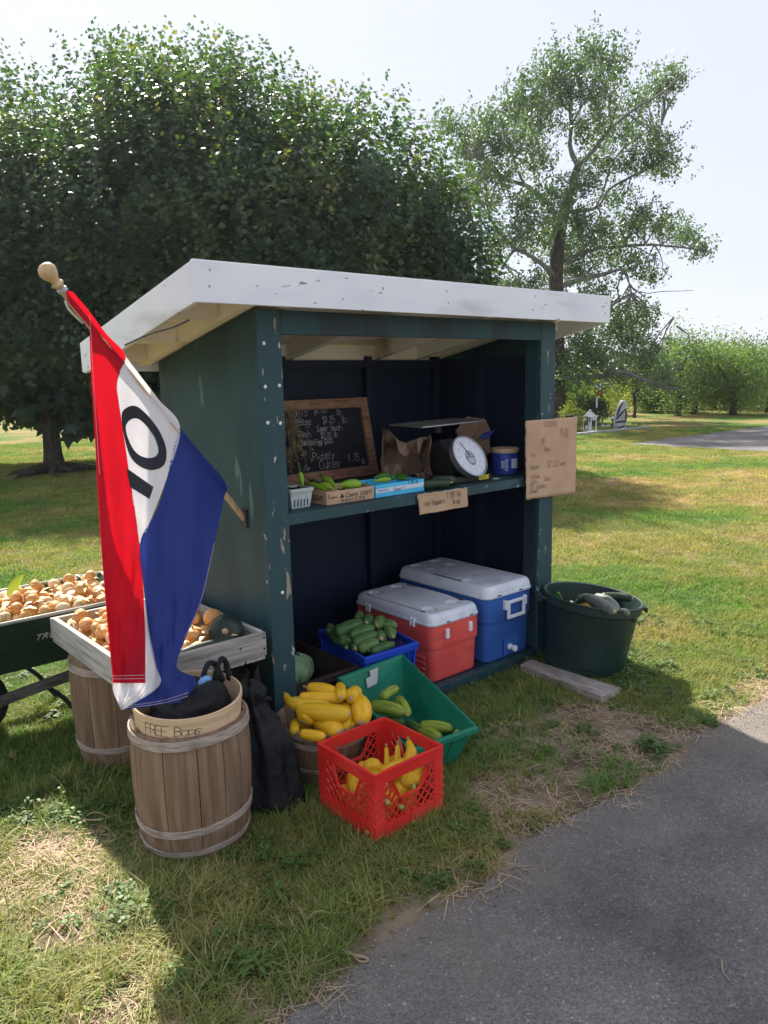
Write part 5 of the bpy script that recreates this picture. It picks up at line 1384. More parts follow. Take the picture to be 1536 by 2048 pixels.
def put_onion(p, r, label, group):
    o = bpy.data.objects.new('onion', RND.choice(ONION)); COL.objects.link(o)
    o.location = p; o.scale = (r * RND.uniform(.85, 1.08), r * RND.uniform(.85, 1.08), r * RND.uniform(.72, 1.05)); o.rotation_euler = (RND.uniform(-1.7, 1.7), RND.uniform(-1.7, 1.7), RND.uniform(0, 6.28))
    return tag(o, label, 'onion', group)
sqp = atZ(452, 1262, .595)
nx_, ny_ = 8, 12
for j in range(ny_):
    for i in range(nx_):
        x = TX0 + .058 + (TX1 - TX0 - .116) * (i + (.5 if j % 2 else 0) * .8) / (nx_ - .6); y = TY0 + .075 + (TY1 - TY0 - .13) * j / (ny_ - 1)
        x += RND.uniform(-.010, .010); y += RND.uniform(-.010, .010)
        if x > TX1 - .06: continue
        if math.hypot(x - sqp.x, y - sqp.y) < .09: continue
        put_onion(Vector((x, y, .548 + RND.uniform(0, .012))), RND.uniform(.031, .038), 'brown skinned onion lying among the others in the wooden tray', 'onions in the wooden tray')
for i in range(26):
    x = RND.uniform(TX0 + .07, TX1 - .07); y = RND.uniform(TY0 + .16, TY1 - .08)
    if math.hypot(x - sqp.x, y - sqp.y) < .11: continue
    put_onion(Vector((x, y, .598 + RND.uniform(0, .012))), RND.uniform(.030, .038), 'brown skinned onion on top of the pile in the wooden tray', 'onions heaped on the wooden tray')
put_onion(atZ(425, 1236, .615), .044, 'largest golden onion behind the dark round squash in the tray', 'onions heaped on the wooden tray')
def skins(label, x0, x1, y0, y1, zf, n):
    mb = MB()
    for _ in range(n):
        x, y = RND.uniform(x0, x1), RND.uniform(y0, y1); c = Vector((x, y, zf(x, y) + RND.uniform(-.012, .014))); a = RND.uniform(0, 6.28)
        u = Vector((math.cos(a), math.sin(a), RND.uniform(-.5, .5))); v = Vector((-math.sin(a), math.cos(a), RND.uniform(-.4, .6))); L_, w_ = RND.uniform(.010, .034), RND.uniform(.003, .013); k = len(mb.v)
        for t in (-1, 0, 1):
            for q in (-1, 1): mb.v.append(c + u * L_ * t + v * w_ * q * (1 - .5 * abs(t)) + Vector((0, 0, .008 * (1 - t * t))))
        mb.f += [[k, k + 1, k + 3, k + 2], [k + 2, k + 3, k + 5, k + 4]]
    return tag(mb.build('onion_skins', M['onion_pale'], None, smooth=True), label, 'onion skins', kind='stuff')
skins('loose papery onion skins and dry tops in the wooden tray', TX0 + .04, TX1 - .04, TY0 + .06, TY1 - .05, lambda x, y: .590, 60)
rs = MB().lathe((0, 0, 0), [(.002, -.058), (.03, -.056), (.058, -.038), (.072, 0), (.066, .03), (.046, .052), (.018, .058), (.006, .052)], 30, Euler((rad(70), rad(10), rad(-35))).to_matrix(), True, True, 10, .03)
o = rs.build('round_squash', M['black_squash'], None, smooth=True); o.location = Vector((sqp.x, sqp.y, .592)); tag(o, 'dark green round squash at the wall end of the onion tray', 'squash')
WM[o.name] = Matrix.Translation(o.location)
MB().lathe((0, 0, 0), [(.010, .050), (.013, .060), (.002, .062)], 9, Euler((rad(70), rad(10), rad(-35))).to_matrix()).build('stem', M['scar'], o, smooth=True, local=True)
produce('zucchini', 'dark zucchini lying along the front board of the onion tray', 'zucchini', [Vector((1.44, 2.612, .588)), Vector((1.20, 2.615, .585))], .026, 'zuke', 'zuke', None, 9, .02)

# ---------------------------------------------------------------- wheelbarrow
wbw = thing('wheelbarrow', 'dark green wheelbarrow with wooden handles, full of onions', 'wheelbarrow', (.95, 3.9, 0))
WR = [(.40, 3.475), (1.40, 3.475), (1.46, 4.07), (.34, 4.07)]; WBt = [(.62, 3.61), (1.18, 3.61), (1.20, 3.93), (.60, 3.93)]
WZ1, WZ0 = .592, .325
top_ = [Vector((*p, WZ1)) for p in WR]; bot_ = [Vector((*p, WZ0)) for p in WBt]
mid_ = [b.lerp(t, .5) + Vector((0, 0, -.02)) for b, t in zip(bot_, top_)]
ct = Vector((.90, 3.77, 0))
def shr(q, k, dz): return [Vector((ct.x + (p.x - ct.x) * k, ct.y + (p.y - ct.y) * k, p.z + dz)) for p in q]
MB().rings([bot_, mid_, top_, shr(top_, .985, 0), shr(mid_, .985, .004), shr(bot_, .98, .006)], True, True, True, False).build('tray', M['barrow'], wbw, bevel=.006)
rp_ = top_ + [top_[0]]
for a, b in zip(rp_, rp_[1:]): MB().tube([a + Vector((0, 0, .003)), b + Vector((0, 0, .003))], .0085, 8).build('rim', M['rim_metal'], wbw, smooth=True)
fn = (mid_[0].lerp(top_[0], 0) , mid_[1], top_[0])
f_, xd_, yd_ = surf(mid_[0], mid_[1], top_[0].lerp(mid_[0], 0))
upw = (top_[0].lerp(top_[1], .5) - mid_[0].lerp(mid_[1], .5)).normalized()
set_text('lettering', 'TRUE TEMPER', .048, atY(68, 1281, 3.522), (1, 0, 0), upw, M['print_white'], wbw, shear=.35, extrude=.0008, lift=.004)
for yy, y2 in ((3.535, 3.48), (4.01, 4.09)):
    MB().bar((.45, yy + (.12 if yy < 3.8 else -.12), .145), (1.58, y2, .355), .034, .044).build('handle', M['barrow_wood'], wbw, bevel=.004)
WC = Vector((.70, 3.77, .165))
my = Matrix.Rotation(rad(90), 3, 'X')
MB().lathe(WC, [(.105, -.040), (.148, -.045), (.161, -.030), (.165, 0), (.161, .030), (.148, .045), (.105, .040), (.100, .0), (.105, -.040)], 40, my, False, False).build('tyre', M['tyre'], wbw, smooth=True)
MB().lathe(WC, [(.0005, -.05), (.03, -.05), (.03, -.02), (.104, -.030), (.104, .030), (.03, .02), (.03, .05), (.0005, .05)], 24, my, False, False).build('wheel_rim', M['barrow'], wbw, smooth=True, auto=40)
for yy in (3.58, 3.97):
    MB().tube(curve([(.98, yy, .235), (1.06, yy, .15), (1.13, yy - .02, .03), (1.19, yy - .02, .008), (1.27, yy, .05), (1.33, yy, .26)], 16), .011, 8).build('leg', M['dark'], wbw, smooth=True)
    MB().bar((.56, yy - (.0), .19), (.76, yy, .30), .03, .008).build('bracket', M['dark'], wbw)
MB().tube([(1.16, 3.56, .012), (1.16, 3.95, .012)], .010, 8).build('leg_brace', M['dark'], wbw, smooth=True)
n_on = 0
for lay, (zz, cnt) in enumerate(((.53, 70), (.575, 60), (.612, 12))):
    k = 0; pts_ = []; tries = 0
    while k < cnt and tries < 6000:
        tries += 1
        x = RND.uniform(.50, 1.38); y = RND.uniform(3.55, 3.99)
        if any(math.hypot(x - a, y - b) < .060 for a, b in pts_): continue
        if lay == 2 and (x < .82 or y < 3.67): continue
        pts_.append((x, y)); k += 1
        put_onion(Vector((x, y, zz + RND.uniform(-.008, .01) )), RND.uniform(.030, .038), 'brown onion in the heap filling the wheelbarrow', 'onions in the wheelbarrow')
skins('loose papery onion skins and dry tops in the wheelbarrow', .5, 1.38, 3.53, 4.0, lambda x, y: .610, 90)
lf = MB(); L0 = atZ(30, 1197, .60); P_ = curve([L0 + Vector((-.02, .05, -.03)), L0 + Vector((.01, .05, .04)), L0 + Vector((.07, .05, .11))], 9)
for i, p in enumerate(P_):
    wd = .028 * math.sin(math.pi * (.15 + .85 * i / 8)); lf.v += [p + Vector((-.3, .2, .6)).normalized() * wd, p + Vector((0, -.006, 0)), p - Vector((-.3, .2, .6)).normalized() * wd]
for i in range(8):
    for q in (0, 1): lf.f.append([i * 3 + q, i * 3 + q + 1, i * 3 + q + 4, i * 3 + q + 3])
tag(lf.build('corn_leaf', M['leaf_yellow'], None, smooth=True, origin=L0), 'yellow green blade of leaf sticking up behind the wheelbarrow rim', 'leaf')

# ---------------------------------------------------------------- flag on a wooden pole
PT, PB = atY(97, 545, 2.60), Vector((1.600, 2.767, 1.035))
fp = thing('flagpole', 'wooden flagpole with a turned knob, fixed to the side of the stand', 'flagpole', tuple(PB))
pd = (PT - PB).normalized(); qz = pd.to_track_quat('Z', 'Y').to_matrix(); Lp = (PT - PB).length
MB().lathe(PB, [(.0125, 0), (.0125, Lp - .075)], 14, qz).build('pole', M['pole_wood'], fp, smooth=True, auto=40)
MB().lathe(PB + pd * (Lp - .075), [(.013, 0), (.017, .003), (.017, .014), (.013, .018)], 16, qz).build('collar', M['metal'], fp, smooth=True, auto=40)
MB().lathe(PB + pd * (Lp - .056), [(.014, 0), (.0155, .006), (.020, .010), (.020, .016), (.014, .020), (.015, .028), (.024, .042), (.029, .056), (.029, .066), (.023, .078), (.012, .085), (.0005, .087)], 22, qz).build('knob', M['pole_wood'], fp, smooth=True)
sv = Vector((0, -1, .2)).cross(pd).normalized()
MB().tube(curve([PB + pd * (Lp - .095) + sv * .014, PB + pd * (Lp - .12) + sv * .024, PB + pd * (Lp - .16) + sv * .020, PB + pd * (Lp - .185) + sv * .015], 8), .005, 6).build('clip', M['clear'], fp, smooth=True)
MB().box(PB + pd * .004, (.012, .05, .075)).build('bracket', M['dark'], fp, bevel=.003)

def flag_pt(px, py, off=0.0):
    yt_ = 580 + (px - 131) * 1.2226
    v = max(0.0, min(1.02, (py - yt_) / max(60.0, 1425 - yt_)))
    k = (px - 97) / (490 - 97)
    Yt = 2.60 + .167 * k - .022
    Y = Yt + (2.27 - Yt) * v ** 1.15
    Y += .0035 * math.sin(px / 2.9 + py / 31.0) * v + .003 * math.sin(px / 7.0 - py / 11.0) * v
    Y += .016 * v ** .5 * math.sin(px / 13.0 + py / 150.0) + .008 * v * math.sin(px / 6.1 - py / 70.0 + 1)
    return atY(px, py, Y + off)
flag = thing('flag', 'red white and blue open flag hanging limp from the wooden pole', 'flag', tuple(atY(300, 1000, 2.5)))
def cloth(name, left, right, m_, off=0.0, nu=24, nv=70, rip=0):
    l = curve([(x, y, 0) for x, y in left], nv + 1); r = curve([(x, y, 0) for x, y in right], nv + 1)
    mb = MB()
    for j in range(nv + 1):
        for i in range(nu + 1):
            p = l[j].lerp(r[j], i / nu)
            mb.v.append(flag_pt(p.x, p.y, off + rip * math.sin(i * 2.2)))
    for j in range(nv):
        for i in range(nu):
            a = j * (nu + 1) + i; mb.f.append([a, a + 1, a + nu + 2, a + nu + 1])
    return mb.build(name, M[m_], flag, smooth=True)
cloth('red_stripe', [(132, 580), (139, 607), (177, 652), (179, 680), (183, 761), (195, 949), (203, 1100), (215, 1250), (226, 1366)],
      [(146, 584), (175, 618), (213, 668), (251, 713), (234, 767), (251, 894), (279, 1088), (289, 1230), (291, 1366)], 'flag_red')
cloth('white_stripe', [(251, 713), (234, 767), (237, 800), (251, 894), (264, 988), (279, 1087)], [(252, 714), (285, 757), (318, 800), (360, 855), (334, 955), (282, 1089)], 'flag_white')
cloth('blue_stripe', [(360, 855), (346, 900), (330, 972), (310, 1027), (280, 1087), (288, 1180), (298, 1260), (312, 1330), (318, 1372), (246, 1420)],
      [(361, 856), (400, 904), (451, 966), (447, 1000), (431, 1078), (404, 1200), (372, 1275), (354, 1334), (391, 1358), (377, 1402)], 'flag_blue')
cloth('white_underside', [(287, 1200), (281, 1290), (227, 1364), (241, 1419)], [(291, 1200), (307, 1281), (323, 1366), (247, 1420)], 'flag_white', .012, rip=.003)
cloth('red_fold', [(184, 770), (200, 1060), (212, 1200), (226, 1345)], [(187, 770), (224, 1060), (284, 1195), (290, 1345)], 'flag_red', .02)
cloth('red_fold', [(140, 590), (177, 652), (182, 690)], [(150, 592), (203, 660), (250, 716)], 'flag_red', .02, 12, 20)
def loop_px(pts, n):
    P_ = [Vector((*p, 0)) for p in pts]; m_ = len(P_); out = []
    for i in range(n):
        t = i / n * m_; k = int(t); t -= k
        a, b, c, d_ = (P_[(k + q) % m_] for q in (-1, 0, 1, 2))
        out.append(.5 * ((2 * b) + (c - a) * t + (2 * a - 5 * b + 4 * c - d_) * t * t + (3 * b - a - 3 * c + d_) * t ** 3))
    return out
oo = loop_px([(243, 832), (254, 815), (274, 813), (300, 836), (322, 868), (333, 902), (328, 930), (306, 940), (282, 934), (262, 915), (250, 880)], 66)
oi_ = loop_px([(252, 852), (262, 839), (277, 838), (294, 853), (310, 876), (317, 900), (312, 912), (298, 916), (280, 911), (266, 897), (255, 873)], 66)
mb_ = MB()
NS = 5
for i in range(66):
    for k in range(NS): p = oo[i].lerp(oi_[i], k / (NS - 1)); mb_.v.append(flag_pt(p.x, p.y, -.0035))
for i in range(66):
    for k in range(NS - 1): j = (i + 1) % 66; mb_.f.append([i * NS + k, i * NS + k + 1, j * NS + k + 1, j * NS + k])
mb_.build('letter_o', M['flag_black'], flag, smooth=True)
mb_ = MB(); nu, nv = 12, 6
for j in range(nv + 1):
    for i in range(nu + 1):
        a = Vector((253, 936, 0)).lerp(Vector((307, 974, 0)), i / nu); b = Vector((260, 974, 0)).lerp(Vector((299, 998, 0)), i / nu); p = a.lerp(b, j / nv)
        mb_.v.append(flag_pt(p.x, p.y, -.0035))
for j in range(nv):
    for i in range(nu): a = j * (nu + 1) + i; mb_.f.append([a, a + 1, a + nu + 2, a + nu + 1])
mb_.build('letter_stem', M['flag_black'], flag, smooth=True)
def stitch(pts, w_=1.1):
    C = curve([(x, y, 0) for x, y in pts], 40)
    mb = MB()
    for a, b in zip(C, C[1:]):
        d_ = (b - a).normalized(); s_ = Vector((-d_.y, d_.x, 0)) * w_ / 2
        mb.poly([flag_pt(*(a - s_).xy, -.003), flag_pt(*(b - s_).xy, -.003), flag_pt(*(b + s_).xy, -.003), flag_pt(*(a + s_).xy, -.003)])
    return mb
for P_ in ([(224, 1352), (291, 1350)], [(225, 1358), (291, 1357)], [(179, 630), (183, 690), (187, 761), (199, 949)], [(252, 1412), (320, 1402), (378, 1385)], [(250, 1416), (320, 1407), (378, 1392)], [(429, 1085), (402, 1200), (369, 1276)]):
    stitch(P_, .8).build('stitching', M['thread'], flag)

# ---------------------------------------------------------------- trees
MAPLE = np.array([(0, 0, 0), (.42, .02, -.05), (.30, .26, 0), (.60, .48, -.10), (.24, .56, .02), (0, 1, -.12), (-.24, .56, .02), (-.60, .48, -.10), (-.30, .26, 0), (-.42, .02, -.05)])
OVAL = np.array([(0, 0, 0), (.32, .45, .03), (0, 1, -.06), (-.32, .45, .03)])
def unit(a): return a / np.maximum(1e-9, np.linalg.norm(a, axis=1, keepdims=True))
def leaves(name, P, U, N_, size, tmpl, m_, parent):
    U = unit(U); Rr = unit(np.cross(U, N_)); Nn = np.cross(Rr, U)
    n = len(P); k = len(tmpl)
    V = P[:, None, :] + size[:, None, None] * (tmpl[None, :, 0:1] * Rr[:, None, :] + tmpl[None, :, 1:2] * U[:, None, :] + tmpl[None, :, 2:3] * Nn[:, None, :])
    F = np.arange(n * k).reshape(n, k)
    return mesh_np(name, V.reshape(-1, 3), F, m_, parent)

def maple(label, base, lobes, nsh, hgt_trunk, r_tr, seed, low=.62, lumps=.17):
    rg = np.random.default_rng(seed)
    t = thing('maple_tree', label, 'tree', tuple(base), group='maple trees behind the stand')
    base = Vector(base)
    lobes = [(np.array(c), np.array(r)) for c, r in lobes]
    ctr, rad3 = lobes[0]
    ph = rg.uniform(0, 6.28, 6)
    Bs, ds = [], []
    tot = sum(float(r[0] * r[2]) for c, r in lobes)
    for li, (c, r) in enumerate(lobes):
        m_ = int(nsh * float(r[0] * r[2]) / tot)
        d = unit(rg.normal(size=(m_, 3))); d[:, 2] = np.where(d[:, 2] < -.55, -d[:, 2] * .6, d[:, 2])
        lump = 1 + lumps * (np.sin(4.2 * d[:, 0] + ph[0]) * np.sin(3.7 * d[:, 1] + ph[1]) + .7 * np.sin(7.5 * d[:, 2] + ph[2] + 3 * d[:, 0]) * np.sin(6.1 * d[:, 1] + ph[3])) + rg.normal(size=m_) * .05
        q = c + d * r * lump[:, None] * .94
        ok = np.ones(m_, bool)
        for lj, (c2, r2) in enumerate(lobes):
            if lj != li: ok &= (((q - c2) / r2) ** 2).sum(1) > .72
        Bs.append(q[ok]); ds.append(d[ok])
    B = np.concatenate(Bs); d = np.concatenate(ds); nsh = len(B)
    D = unit(d * np.array([.55, .55, .35]) + np.array([0, 0, .85]) + rg.normal(size=(nsh, 3)) * .16)
    L = rg.uniform(.35, .95, nsh)
    per = 19
    tt = np.linspace(.02, 1, per)
    idx = np.repeat(np.arange(nsh), per); T = np.tile(tt, nsh)
    side = unit(np.cross(D[idx], rg.normal(size=(len(idx), 3))))
    P = B[idx] + D[idx] * (L[idx] * T)[:, None] + side * (.05 + .11 * (1 - T))[:, None]
    U = side * .9 + d[idx] * .45 + np.array([0, 0, -.35]) * (1 - T)[:, None] + np.array([0, 0, .35]) * T[:, None] + rg.normal(size=(len(idx), 3)) * .25
    Nn = D[idx] * .8 + d[idx] * .3 + rg.normal(size=(len(idx), 3)) * .35
    S_ = rg.uniform(.07, .125, len(idx)) * (1.12 - .5 * T)
    low_ = .62 + .18 * np.sin(P[:, 0] * 2.3 + ph[4]) * np.sin(P[:, 1] * 2.9 + ph[5]) + low - .62
    ok = P[:, 2] > low_
    young = (T > .72) & (rg.random(nsh)[idx] < .11) & ok & (P[:, 2] > ctr[2] - .6)
    old = ok & ~young
    leaves('crown', P[old], U[old], Nn[old], S_[old], MAPLE, M['leaf_maple'], t)
    leaves('young_shoots', P[young], U[young], Nn[young], S_[young], MAPLE, M['leaf_tip'], t)
    ni = int(nsh * 4.2)
    di = unit(rg.normal(size=(ni, 3))); wl = rg.integers(0, len(lobes), ni)
    Pi = np.array([c for c, r in lobes])[wl] + di * np.array([r for c, r in lobes])[wl] * rg.uniform(.45, .92, ni)[:, None] ** .6
    ki = Pi[:, 2] > low + .1
    leaves('inner_foliage', Pi[ki], rg.normal(size=(ki.sum(), 3)) + np.array([0, 0, -.5]), rg.normal(size=(ki.sum(), 3)) + np.array([0, 0, .8]), rg.uniform(.18, .34, ki.sum()), MAPLE, M['leaf_maple'], t)
    tp = [base + Vector((0, 0, z)) for z in (-.05, .05, .15, .35, .8, hgt_trunk)]
    MB().tube(tp, [r_tr * k for k in (2.0, 1.65, 1.25, 1.05, .97, .8)], 14).jitter(.02, 6, seed).build('trunk', M['bark'], t, smooth=True)
    for k in range(7):
        a = k * .9 + seed; e = Vector((ctr[0] + rad3[0] * .6 * math.cos(a), ctr[1] + rad3[1] * .6 * math.sin(a), ctr[2] + rad3[2] * RND.uniform(-.1, .6)))
        s_ = tp[-1] - Vector((0, 0, .3 * (k % 3)))
        MB().tube(curve([s_, s_.lerp(e, .45) + Vector((0, 0, .3)), e], 8), [r_tr * (.55 - .06 * i) for i in range(8)], 7).build('limb', M['bark'], t, smooth=True)
    return t

mpA = atD(110, 945, 14.243); mpA.z = 0
def lobe(x, D, z, rw, rz):
    p = atD(x, 500, D); return ((p.x, p.y, z), (rw, rw, rz))
maple('shady maple with its dark trunk showing at the flag side of the lawn', mpA, [lobe(-10, 14.8, 3.6, 3.0, 3.05), lobe(150, 14.2, 3.2, 2.2, 2.8)], 3700, 2.2, .155, 3)
cB = lobe(470, 14.0, 0, 1, 1)[0]
maple('broad dense maple rising behind the stand roof', (cB[0], cB[1], 0), [lobe(385, 14.1, 3.65, 2.4, 3.4), lobe(600, 13.9, 3.25, 2.5, 2.85), lobe(790, 13.8, 2.6, 1.6, 2.35)], 5000, 2.4, .18, 8, lumps=.17)

def mound(label, pos, r, h, seed):      # raised roots at the maple foot
    pass
rt = MB()
for k in range(9):
    a = k * .75; p = mpA + Vector((math.cos(a), math.sin(a), 0)) * .15
    q = mpA + Vector((math.cos(a), math.sin(a), 0)) * RND.uniform(.7, 1.3)
    rt.tube(curve([p + Vector((0, 0, .10)), p.lerp(q, .5) + Vector((RND.uniform(-.1, .1), RND.uniform(-.1, .1), .05)), q - Vector((0, 0, .03))], 7), [.09, .075, .06, .05, .04, .03, .02], 7)
maple_t = bpy.data.objects['maple_tree']
rt.jitter(.02, 8).build('root', M['bark'], maple_t, smooth=True)

# poplar: limbs surveyed in the plane of the tree, 24 m off
PD = 24.4
pop = thing('poplar_tree', 'tall open poplar with grey limbs beyond the roof end', 'tree', tuple(Vector((20.08, 15.03, 0))))
def pp(x, y, dd=0.0): return atD(768 + x * .5, y * .5, PD + dd)
LIMB = [([(690, 1712), (688, 1450), (686, 1250), (690, 1050), (705, 920), (725, 830), (755, 730), (775, 665)], 0, .36, .13),
        ([(775, 665), (745, 590), (748, 500), (742, 400), (760, 300), (800, 200)], .4, .12, .03),
        ([(775, 665), (840, 600), (900, 520), (1010, 430), (1100, 380), (1190, 300)], -.5, .11, .025),
        ([(705, 900), (650, 810), (560, 740), (470, 715), (400, 640), (370, 560)], .6, .14, .03),
        ([(560, 740), (520, 640), (480, 520), (450, 440)], .9, .07, .02),
        ([(692, 1120), (625, 1050), (530, 1000), (480, 1060)], -.8, .13, .04),
        ([(530, 1000), (440, 900), (400, 780), (340, 640)], -1.0, .07, .02),
        ([(730, 850), (850, 830), (900, 760), (1000, 700), (1140, 640)], 1.0, .09, .025),
        ([(850, 830), (880, 750), (920, 640), (1000, 560), (1110, 500)], 1.3, .06, .02),
        ([(690, 1060), (830, 1000), (1040, 980), (1150, 985), (1270, 1000)], .8, .09, .03),
        ([(690, 1150), (800, 1115), (900, 1090), (960, 1075)], -.6, .12, .06),
        ([(960, 1075), (935, 1150), (940, 1230)], -.6, .05, .02), ([(955, 1078), (985, 1140), (1030, 1170), (1240, 1160)], -.6, .04, .01), ([(965, 1075), (1010, 1200), (1160, 1270)], -.6, .035, .008),
        ([(686, 1330), (820, 1290), (940, 1200), (1010, 1170)], -1.2, .10, .03),
        ([(686, 1510), (760, 1510), (860, 1505), (960, 1490), (1040, 1520), (1110, 1550), (1180, 1552)], -1.5, .13, .05),
        ([(690, 1260), (610, 1200), (520, 1180), (450, 1200)], .5, .07, .02),
        ([(742, 450), (660, 330), (600, 260)], .2, .05, .015), ([(748, 500), (830, 360), (900, 250)], .6, .05, .015), ([(880, 1500), (930, 1560), (960, 1620)], -1.6, .03, .01)]
for P_, dd, r0, r1 in LIMB:
    n = max(6, len(P_) * 3); C = curve([pp(x, y, dd * (i / (len(P_) - 1)) ** .7) for i, (x, y) in enumerate(P_)], n)
    MB().tube(C, [(r0 + (r1 - r0) * i / (n - 1)) * (.72 if r0 < .3 else .85) for i in range(n)], 8).jitter(.03, 3, r0).build('limb' if r0 < .3 else 'trunk', M['bark_pale' if r0 < .3 else 'bark'], pop, smooth=True)
LIMBPTS = [p for o_ in pop.children for p in [v.co.copy() for v in o_.data.vertices][::8]]
BLOB = [(700, 230, 70, 80), (830, 190, 80, 70), (920, 230, 60, 70), (600, 330, 80, 70), (740, 330, 100, 70), (860, 330, 80, 70), (520, 420, 80, 70), (640, 440, 90, 70), (1000, 380, 80, 60), (1100, 310, 80, 60), (1170, 280, 45, 45),
        (400, 450, 60, 60), (450, 540, 70, 60), (560, 540, 80, 60), (820, 480, 90, 60), (940, 500, 80, 50), (1060, 520, 80, 50), (1110, 560, 60, 50), (260, 470, 60, 60), (330, 560, 70, 70), (400, 650, 70, 60), (480, 660, 70, 50),
        (620, 620, 70, 50), (870, 620, 80, 50), (1000, 620, 80, 50), (1120, 640, 70, 45), (700, 740, 80, 50), (800, 700, 60, 50), (560, 780, 70, 50), (420, 780, 60, 60), (340, 740, 60, 70), (930, 760, 70, 40), (640, 850, 80, 50), (760, 850, 80, 50), (1040, 820, 70, 45),
        (540, 900, 80, 60), (650, 940, 90, 60), (760, 960, 90, 60), (860, 900, 80, 60), (980, 880, 80, 50), (1100, 880, 80, 45), (1200, 900, 70, 45), (1260, 960, 55, 45), (440, 960, 60, 60), (900, 990, 80, 50), (1000, 1030, 80, 45), (700, 1050, 80, 50), (800, 1060, 70, 45), (1070, 1080, 40, 40),
        (560, 1120, 80, 50), (650, 1150, 70, 45), (480, 1120, 60, 50), (850, 1140, 70, 40), (960, 1230, 70, 60), (1040, 1240, 60, 60), (900, 1300, 80, 60), (1000, 1320, 80, 60), (800, 1330, 80, 50), (740, 1420, 80, 60), (860, 1400, 90, 60), (960, 1410, 80, 50), (1080, 1400, 70, 50), (800, 1480, 80, 35), (920, 1480, 80, 40), (1040, 1480, 80, 45), (1130, 1470, 70, 50), (720, 1490, 50, 40)]
rg = np.random.default_rng(44)
PP, UU = [], []
for x, y, rx, ry in BLOB:
    n = int(rx * ry * .26)
    k = rg.normal(size=(n, 3)) * .55
    c = pp(x, y, rg.uniform(-1.6, 1.6)); sx = rx * .5 * PD / 1538; sy = ry * .5 * PD / 1538
    # twigs: leaves strung along short upright sprays
    tw = rg.normal(size=(max(3, n // 16), 3)) * .50; wh = rg.integers(0, len(tw), n); al = rg.uniform(0, 1, n)
    o_ = tw[wh] * np.array([1, 1, 1]) 
    vec = np.array(c)[None, :] + (o_[:, 0:1] * sx) * np.array(AX)[None, :] + (o_[:, 1:2] * sy) * np.array([0, 0, 1.0])[None, :] + (o_[:, 2:3] * sx * 1.2) * np.array([.65, .76, 0])[None, :]
    dirn = unit(np.stack([rg.normal(size=len(tw)) * .5, rg.normal(size=len(tw)) * .5, np.abs(rg.normal(size=len(tw))) * .6 + .45], 1))
    vec = vec + dirn[wh] * (al * rg.uniform(.3, .75, len(tw))[wh])[:, None] + rg.normal(size=(n, 3)) * .05
    PP.append(vec)
    inv = Vector(c) - Vector(pop.location)
    q_ = min(LIMBPTS, key=lambda p: (p - inv).length)
    tb = MB()
    for kk in range(4):
        e = inv + Vector((rg.normal() * sx * .7, rg.normal() * sx * .7, rg.normal() * sy * .4 + .1 - .42)); s0_ = q_.lerp(e, .25 * (kk > 1))
        tb.tube(curve([s0_, s0_.lerp(e, .5) + Vector((rg.normal() * .12, rg.normal() * .12, .08)), e], 6), [.030, .024, .019, .014, .010, .006], 5)
    tb.build('twig', M['bark_pale'], pop, local=True)
PP = np.concatenate(PP)
PP[:, 2] -= .42
n = len(PP)
leaves('crown', PP, rg.normal(size=(n, 3)) + np.array([0, 0, -.4]), rg.normal(size=(n, 3)), rg.uniform(.07, .12, n), OVAL, M['leaf_poplar'], pop)

def clump_tree(name, label, base, ctr, rad3, nclump, per, lsz, m_, trunk=None, seed=1, sig=.22, group=None, cat='tree', low=.05):
    rg = np.random.default_rng(seed)
    t = thing(name, label, cat, tuple(base), group=group)
    d = unit(rg.normal(size=(nclump, 3))); cc = np.array(ctr) + d * np.array(rad3) * (rg.uniform(.15, 1, nclump) ** .45)[:, None] * (1 + .34 * np.sin(5 * d[:, 0:1] + seed) * np.sin(4 * d[:, 2:3] + seed))
    w_ = np.repeat(np.arange(nclump), per)
    P = cc[w_] + rg.normal(size=(len(w_), 3)) * sig * min(rad3) * np.array([1, 1, .85])
    ok = P[:, 2] > low; P = P[ok]; n = len(P)
    leaves('crown' if cat == 'tree' else 'foliage', P, rg.normal(size=(n, 3)) + np.array([0, 0, .3]), rg.normal(size=(n, 3)) + np.array([0, 0, .4]), rg.uniform(.7, 1.3, n) * lsz, OVAL, M[m_], t)
    b = Vector(base)
    if trunk:
        r0, hh, forks = trunk
        MB().tube([b + Vector((0, 0, -.05)), b + Vector((0, 0, .15)), b + Vector((.05, 0, hh * .6)), b + Vector((.02, .03, hh))], [r0 * 1.4, r0, r0 * .9, r0 * .8], 9).build('trunk', M['bark'], t, smooth=True)
        for k in range(forks):
            e = Vector(cc[k * 7 % nclump]); s_ = b + Vector((.02, .03, hh * .95))
            MB().tube(curve([s_, s_.lerp(e, .5) + Vector((0, 0, .1)), e], 6), [r0 * (.6 - .09 * i) for i in range(6)], 6).build('limb', M['bark'], t, smooth=True)
    return t
def gpx(x, D): p = atD(x, 0, D); return Vector((p.x, p.y, 0))
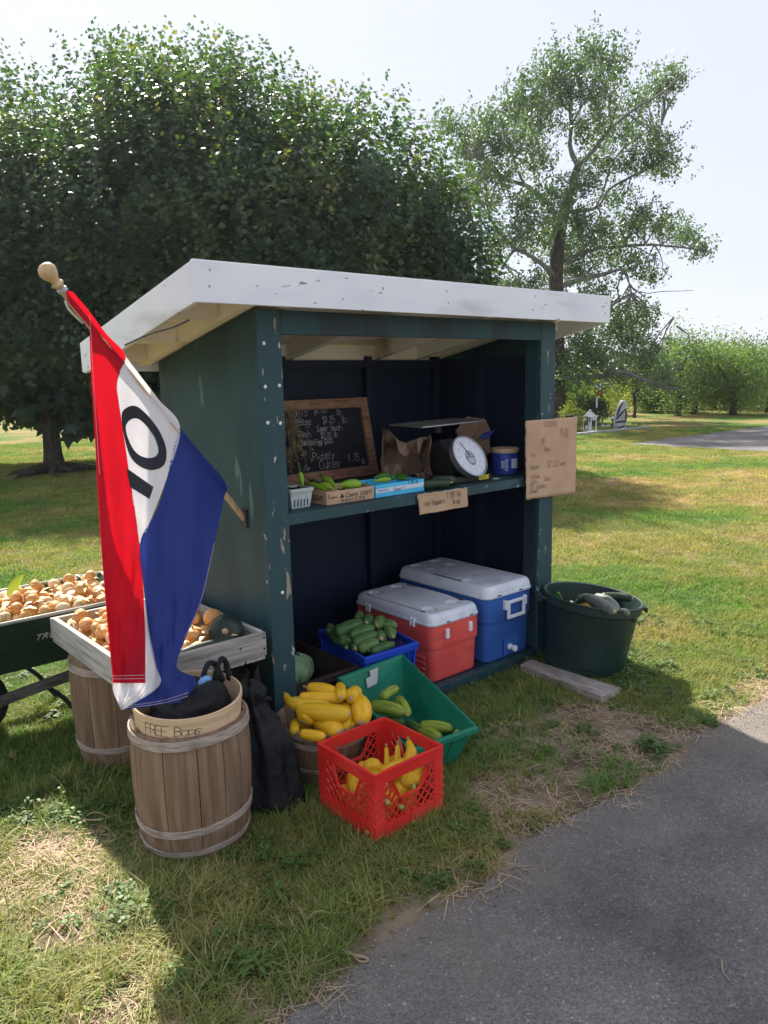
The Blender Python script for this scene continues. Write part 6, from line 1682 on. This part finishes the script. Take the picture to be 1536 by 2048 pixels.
for lb, x, D, xc, hz, rx, rz, sd, m_, tr in (
        ('leafy apple tree nearest the poplar limb, trunk in its shade', 1392, 25.6, 1395, 1.55, 1.2, 1.45, 4, 'leaf_apple', (.11, 1.0, 5)),
        ('second apple tree with two leaning trunks on the lawn edge', 1428, 26.2, 1462, 1.42, 1.15, 1.32, 5, 'leaf_apple', (.12, .9, 5)),
        ('third apple tree with low light green branches by the picture edge', 1512, 25.4, 1520, 1.28, 1.15, 1.25, 6, 'leaf_apple', (.12, .8, 5)),
        ('taller apple tree standing behind the others', 1345, 28.5, 1350, 1.2, 1.1, 1.3, 7, 'leaf_dark', (.10, .9, 4)),
        ('apple tree at the end of the row beyond the tarmac', 1590, 26.5, 1590, 1.35, 1.3, 1.35, 9, 'leaf_apple', (.12, .9, 5)),
        ('rounded apple tree filling the gap behind the row', 1470, 29.5, 1480, 1.45, 1.5, 1.5, 10, 'leaf_apple', (.11, .9, 4))):
    b = gpx(x, D); c = gpx(xc, D)
    clump_tree('apple_tree', lb, b, (c.x, c.y, hz), (rx, rx, rz), 120, 62, .085, m_, tr, sd, group='apple trees along the far lawn')
b = gpx(1297, 25.0)
sp = clump_tree('sapling', 'thin young tree with forked bare stems on the far lawn', b, (b.x, b.y, 1.5), (.55, .55, .55), 30, 28, .06, 'leaf_yellow', (.055, .45, 6), 12)
for lb, x, D, w_, h_, m_, sd in (('broad yellow green bush beside the poplar trunk', 1165, 23.2, 1.0, 1.35, 'leaf_apple', 1), ('tall yellow green bush behind the garden spinner', 1215, 27.0, 1.2, 1.6, 'leaf_yellow', 2), ('bright yellow bush behind the thin sapling', 1290, 29.5, 1.3, 1.75, 'leaf_yellow', 3),
                              ('round green bush at the foot of the apple row', 1345, 28.0, 1.0, 1.2, 'leaf_apple', 4), ('pale bush further along the garden hedge', 1140, 29.0, 1.4, 1.5, 'leaf_yellow', 6), ('spreading green bush between the first two apple trunks', 1412, 30.0, 1.3, 1.3, 'leaf_apple', 7), ('light green bush low behind the third apple tree', 1490, 30.5, 1.3, 1.2, 'leaf_yellow', 8), ('green bush at the tarmac end of the apple row', 1560, 29.5, 1.3, 1.2, 'leaf_apple', 9)):
    b = gpx(x, D); clump_tree('bush', lb, b, (b.x, b.y, h_ * .5), (w_, w_, h_ * .55), 80, 70, .075, m_, None, sd + 30, group='bushes behind the garden bed', cat='bush')
b = gpx(1211, 22.2); clump_tree('bush', 'small dark green bush beside the white lantern', b, (b.x, b.y, .45), (.42, .42, .48), 40, 60, .07, 'leaf_dark', None, 71, cat='bush')
b = gpx(1160, 19.6); clump_tree('bush', 'low light green shrub beside the garden path', b, (b.x, b.y, .34), (.36, .36, .36), 36, 50, .06, 'leaf_yellow', None, 72, cat='bush')
# far trees
rg = np.random.default_rng(90); PP = []
for i in range(150):
    a = rad(-40 + 170 * i / 150 + rg.uniform(-.6, .6)); D = rg.uniform(46, 62)
    hh = rg.uniform(2.0, 3.9) * (1.0 if a < rad(47) else 1.6); n = 210
    q = rg.normal(size=(n, 3)) * np.array([1.5, 1.5, hh * .28]); PP.append(q + np.array([math.cos(a) * D, math.sin(a) * D, hh * .5]))
PP = np.concatenate(PP); PP = PP[PP[:, 2] > 0]; n = len(PP)
o = leaves('far_woods', PP, rg.normal(size=(n, 3)), rg.normal(size=(n, 3)) + np.array([0, 0, .5]), rg.uniform(.35, .7, n), OVAL, M['leaf_dark'], None)
tag(o, 'far band of dark green woods at the edge of the lawn', 'woods', kind='stuff')

# ---------------------------------------------------------------- the garden bed by the poplar
kb = MB()
K0, K1 = Vector((16.2, 11.98, 0)), Vector((20.2, 11.85, 0))
for i in range(9):
    a = K0.lerp(K1, i / 9); b2_ = K0.lerp(K1, (i + .97) / 9)
    mb_ = MB().bar(a + Vector((0, 0, .03)), b2_ + Vector((0, 0, .03)), .12, .08)
    mb_.build('kerb_stone', M['stone_kerb'], None) if False else kb.bar(a + Vector((0, 0, .03)), b2_ + Vector((0, 0, .03)), .12, .08)
tag(kb.build('garden_kerb', M['stone_kerb'], None), 'low pale concrete edging of the garden bed', 'kerb', kind='structure')
tag(MB().poly([(16.2, 12.06, .012), (20.2, 11.93, .012), (20.8, 12.8, .012), (16.4, 13.2, .012)]).build('garden_bed', M['stone_dark'], None), 'dark mulch of the garden bed', 'garden bed', kind='structure')
# standing stone with dark branching bands
sc_ = Vector((19.35, 12.25, .0))
stn = thing('standing_stone', 'tall pale standing stone with dark branching bands', 'stone', tuple(sc_))
vx = Vector((.76, -.65, 0)); vy = Vector((.65, .76, 0))
R_ = []
for z, w_, o_ in ((0, .17, -.02), (.12, .18, -.02), (.30, .175, -.01), (.5, .16, 0), (.65, .13, .03), (.76, .09, .05), (.82, .06, .055)):
    R_.append([sc_ + vx * (o_ + w_ * math.cos(a)) + vy * (.10 * math.sin(a)) + Vector((0, 0, z)) for a in [2 * math.pi * j / 14 for j in range(14)]])
MB().rings(R_, True, True, True, False).jitter(.012, 5).build('block', M['stone'], stn, smooth=True)
def onst(x, z): 
    w_ = .175 - max(0, z - .35) * .16; k = max(0, 1 - (x / w_) ** 2) ** .5
    return sc_ + vx * x - vy * (.10 * k + .004) + Vector((0, 0, z))
for P_ in ([(-.14, .02), (-.02, .07), (.12, .12)], [(-.16, .20), (-.02, .24), (.13, .22)], [(-.15, .30), (-.02, .45), (.10, .58)], [(-.13, .40), (-.07, .60), (.02, .78)], [(.11, .60), (.13, .4), (.11, .2)]):
    C = curve([onst(*q) for q in P_], 9); MB().tube(C, [.022, .026, .03, .032, .03, .028, .026, .022, .016], 6).build('band', M['stone_dark'], stn, smooth=True)
def lamp(x, y_, D, label):
    b = gpx(x, D); t = thing('path_light', label, 'garden light', tuple(b), group='path lights in the garden bed')
    MB().tube([b, b + Vector((0, 0, .20))], .018, 8).build('post', M['dark'], t); MB().lathe(b + Vector((0, 0, .17)), [(.05, 0), (.055, .015), (.03, .03)], 10).build('collar', M['dark'], t)
    MB().lathe(b + Vector((0, 0, .19)), [(.002, 0), (.045, .02), (.062, .06), (.045, .10), (.002, .12)], 12, None, False, False).build('globe', M['glassy'], t, smooth=True)
lamp(1189, 868, 20.4, 'white globe light in front of the glass lantern'); lamp(1209, 866, 20.9, 'white globe light between lantern and standing stone'); lamp(1250, 862, 21.1, 'white globe light at the foot of the standing stone'); lamp(1276, 858, 21.8, 'white globe light at the end of the kerb, alone')
lb_ = Vector((18.15, 12.45, .0)); ln = thing('garden_lantern', 'white metal garden lantern with glass sides and peaked roof', 'lantern', tuple(lb_))
for a in (45, 135, 225, 315):
    p = lb_ + Vector((math.cos(rad(a)), math.sin(rad(a)), 0)) * .17; MB().box(p + Vector((0, 0, .22)), (.022, .022, .40)).build('post', M['white_plastic'], ln)
MB().box(lb_ + Vector((0, 0, .03)), (.30, .30, .04)).build('base', M['white_plastic'], ln); MB().box(lb_ + Vector((0, 0, .43)), (.32, .32, .03)).build('top_frame', M['white_plastic'], ln)
MB().lathe(lb_ + Vector((0, 0, .445)), [(.21, 0), (.08, .10), (.05, .11), (.05, .15), (.002, .18)], 4).build('roof', M['stone'], ln)
MB().lathe(lb_ + Vector((0, 0, .05)), [(.05, 0), (.05, .22), (.002, .23)], 12).build('candle', M['white_plastic'], ln)
sb = gpx(1221, 21.6); sn = thing('wind_spinner', 'dark metal flower shaped wind spinner with coloured glass on a pole', 'wind spinner', tuple(sb))
MB().tube([sb, sb + Vector((0, 0, 1.05))], .012, 8).build('pole', M['dark'], sn)
ce = sb + Vector((0, 0, 1.12))
for k in range(6):
    a = 2 * math.pi * k / 6 + .5; pc_ = ce + (vx * math.cos(a) + Vector((0, 0, 1)) * math.sin(a)) * .12
    MB().tube([pc_ + (vx * math.cos(b) + Vector((0, 0, 1)) * math.sin(b)) * .075 for b in [2 * math.pi * j / 12 for j in range(13)]], .013, 5).build('petal_ring', M['dark'], sn)
    if k in (1, 2, 4): MB().lathe(pc_, [(.002, -.01), (.055, 0), (.002, .01)], 10, Matrix((vx, Vector((0, 0, 1)), -vy)).transposed(), False, False).build('glass_disc', M['cyan_glass' if k != 4 else 'red_glass'], sn)
MB().lathe(ce - Vector((0, 0, .13)), [(.002, -.05), (.05, 0), (.002, .05)], 8).build('pendant', M['red_glass'], sn)
rw = thing('wind_chime', 'pale wind chime tubes hanging on a hook', 'wind chime', tuple(gpx(1207, 21.6)))
rb = gpx(1207, 21.6)
MB().tube(curve([rb, rb + Vector((0, 0, .85)), rb + Vector((.05, 0, .95)), rb + Vector((.10, -.05, .9))], 10), .008, 6).build('hook', M['dark'], rw)
for k in range(3): MB().tube([rb + Vector((.08 + .025 * k, -.05, .55)), rb + Vector((.08 + .025 * k, -.05, .86))], .009, 6).build('chime_tube', M['white_plastic'], rw)
for k, (x, D, r) in enumerate(((1197, 20.6, .09), (1228, 21.0, .07), (1240, 21.0, .06))):
    b = gpx(x, D); tag(MB().lathe(b, [(r * 1.2, 0), (r * 1.1, r * .5), (r * .5, r * .9), (.002, r)], 9).jitter(.02, 9, k).build('rock', M['stone'], None, smooth=True, origin=b), ('pale rock beside the lantern in the garden bed', 'grey rock between lantern and standing stone', 'small rock at the foot of the standing stone')[k], 'rock')
pst = atD(1138, 835, 19.0); MBp = MB().bb((pst.x - .07, pst.y - .07, 0), (pst.x + .07, pst.y + .07, pst.z + .06)); tag(MBp.build('garden_post', M['black_bag'], None, origin=(pst.x, pst.y, 0), bevel=.01), 'dark square post top showing over the cardboard sign', 'post')

# ---------------------------------------------------------------- grass, weeds, straw, gravel
def blade_clump(n, h, spread, wd, lean, seed, flat=0.0):
    rn = random.Random(seed); mb = MB()
    for i in range(n):
        a = rn.uniform(0, 6.283); r = spread * rn.random() ** .6; x, y = r * math.cos(a), r * math.sin(a)
        L = h * rn.uniform(.55, 1.15); b = rn.uniform(0, 6.283); l = lean * rn.uniform(.3, 1.3)
        dx_, dy_ = math.cos(b), math.sin(b); w_ = wd * rn.uniform(.7, 1.2)
        prev = None; k = len(mb.v)
        for j, t in enumerate((0, .45, .8, 1)):
            px_ = x + dx_ * l * L * t * t; py_ = y + dy_ * l * L * t * t; pz = L * t * (1 - .35 * l * t) * (1 - flat) + .002
            ww = w_ * (1 - t ** 1.6) * .5
            if t < 1: mb.v += [Vector((px_ - dy_ * ww, py_ + dx_ * ww, pz)), Vector((px_ + dy_ * ww, py_ - dx_ * ww, pz))]
            else: mb.v.append(Vector((px_, py_, pz)))
        mb.f += [[k, k + 1, k + 3, k + 2], [k + 2, k + 3, k + 5, k + 4], [k + 4, k + 5, k + 6]]
    return mb
SRC = bpy.data.collections.new('scatter_sources')
def src_set(tagname, mbs, m_):
    c = bpy.data.collections.new(tagname)
    for i, mb in enumerate(mbs):
        me = bpy.data.meshes.new(tagname); me.from_pydata([tuple(p) for p in mb.v], [], mb.f); me.materials.append(m_)
        c.objects.link(bpy.data.objects.new('%s_%d' % (tagname, i), me))
    return c
def scatter(name, pts, rotz, scl, coll, label, cat, tilt_=None):
    n = len(pts); me = bpy.data.meshes.new(name); me.vertices.add(n)
    me.vertices.foreach_set('co', np.ascontiguousarray(pts, dtype=np.float32).ravel())
    ra = me.attributes.new('rot', 'FLOAT_VECTOR', 'POINT')
    rv = np.zeros((n, 3), dtype=np.float32); rv[:, 2] = rotz
    if tilt_ is not None: rv[:, 0] = tilt_
    ra.data.foreach_set('vector', rv.ravel())
    sa = me.attributes.new('scl', 'FLOAT', 'POINT'); sa.data.foreach_set('value', np.asarray(scl, dtype=np.float32))
    o = bpy.data.objects.new(name, me); COL.objects.link(o)
    g = bpy.data.node_groups.new(name, 'GeometryNodeTree'); g.is_modifier = True
    g.interface.new_socket('Geometry', in_out='INPUT', socket_type='NodeSocketGeometry'); g.interface.new_socket('Geometry', in_out='OUTPUT', socket_type='NodeSocketGeometry')
    N = g.nodes; L = g.links; gi = N.new('NodeGroupInput'); go = N.new('NodeGroupOutput')
    ci = N.new('GeometryNodeCollectionInfo'); ci.inputs['Collection'].default_value = coll; ci.inputs['Separate Children'].default_value = True; ci.inputs['Reset Children'].default_value = True
    ip = N.new('GeometryNodeInstanceOnPoints'); ip.inputs['Pick Instance'].default_value = True
    a1 = N.new('GeometryNodeInputNamedAttribute'); a1.data_type = 'FLOAT_VECTOR'; a1.inputs['Name'].default_value = 'rot'
    a2 = N.new('GeometryNodeInputNamedAttribute'); a2.data_type = 'FLOAT'; a2.inputs['Name'].default_value = 'scl'
    e2r = N.new('FunctionNodeEulerToRotation')
    L.new(gi.outputs[0], ip.inputs['Points']); L.new(ci.outputs[0], ip.inputs['Instance']); L.new(a1.outputs['Attribute'], e2r.inputs[0]); L.new(e2r.outputs[0], ip.inputs['Rotation']); L.new(a2.outputs['Attribute'], ip.inputs['Scale'])
    L.new(ip.outputs[0], go.inputs[0])
    md = o.modifiers.new('scatter', 'NODES'); md.node_group = g
    return tag(o, label, cat, kind='stuff')
rg = np.random.default_rng(123)
def vnoise(x, y, s, seed=0.0):
    return np.array([mnoise.noise(Vector((a * s + seed, b * s - seed, seed * .37))) for a, b in zip(x, y)])
def blocked(x, y):
    b = np.zeros(len(x), bool)
    b |= (x > 1.59) & (x < 3.46) & (y > 2.58) & (y < 3.5)
    for cx, cy, r in ((*B1, .175), (*B2, .17), (*BK, .125), (3.42, 2.37, .19), (1.43, 2.38, .075)): b |= (x - cx) ** 2 + (y - cy) ** 2 < r * r
    b |= (x > 1.53) & (x < 1.85) & (y > 1.87) & (y < 2.19)
    b |= (x > 3.08) & (x < 3.23) & (y > 2.0) & (y < 2.56)
    b |= (x > 1.92) & (x < 2.22) & (y > 2.10) & (y < 2.58)
    b |= (x > 15.4) & (y < 9.6)
    return b
edge = np.vectorize(road_edge); dtop = np.vectorize(dirt_top)
def field(n, rmin, rmax, spread=52):
    """points in a wide fan about the view"""
    r = np.sqrt(rg.uniform(rmin ** 2, rmax ** 2, n)); a = np.radians(49.5 + rg.uniform(-spread, spread, n))
    return r * np.cos(a), r * np.sin(a)
def keep_mask(x, y, thin=1.0):
    e = edge(x); k = y > e + .012 + .05 * np.abs(vnoise(x, y, 4, 2))
    dm_ = (x > .6) & (y < np.minimum(dtop(x), 2.6))
    inside = np.clip((dtop(x) - y) / .16, 0, 1) * dm_
    patch = vnoise(x, y, 3.2, 5) * .9 + vnoise(x, y, 9, 1) * .5
    p = 1 - inside * np.clip(.80 - patch * 1.0, .3, .98)
    # left of the tarmac tip the grass runs to the road
    p = np.where((x < 1.45) & (y > 1.62), np.maximum(p, .85), p)
    bare = np.zeros(len(x))
    for cx, cy, r in ((.62, 2.2, .16), (.72, 2.62, .14), (.52, 1.75, .13), (.45, 2.45, .12)): bare = np.maximum(bare, np.clip(1.4 - np.hypot(x - cx, y - cy) / r, 0, .88))
    p *= 1 - bare
    p *= np.clip(.75 + vnoise(x, y, 1.6, 9) * .9, .3, 1)
    return k & (rg.random(len(x)) < p * thin) & ~blocked(x, y)
G_LONG = src_set('long_grass', [blade_clump(7, .10 + .012 * i, .026, .0062, 1.1, 10 + i) for i in range(5)] + [blade_clump(9, .095, .012, .0092, 1.7, 70 + i) for i in range(3)], M['grass'])
G_MID = src_set('lawn_grass', [blade_clump(12, .042, .035, .0042, .9, 30 + i) for i in range(5)], M['grass'])
G_FAR = src_set('far_grass', [blade_clump(26, .042, .11, .0075, .8, 50 + i) for i in range(4)], M['grass'])
# near ground
x, y = field(60000, 1.5, 4.6); k = keep_mask(x, y); x, y = x[k], y[k]
lush = np.clip(.5 + vnoise(x, y, 2.2, 3) * 1.5 + .35 * (x < 1.5) * (y < 2.9), 0.05, 1)
pts = np.stack([x, y, np.full(len(x), .003)], 1)
scl = rg.uniform(.38, .82, len(x)) * (.42 + .58 * lush) * np.where((x > 3.3) | (y > 3.1), .62, 1.0)
scatter('grass', pts, rg.uniform(0, 6.28, len(x)), scl, G_LONG, 'uneven grass growing round the barrels and crates', 'grass')
x, y = field(60000, 1.5, 6.5); k = keep_mask(x, y); x, y = x[k], y[k]
scatter('short_grass', np.stack([x, y, np.full(len(x), .002)], 1), rg.uniform(0, 6.28, len(x)), rg.uniform(.6, 1.15, len(x)), G_MID, 'short mown grass close to the stand', 'grass')
x, y = field(110000, 4.2, 24, 50); w_ = rg.random(len(x)) < np.clip((9 / np.hypot(x, y)) ** 1.0, .12, 1); x, y = x[w_], y[w_]; k = keep_mask(x, y); x, y = x[k], y[k]
dd_ = np.hypot(x, y)
scatter('lawn_grass', np.stack([x, y, np.full(len(x), .002)], 1), rg.uniform(0, 6.28, len(x)), rg.uniform(.7, 1.2, len(x)) * np.clip(.75 + dd_ * .02, .8, 1.2), G_FAR, 'mown grass of the wide lawn', 'grass')
# broad leaved weeds and clover
def weed(seed, n, h, lw, ll):
    rn = random.Random(seed); mb = MB()
    for i in range(n):
        a = rn.uniform(0, 6.283); t = rn.uniform(.2, .95); b = Vector((math.cos(a) * h * .5 * t, math.sin(a) * h * .5 * t, h * (1 - t * .6) * rn.uniform(.4, 1)))
        d_ = Vector((math.cos(a), math.sin(a), rn.uniform(-.2, .5))).normalized(); s_ = d_.cross(Vector((0, 0, 1))).normalized(); k = len(mb.v)
        up_ = s_.cross(d_)
        for u, ww, q in ((0, .12, 0), (.35, 1, .1), (.7, .85, .06), (1, .05, -.15)):
            mb.v += [b + d_ * ll * u + s_ * lw * ww * .5 + up_ * ll * q, b + d_ * ll * u - s_ * lw * ww * .5 + up_ * ll * q]
        mb.f += [[k, k + 1, k + 3, k + 2], [k + 2, k + 3, k + 5, k + 4], [k + 4, k + 5, k + 7, k + 6]]
    return mb
W_S = src_set('clover', [weed(i, 16, .035, .014, .017) for i in range(4)], M['weed'])
W_B = src_set('broad_weed', [weed(20 + i, 18, .055, .013, .034) for i in range(4)], M['weed'])
x, y = field(3600, 1.5, 5.2); k = keep_mask(x, y) & (vnoise(x, y, 1.9, 21) > .02); x, y = x[k], y[k]
scatter('clover', np.stack([x, y, np.full(len(x), .004)], 1), rg.uniform(0, 6.28, len(x)), rg.uniform(.6, 1.4, len(x)), W_S, 'small round leaved clover among the grass', 'clover')
cs = [(.80, 2.12, .10, 34), (.78, 2.95, .14, 30), (.95, 2.75, .12, 18), (3.62, 2.10, .17, 34), (3.35, 1.98, .14, 20), (3.30, 2.62, .08, 16), (2.95, 2.55, .16, 24), (2.85, 1.56, .10, 14), (.85, 1.72, .12, 24), (3.85, 2.35, .2, 20), (2.5, 2.58, .08, 6), (1.2, 2.05, .14, 12)]
px_ = np.concatenate([rg.normal(c[0], c[2] * .55, c[3]) for c in cs]); py_ = np.concatenate([rg.normal(c[1], c[2] * .55, c[3]) for c in cs]); k = (~blocked(px_, py_)) & (py_ > edge(px_) + .02); px_, py_ = px_[k], py_[k]
scatter('broad_weeds', np.stack([px_, py_, np.full(len(px_), .003)], 1), rg.uniform(0, 6.28, len(px_)), rg.uniform(.5, 1.1, len(px_)), W_B, 'broad leaved weeds by the bin, sill and barrel', 'weeds')
def straw_clump(seed):
    rn = random.Random(seed); mb = MB()
    for i in range(9):
        a = rn.uniform(0, 6.283); L = rn.uniform(.03, .10); p = Vector((rn.uniform(-.05, .05), rn.uniform(-.05, .05), rn.uniform(.001, .012))); d_ = Vector((math.cos(a), math.sin(a), rn.uniform(-.05, .12)))
        s_ = Vector((-math.sin(a), math.cos(a), 0)) * .0012; q = p + d_ * L * .5 + Vector((0, 0, .004)); e = p + d_ * L + s_ * rn.uniform(-6, 6)
        k = len(mb.v); mb.v += [p - s_, p + s_, q + s_, q - s_, e + s_ * .6, e - s_ * .6]; mb.f += [[k, k + 1, k + 2, k + 3], [k + 3, k + 2, k + 4, k + 5]]
    return mb
ST = src_set('straw', [straw_clump(i) for i in range(5)], M['straw'])
x = np.concatenate([rg.uniform(.35, 4.2, 2600), rg.normal(.62, .2, 500), rg.normal(.9, .12, 160)]); y = np.concatenate([rg.uniform(1.42, 2.6, 2600), rg.normal(2.3, .35, 500), rg.normal(2.35, .1, 160)])
k = (y < dtop(x) + .12) & (y > edge(x) - .02) | ((x < 1.0) & (y > 1.6)); k &= ~blocked(x, y) & (rg.random(len(x)) < np.clip(.6 + vnoise(x, y, 4, 12), .15, 1)); x, y = x[k], y[k]
scatter('dry_straw', np.stack([x, y, np.full(len(x), .006)], 1), rg.uniform(0, 6.28, len(x)), rg.uniform(.5, 1.2, len(x)), ST, 'dry straw coloured grass clippings lying on the earth', 'straw')
# grit along the tarmac edge
def stone(seed):
    mb = MB().lathe((0, 0, 0), [(.002, -.6), (.8, -.45), (1, 0), (.7, .5), (.002, .62)], 6); mb.jitter(.35, 1.3, seed); mb.v = [p * .006 for p in mb.v]; return mb
GR = src_set('grit', [stone(i) for i in range(4)], mat('grit', [(.10, .095, .09), (.2, .19, .18), (.4, .38, .36)], 90, .9, rnd=.4))
x = np.concatenate([rg.uniform(.3, 6, 1500), rg.uniform(.3, 4, 260)]); y = np.concatenate([edge(x[:1500]) + rg.normal(-.02, .06, 1500), rg.uniform(.3, 1.45, 260)])
scatter('grit', np.stack([x, y, np.full(len(x), .009)], 1), rg.uniform(0, 6.28, len(x)), rg.uniform(.25, .95, len(x)) ** 1.6, GR, 'loose grit scattered along the edge of the driveway', 'grit')
# twigs and fallen leaves, one by one
def twig(label, P_, r, m_='straw'):
    C = curve(P_, 12); tag(MB().tube(C, [r * (1 - .5 * i / 11) for i in range(12)], 6).jitter(.001, 60).build('twig', M[m_], None, smooth=True, origin=C[0]), label, 'twig')
tw = [atZ(x_, y_, .014) for x_, y_ in ((672, 1897), (690, 1903), (712, 1912), (733, 1916), (736, 1922), (722, 1924), (708, 1914))]
twig('pale peeled forked twig lying on the driveway edge', tw, .0055)
twig('long dry stem in the bare grass by the front barrel', [atZ(130, 1632, .02), atZ(190, 1640, .03), atZ(245, 1628, .02)], .004)
twig('short crossing dry stem beside the front barrel', [atZ(150, 1650, .02), atZ(185, 1625, .035), atZ(215, 1632, .02)], .003)
twig('thin curled stem lying on the dark tarmac', [atZ(1443, 1920, .012), atZ(1447, 1945, .012), atZ(1462, 1962, .012)], .0016)
twig('bent dry stalk near the grass tip of the driveway', [atZ(612, 1838, .02), atZ(640, 1822, .035), atZ(690, 1835, .012)], .0035)
def fallen(label, x_, y_, s_, m_, seed):
    c = atZ(x_, y_, .018); rn = random.Random(seed); mb = MB(); n = 9
    for j in range(n):
        a = 2 * math.pi * j / n; r = s_ * (1 + .35 * math.cos(2 * a)) * rn.uniform(.8, 1.15); mb.v.append(c + Vector((r * math.cos(a), r * math.sin(a), rn.uniform(-.2, .7) * s_)))
    mb.v.append(c); mb.f = [[j, (j + 1) % n, n] for j in range(n)]
    tag(mb.build('fallen_leaf', M[m_], None, origin=c), label, 'leaf')
fallen('curled brown leaf on the grass below the wheelbarrow wheel', 30, 1508, .028, 'kraft', 1)
fallen('pale crumpled leaf on the bare earth before the coolers', 1005, 1447, .018, 'straw', 2)
fallen('small rust red leaf in the sunlit grass', 206, 1818, .012, 'red_glass', 3)
fallen('dry tan leaf close to the sill', 977, 1408, .015, 'straw', 4)

# ---------------------------------------------------------------- hazy summer air
hzm = bpy.data.materials.new('summer_haze'); hzm.use_nodes = True
hn = hzm.node_tree; hn.nodes.clear()
pv = hn.nodes.new('ShaderNodeVolumePrincipled'); pv.inputs['Color'].default_value = (.93, .95, 1, 1); pv.inputs['Density'].default_value = HAZE; pv.inputs['Anisotropy'].default_value = .45
ho = hn.nodes.new('ShaderNodeOutputMaterial'); hn.links.new(pv.outputs[0], ho.inputs['Volume'])
hb_ = MB().bb((-310, -310, -1), (310, 310, 14.5)).build('haze', hzm, None)
tag(hb_, 'thin pale summer haze in the air', 'haze', kind='stuff')
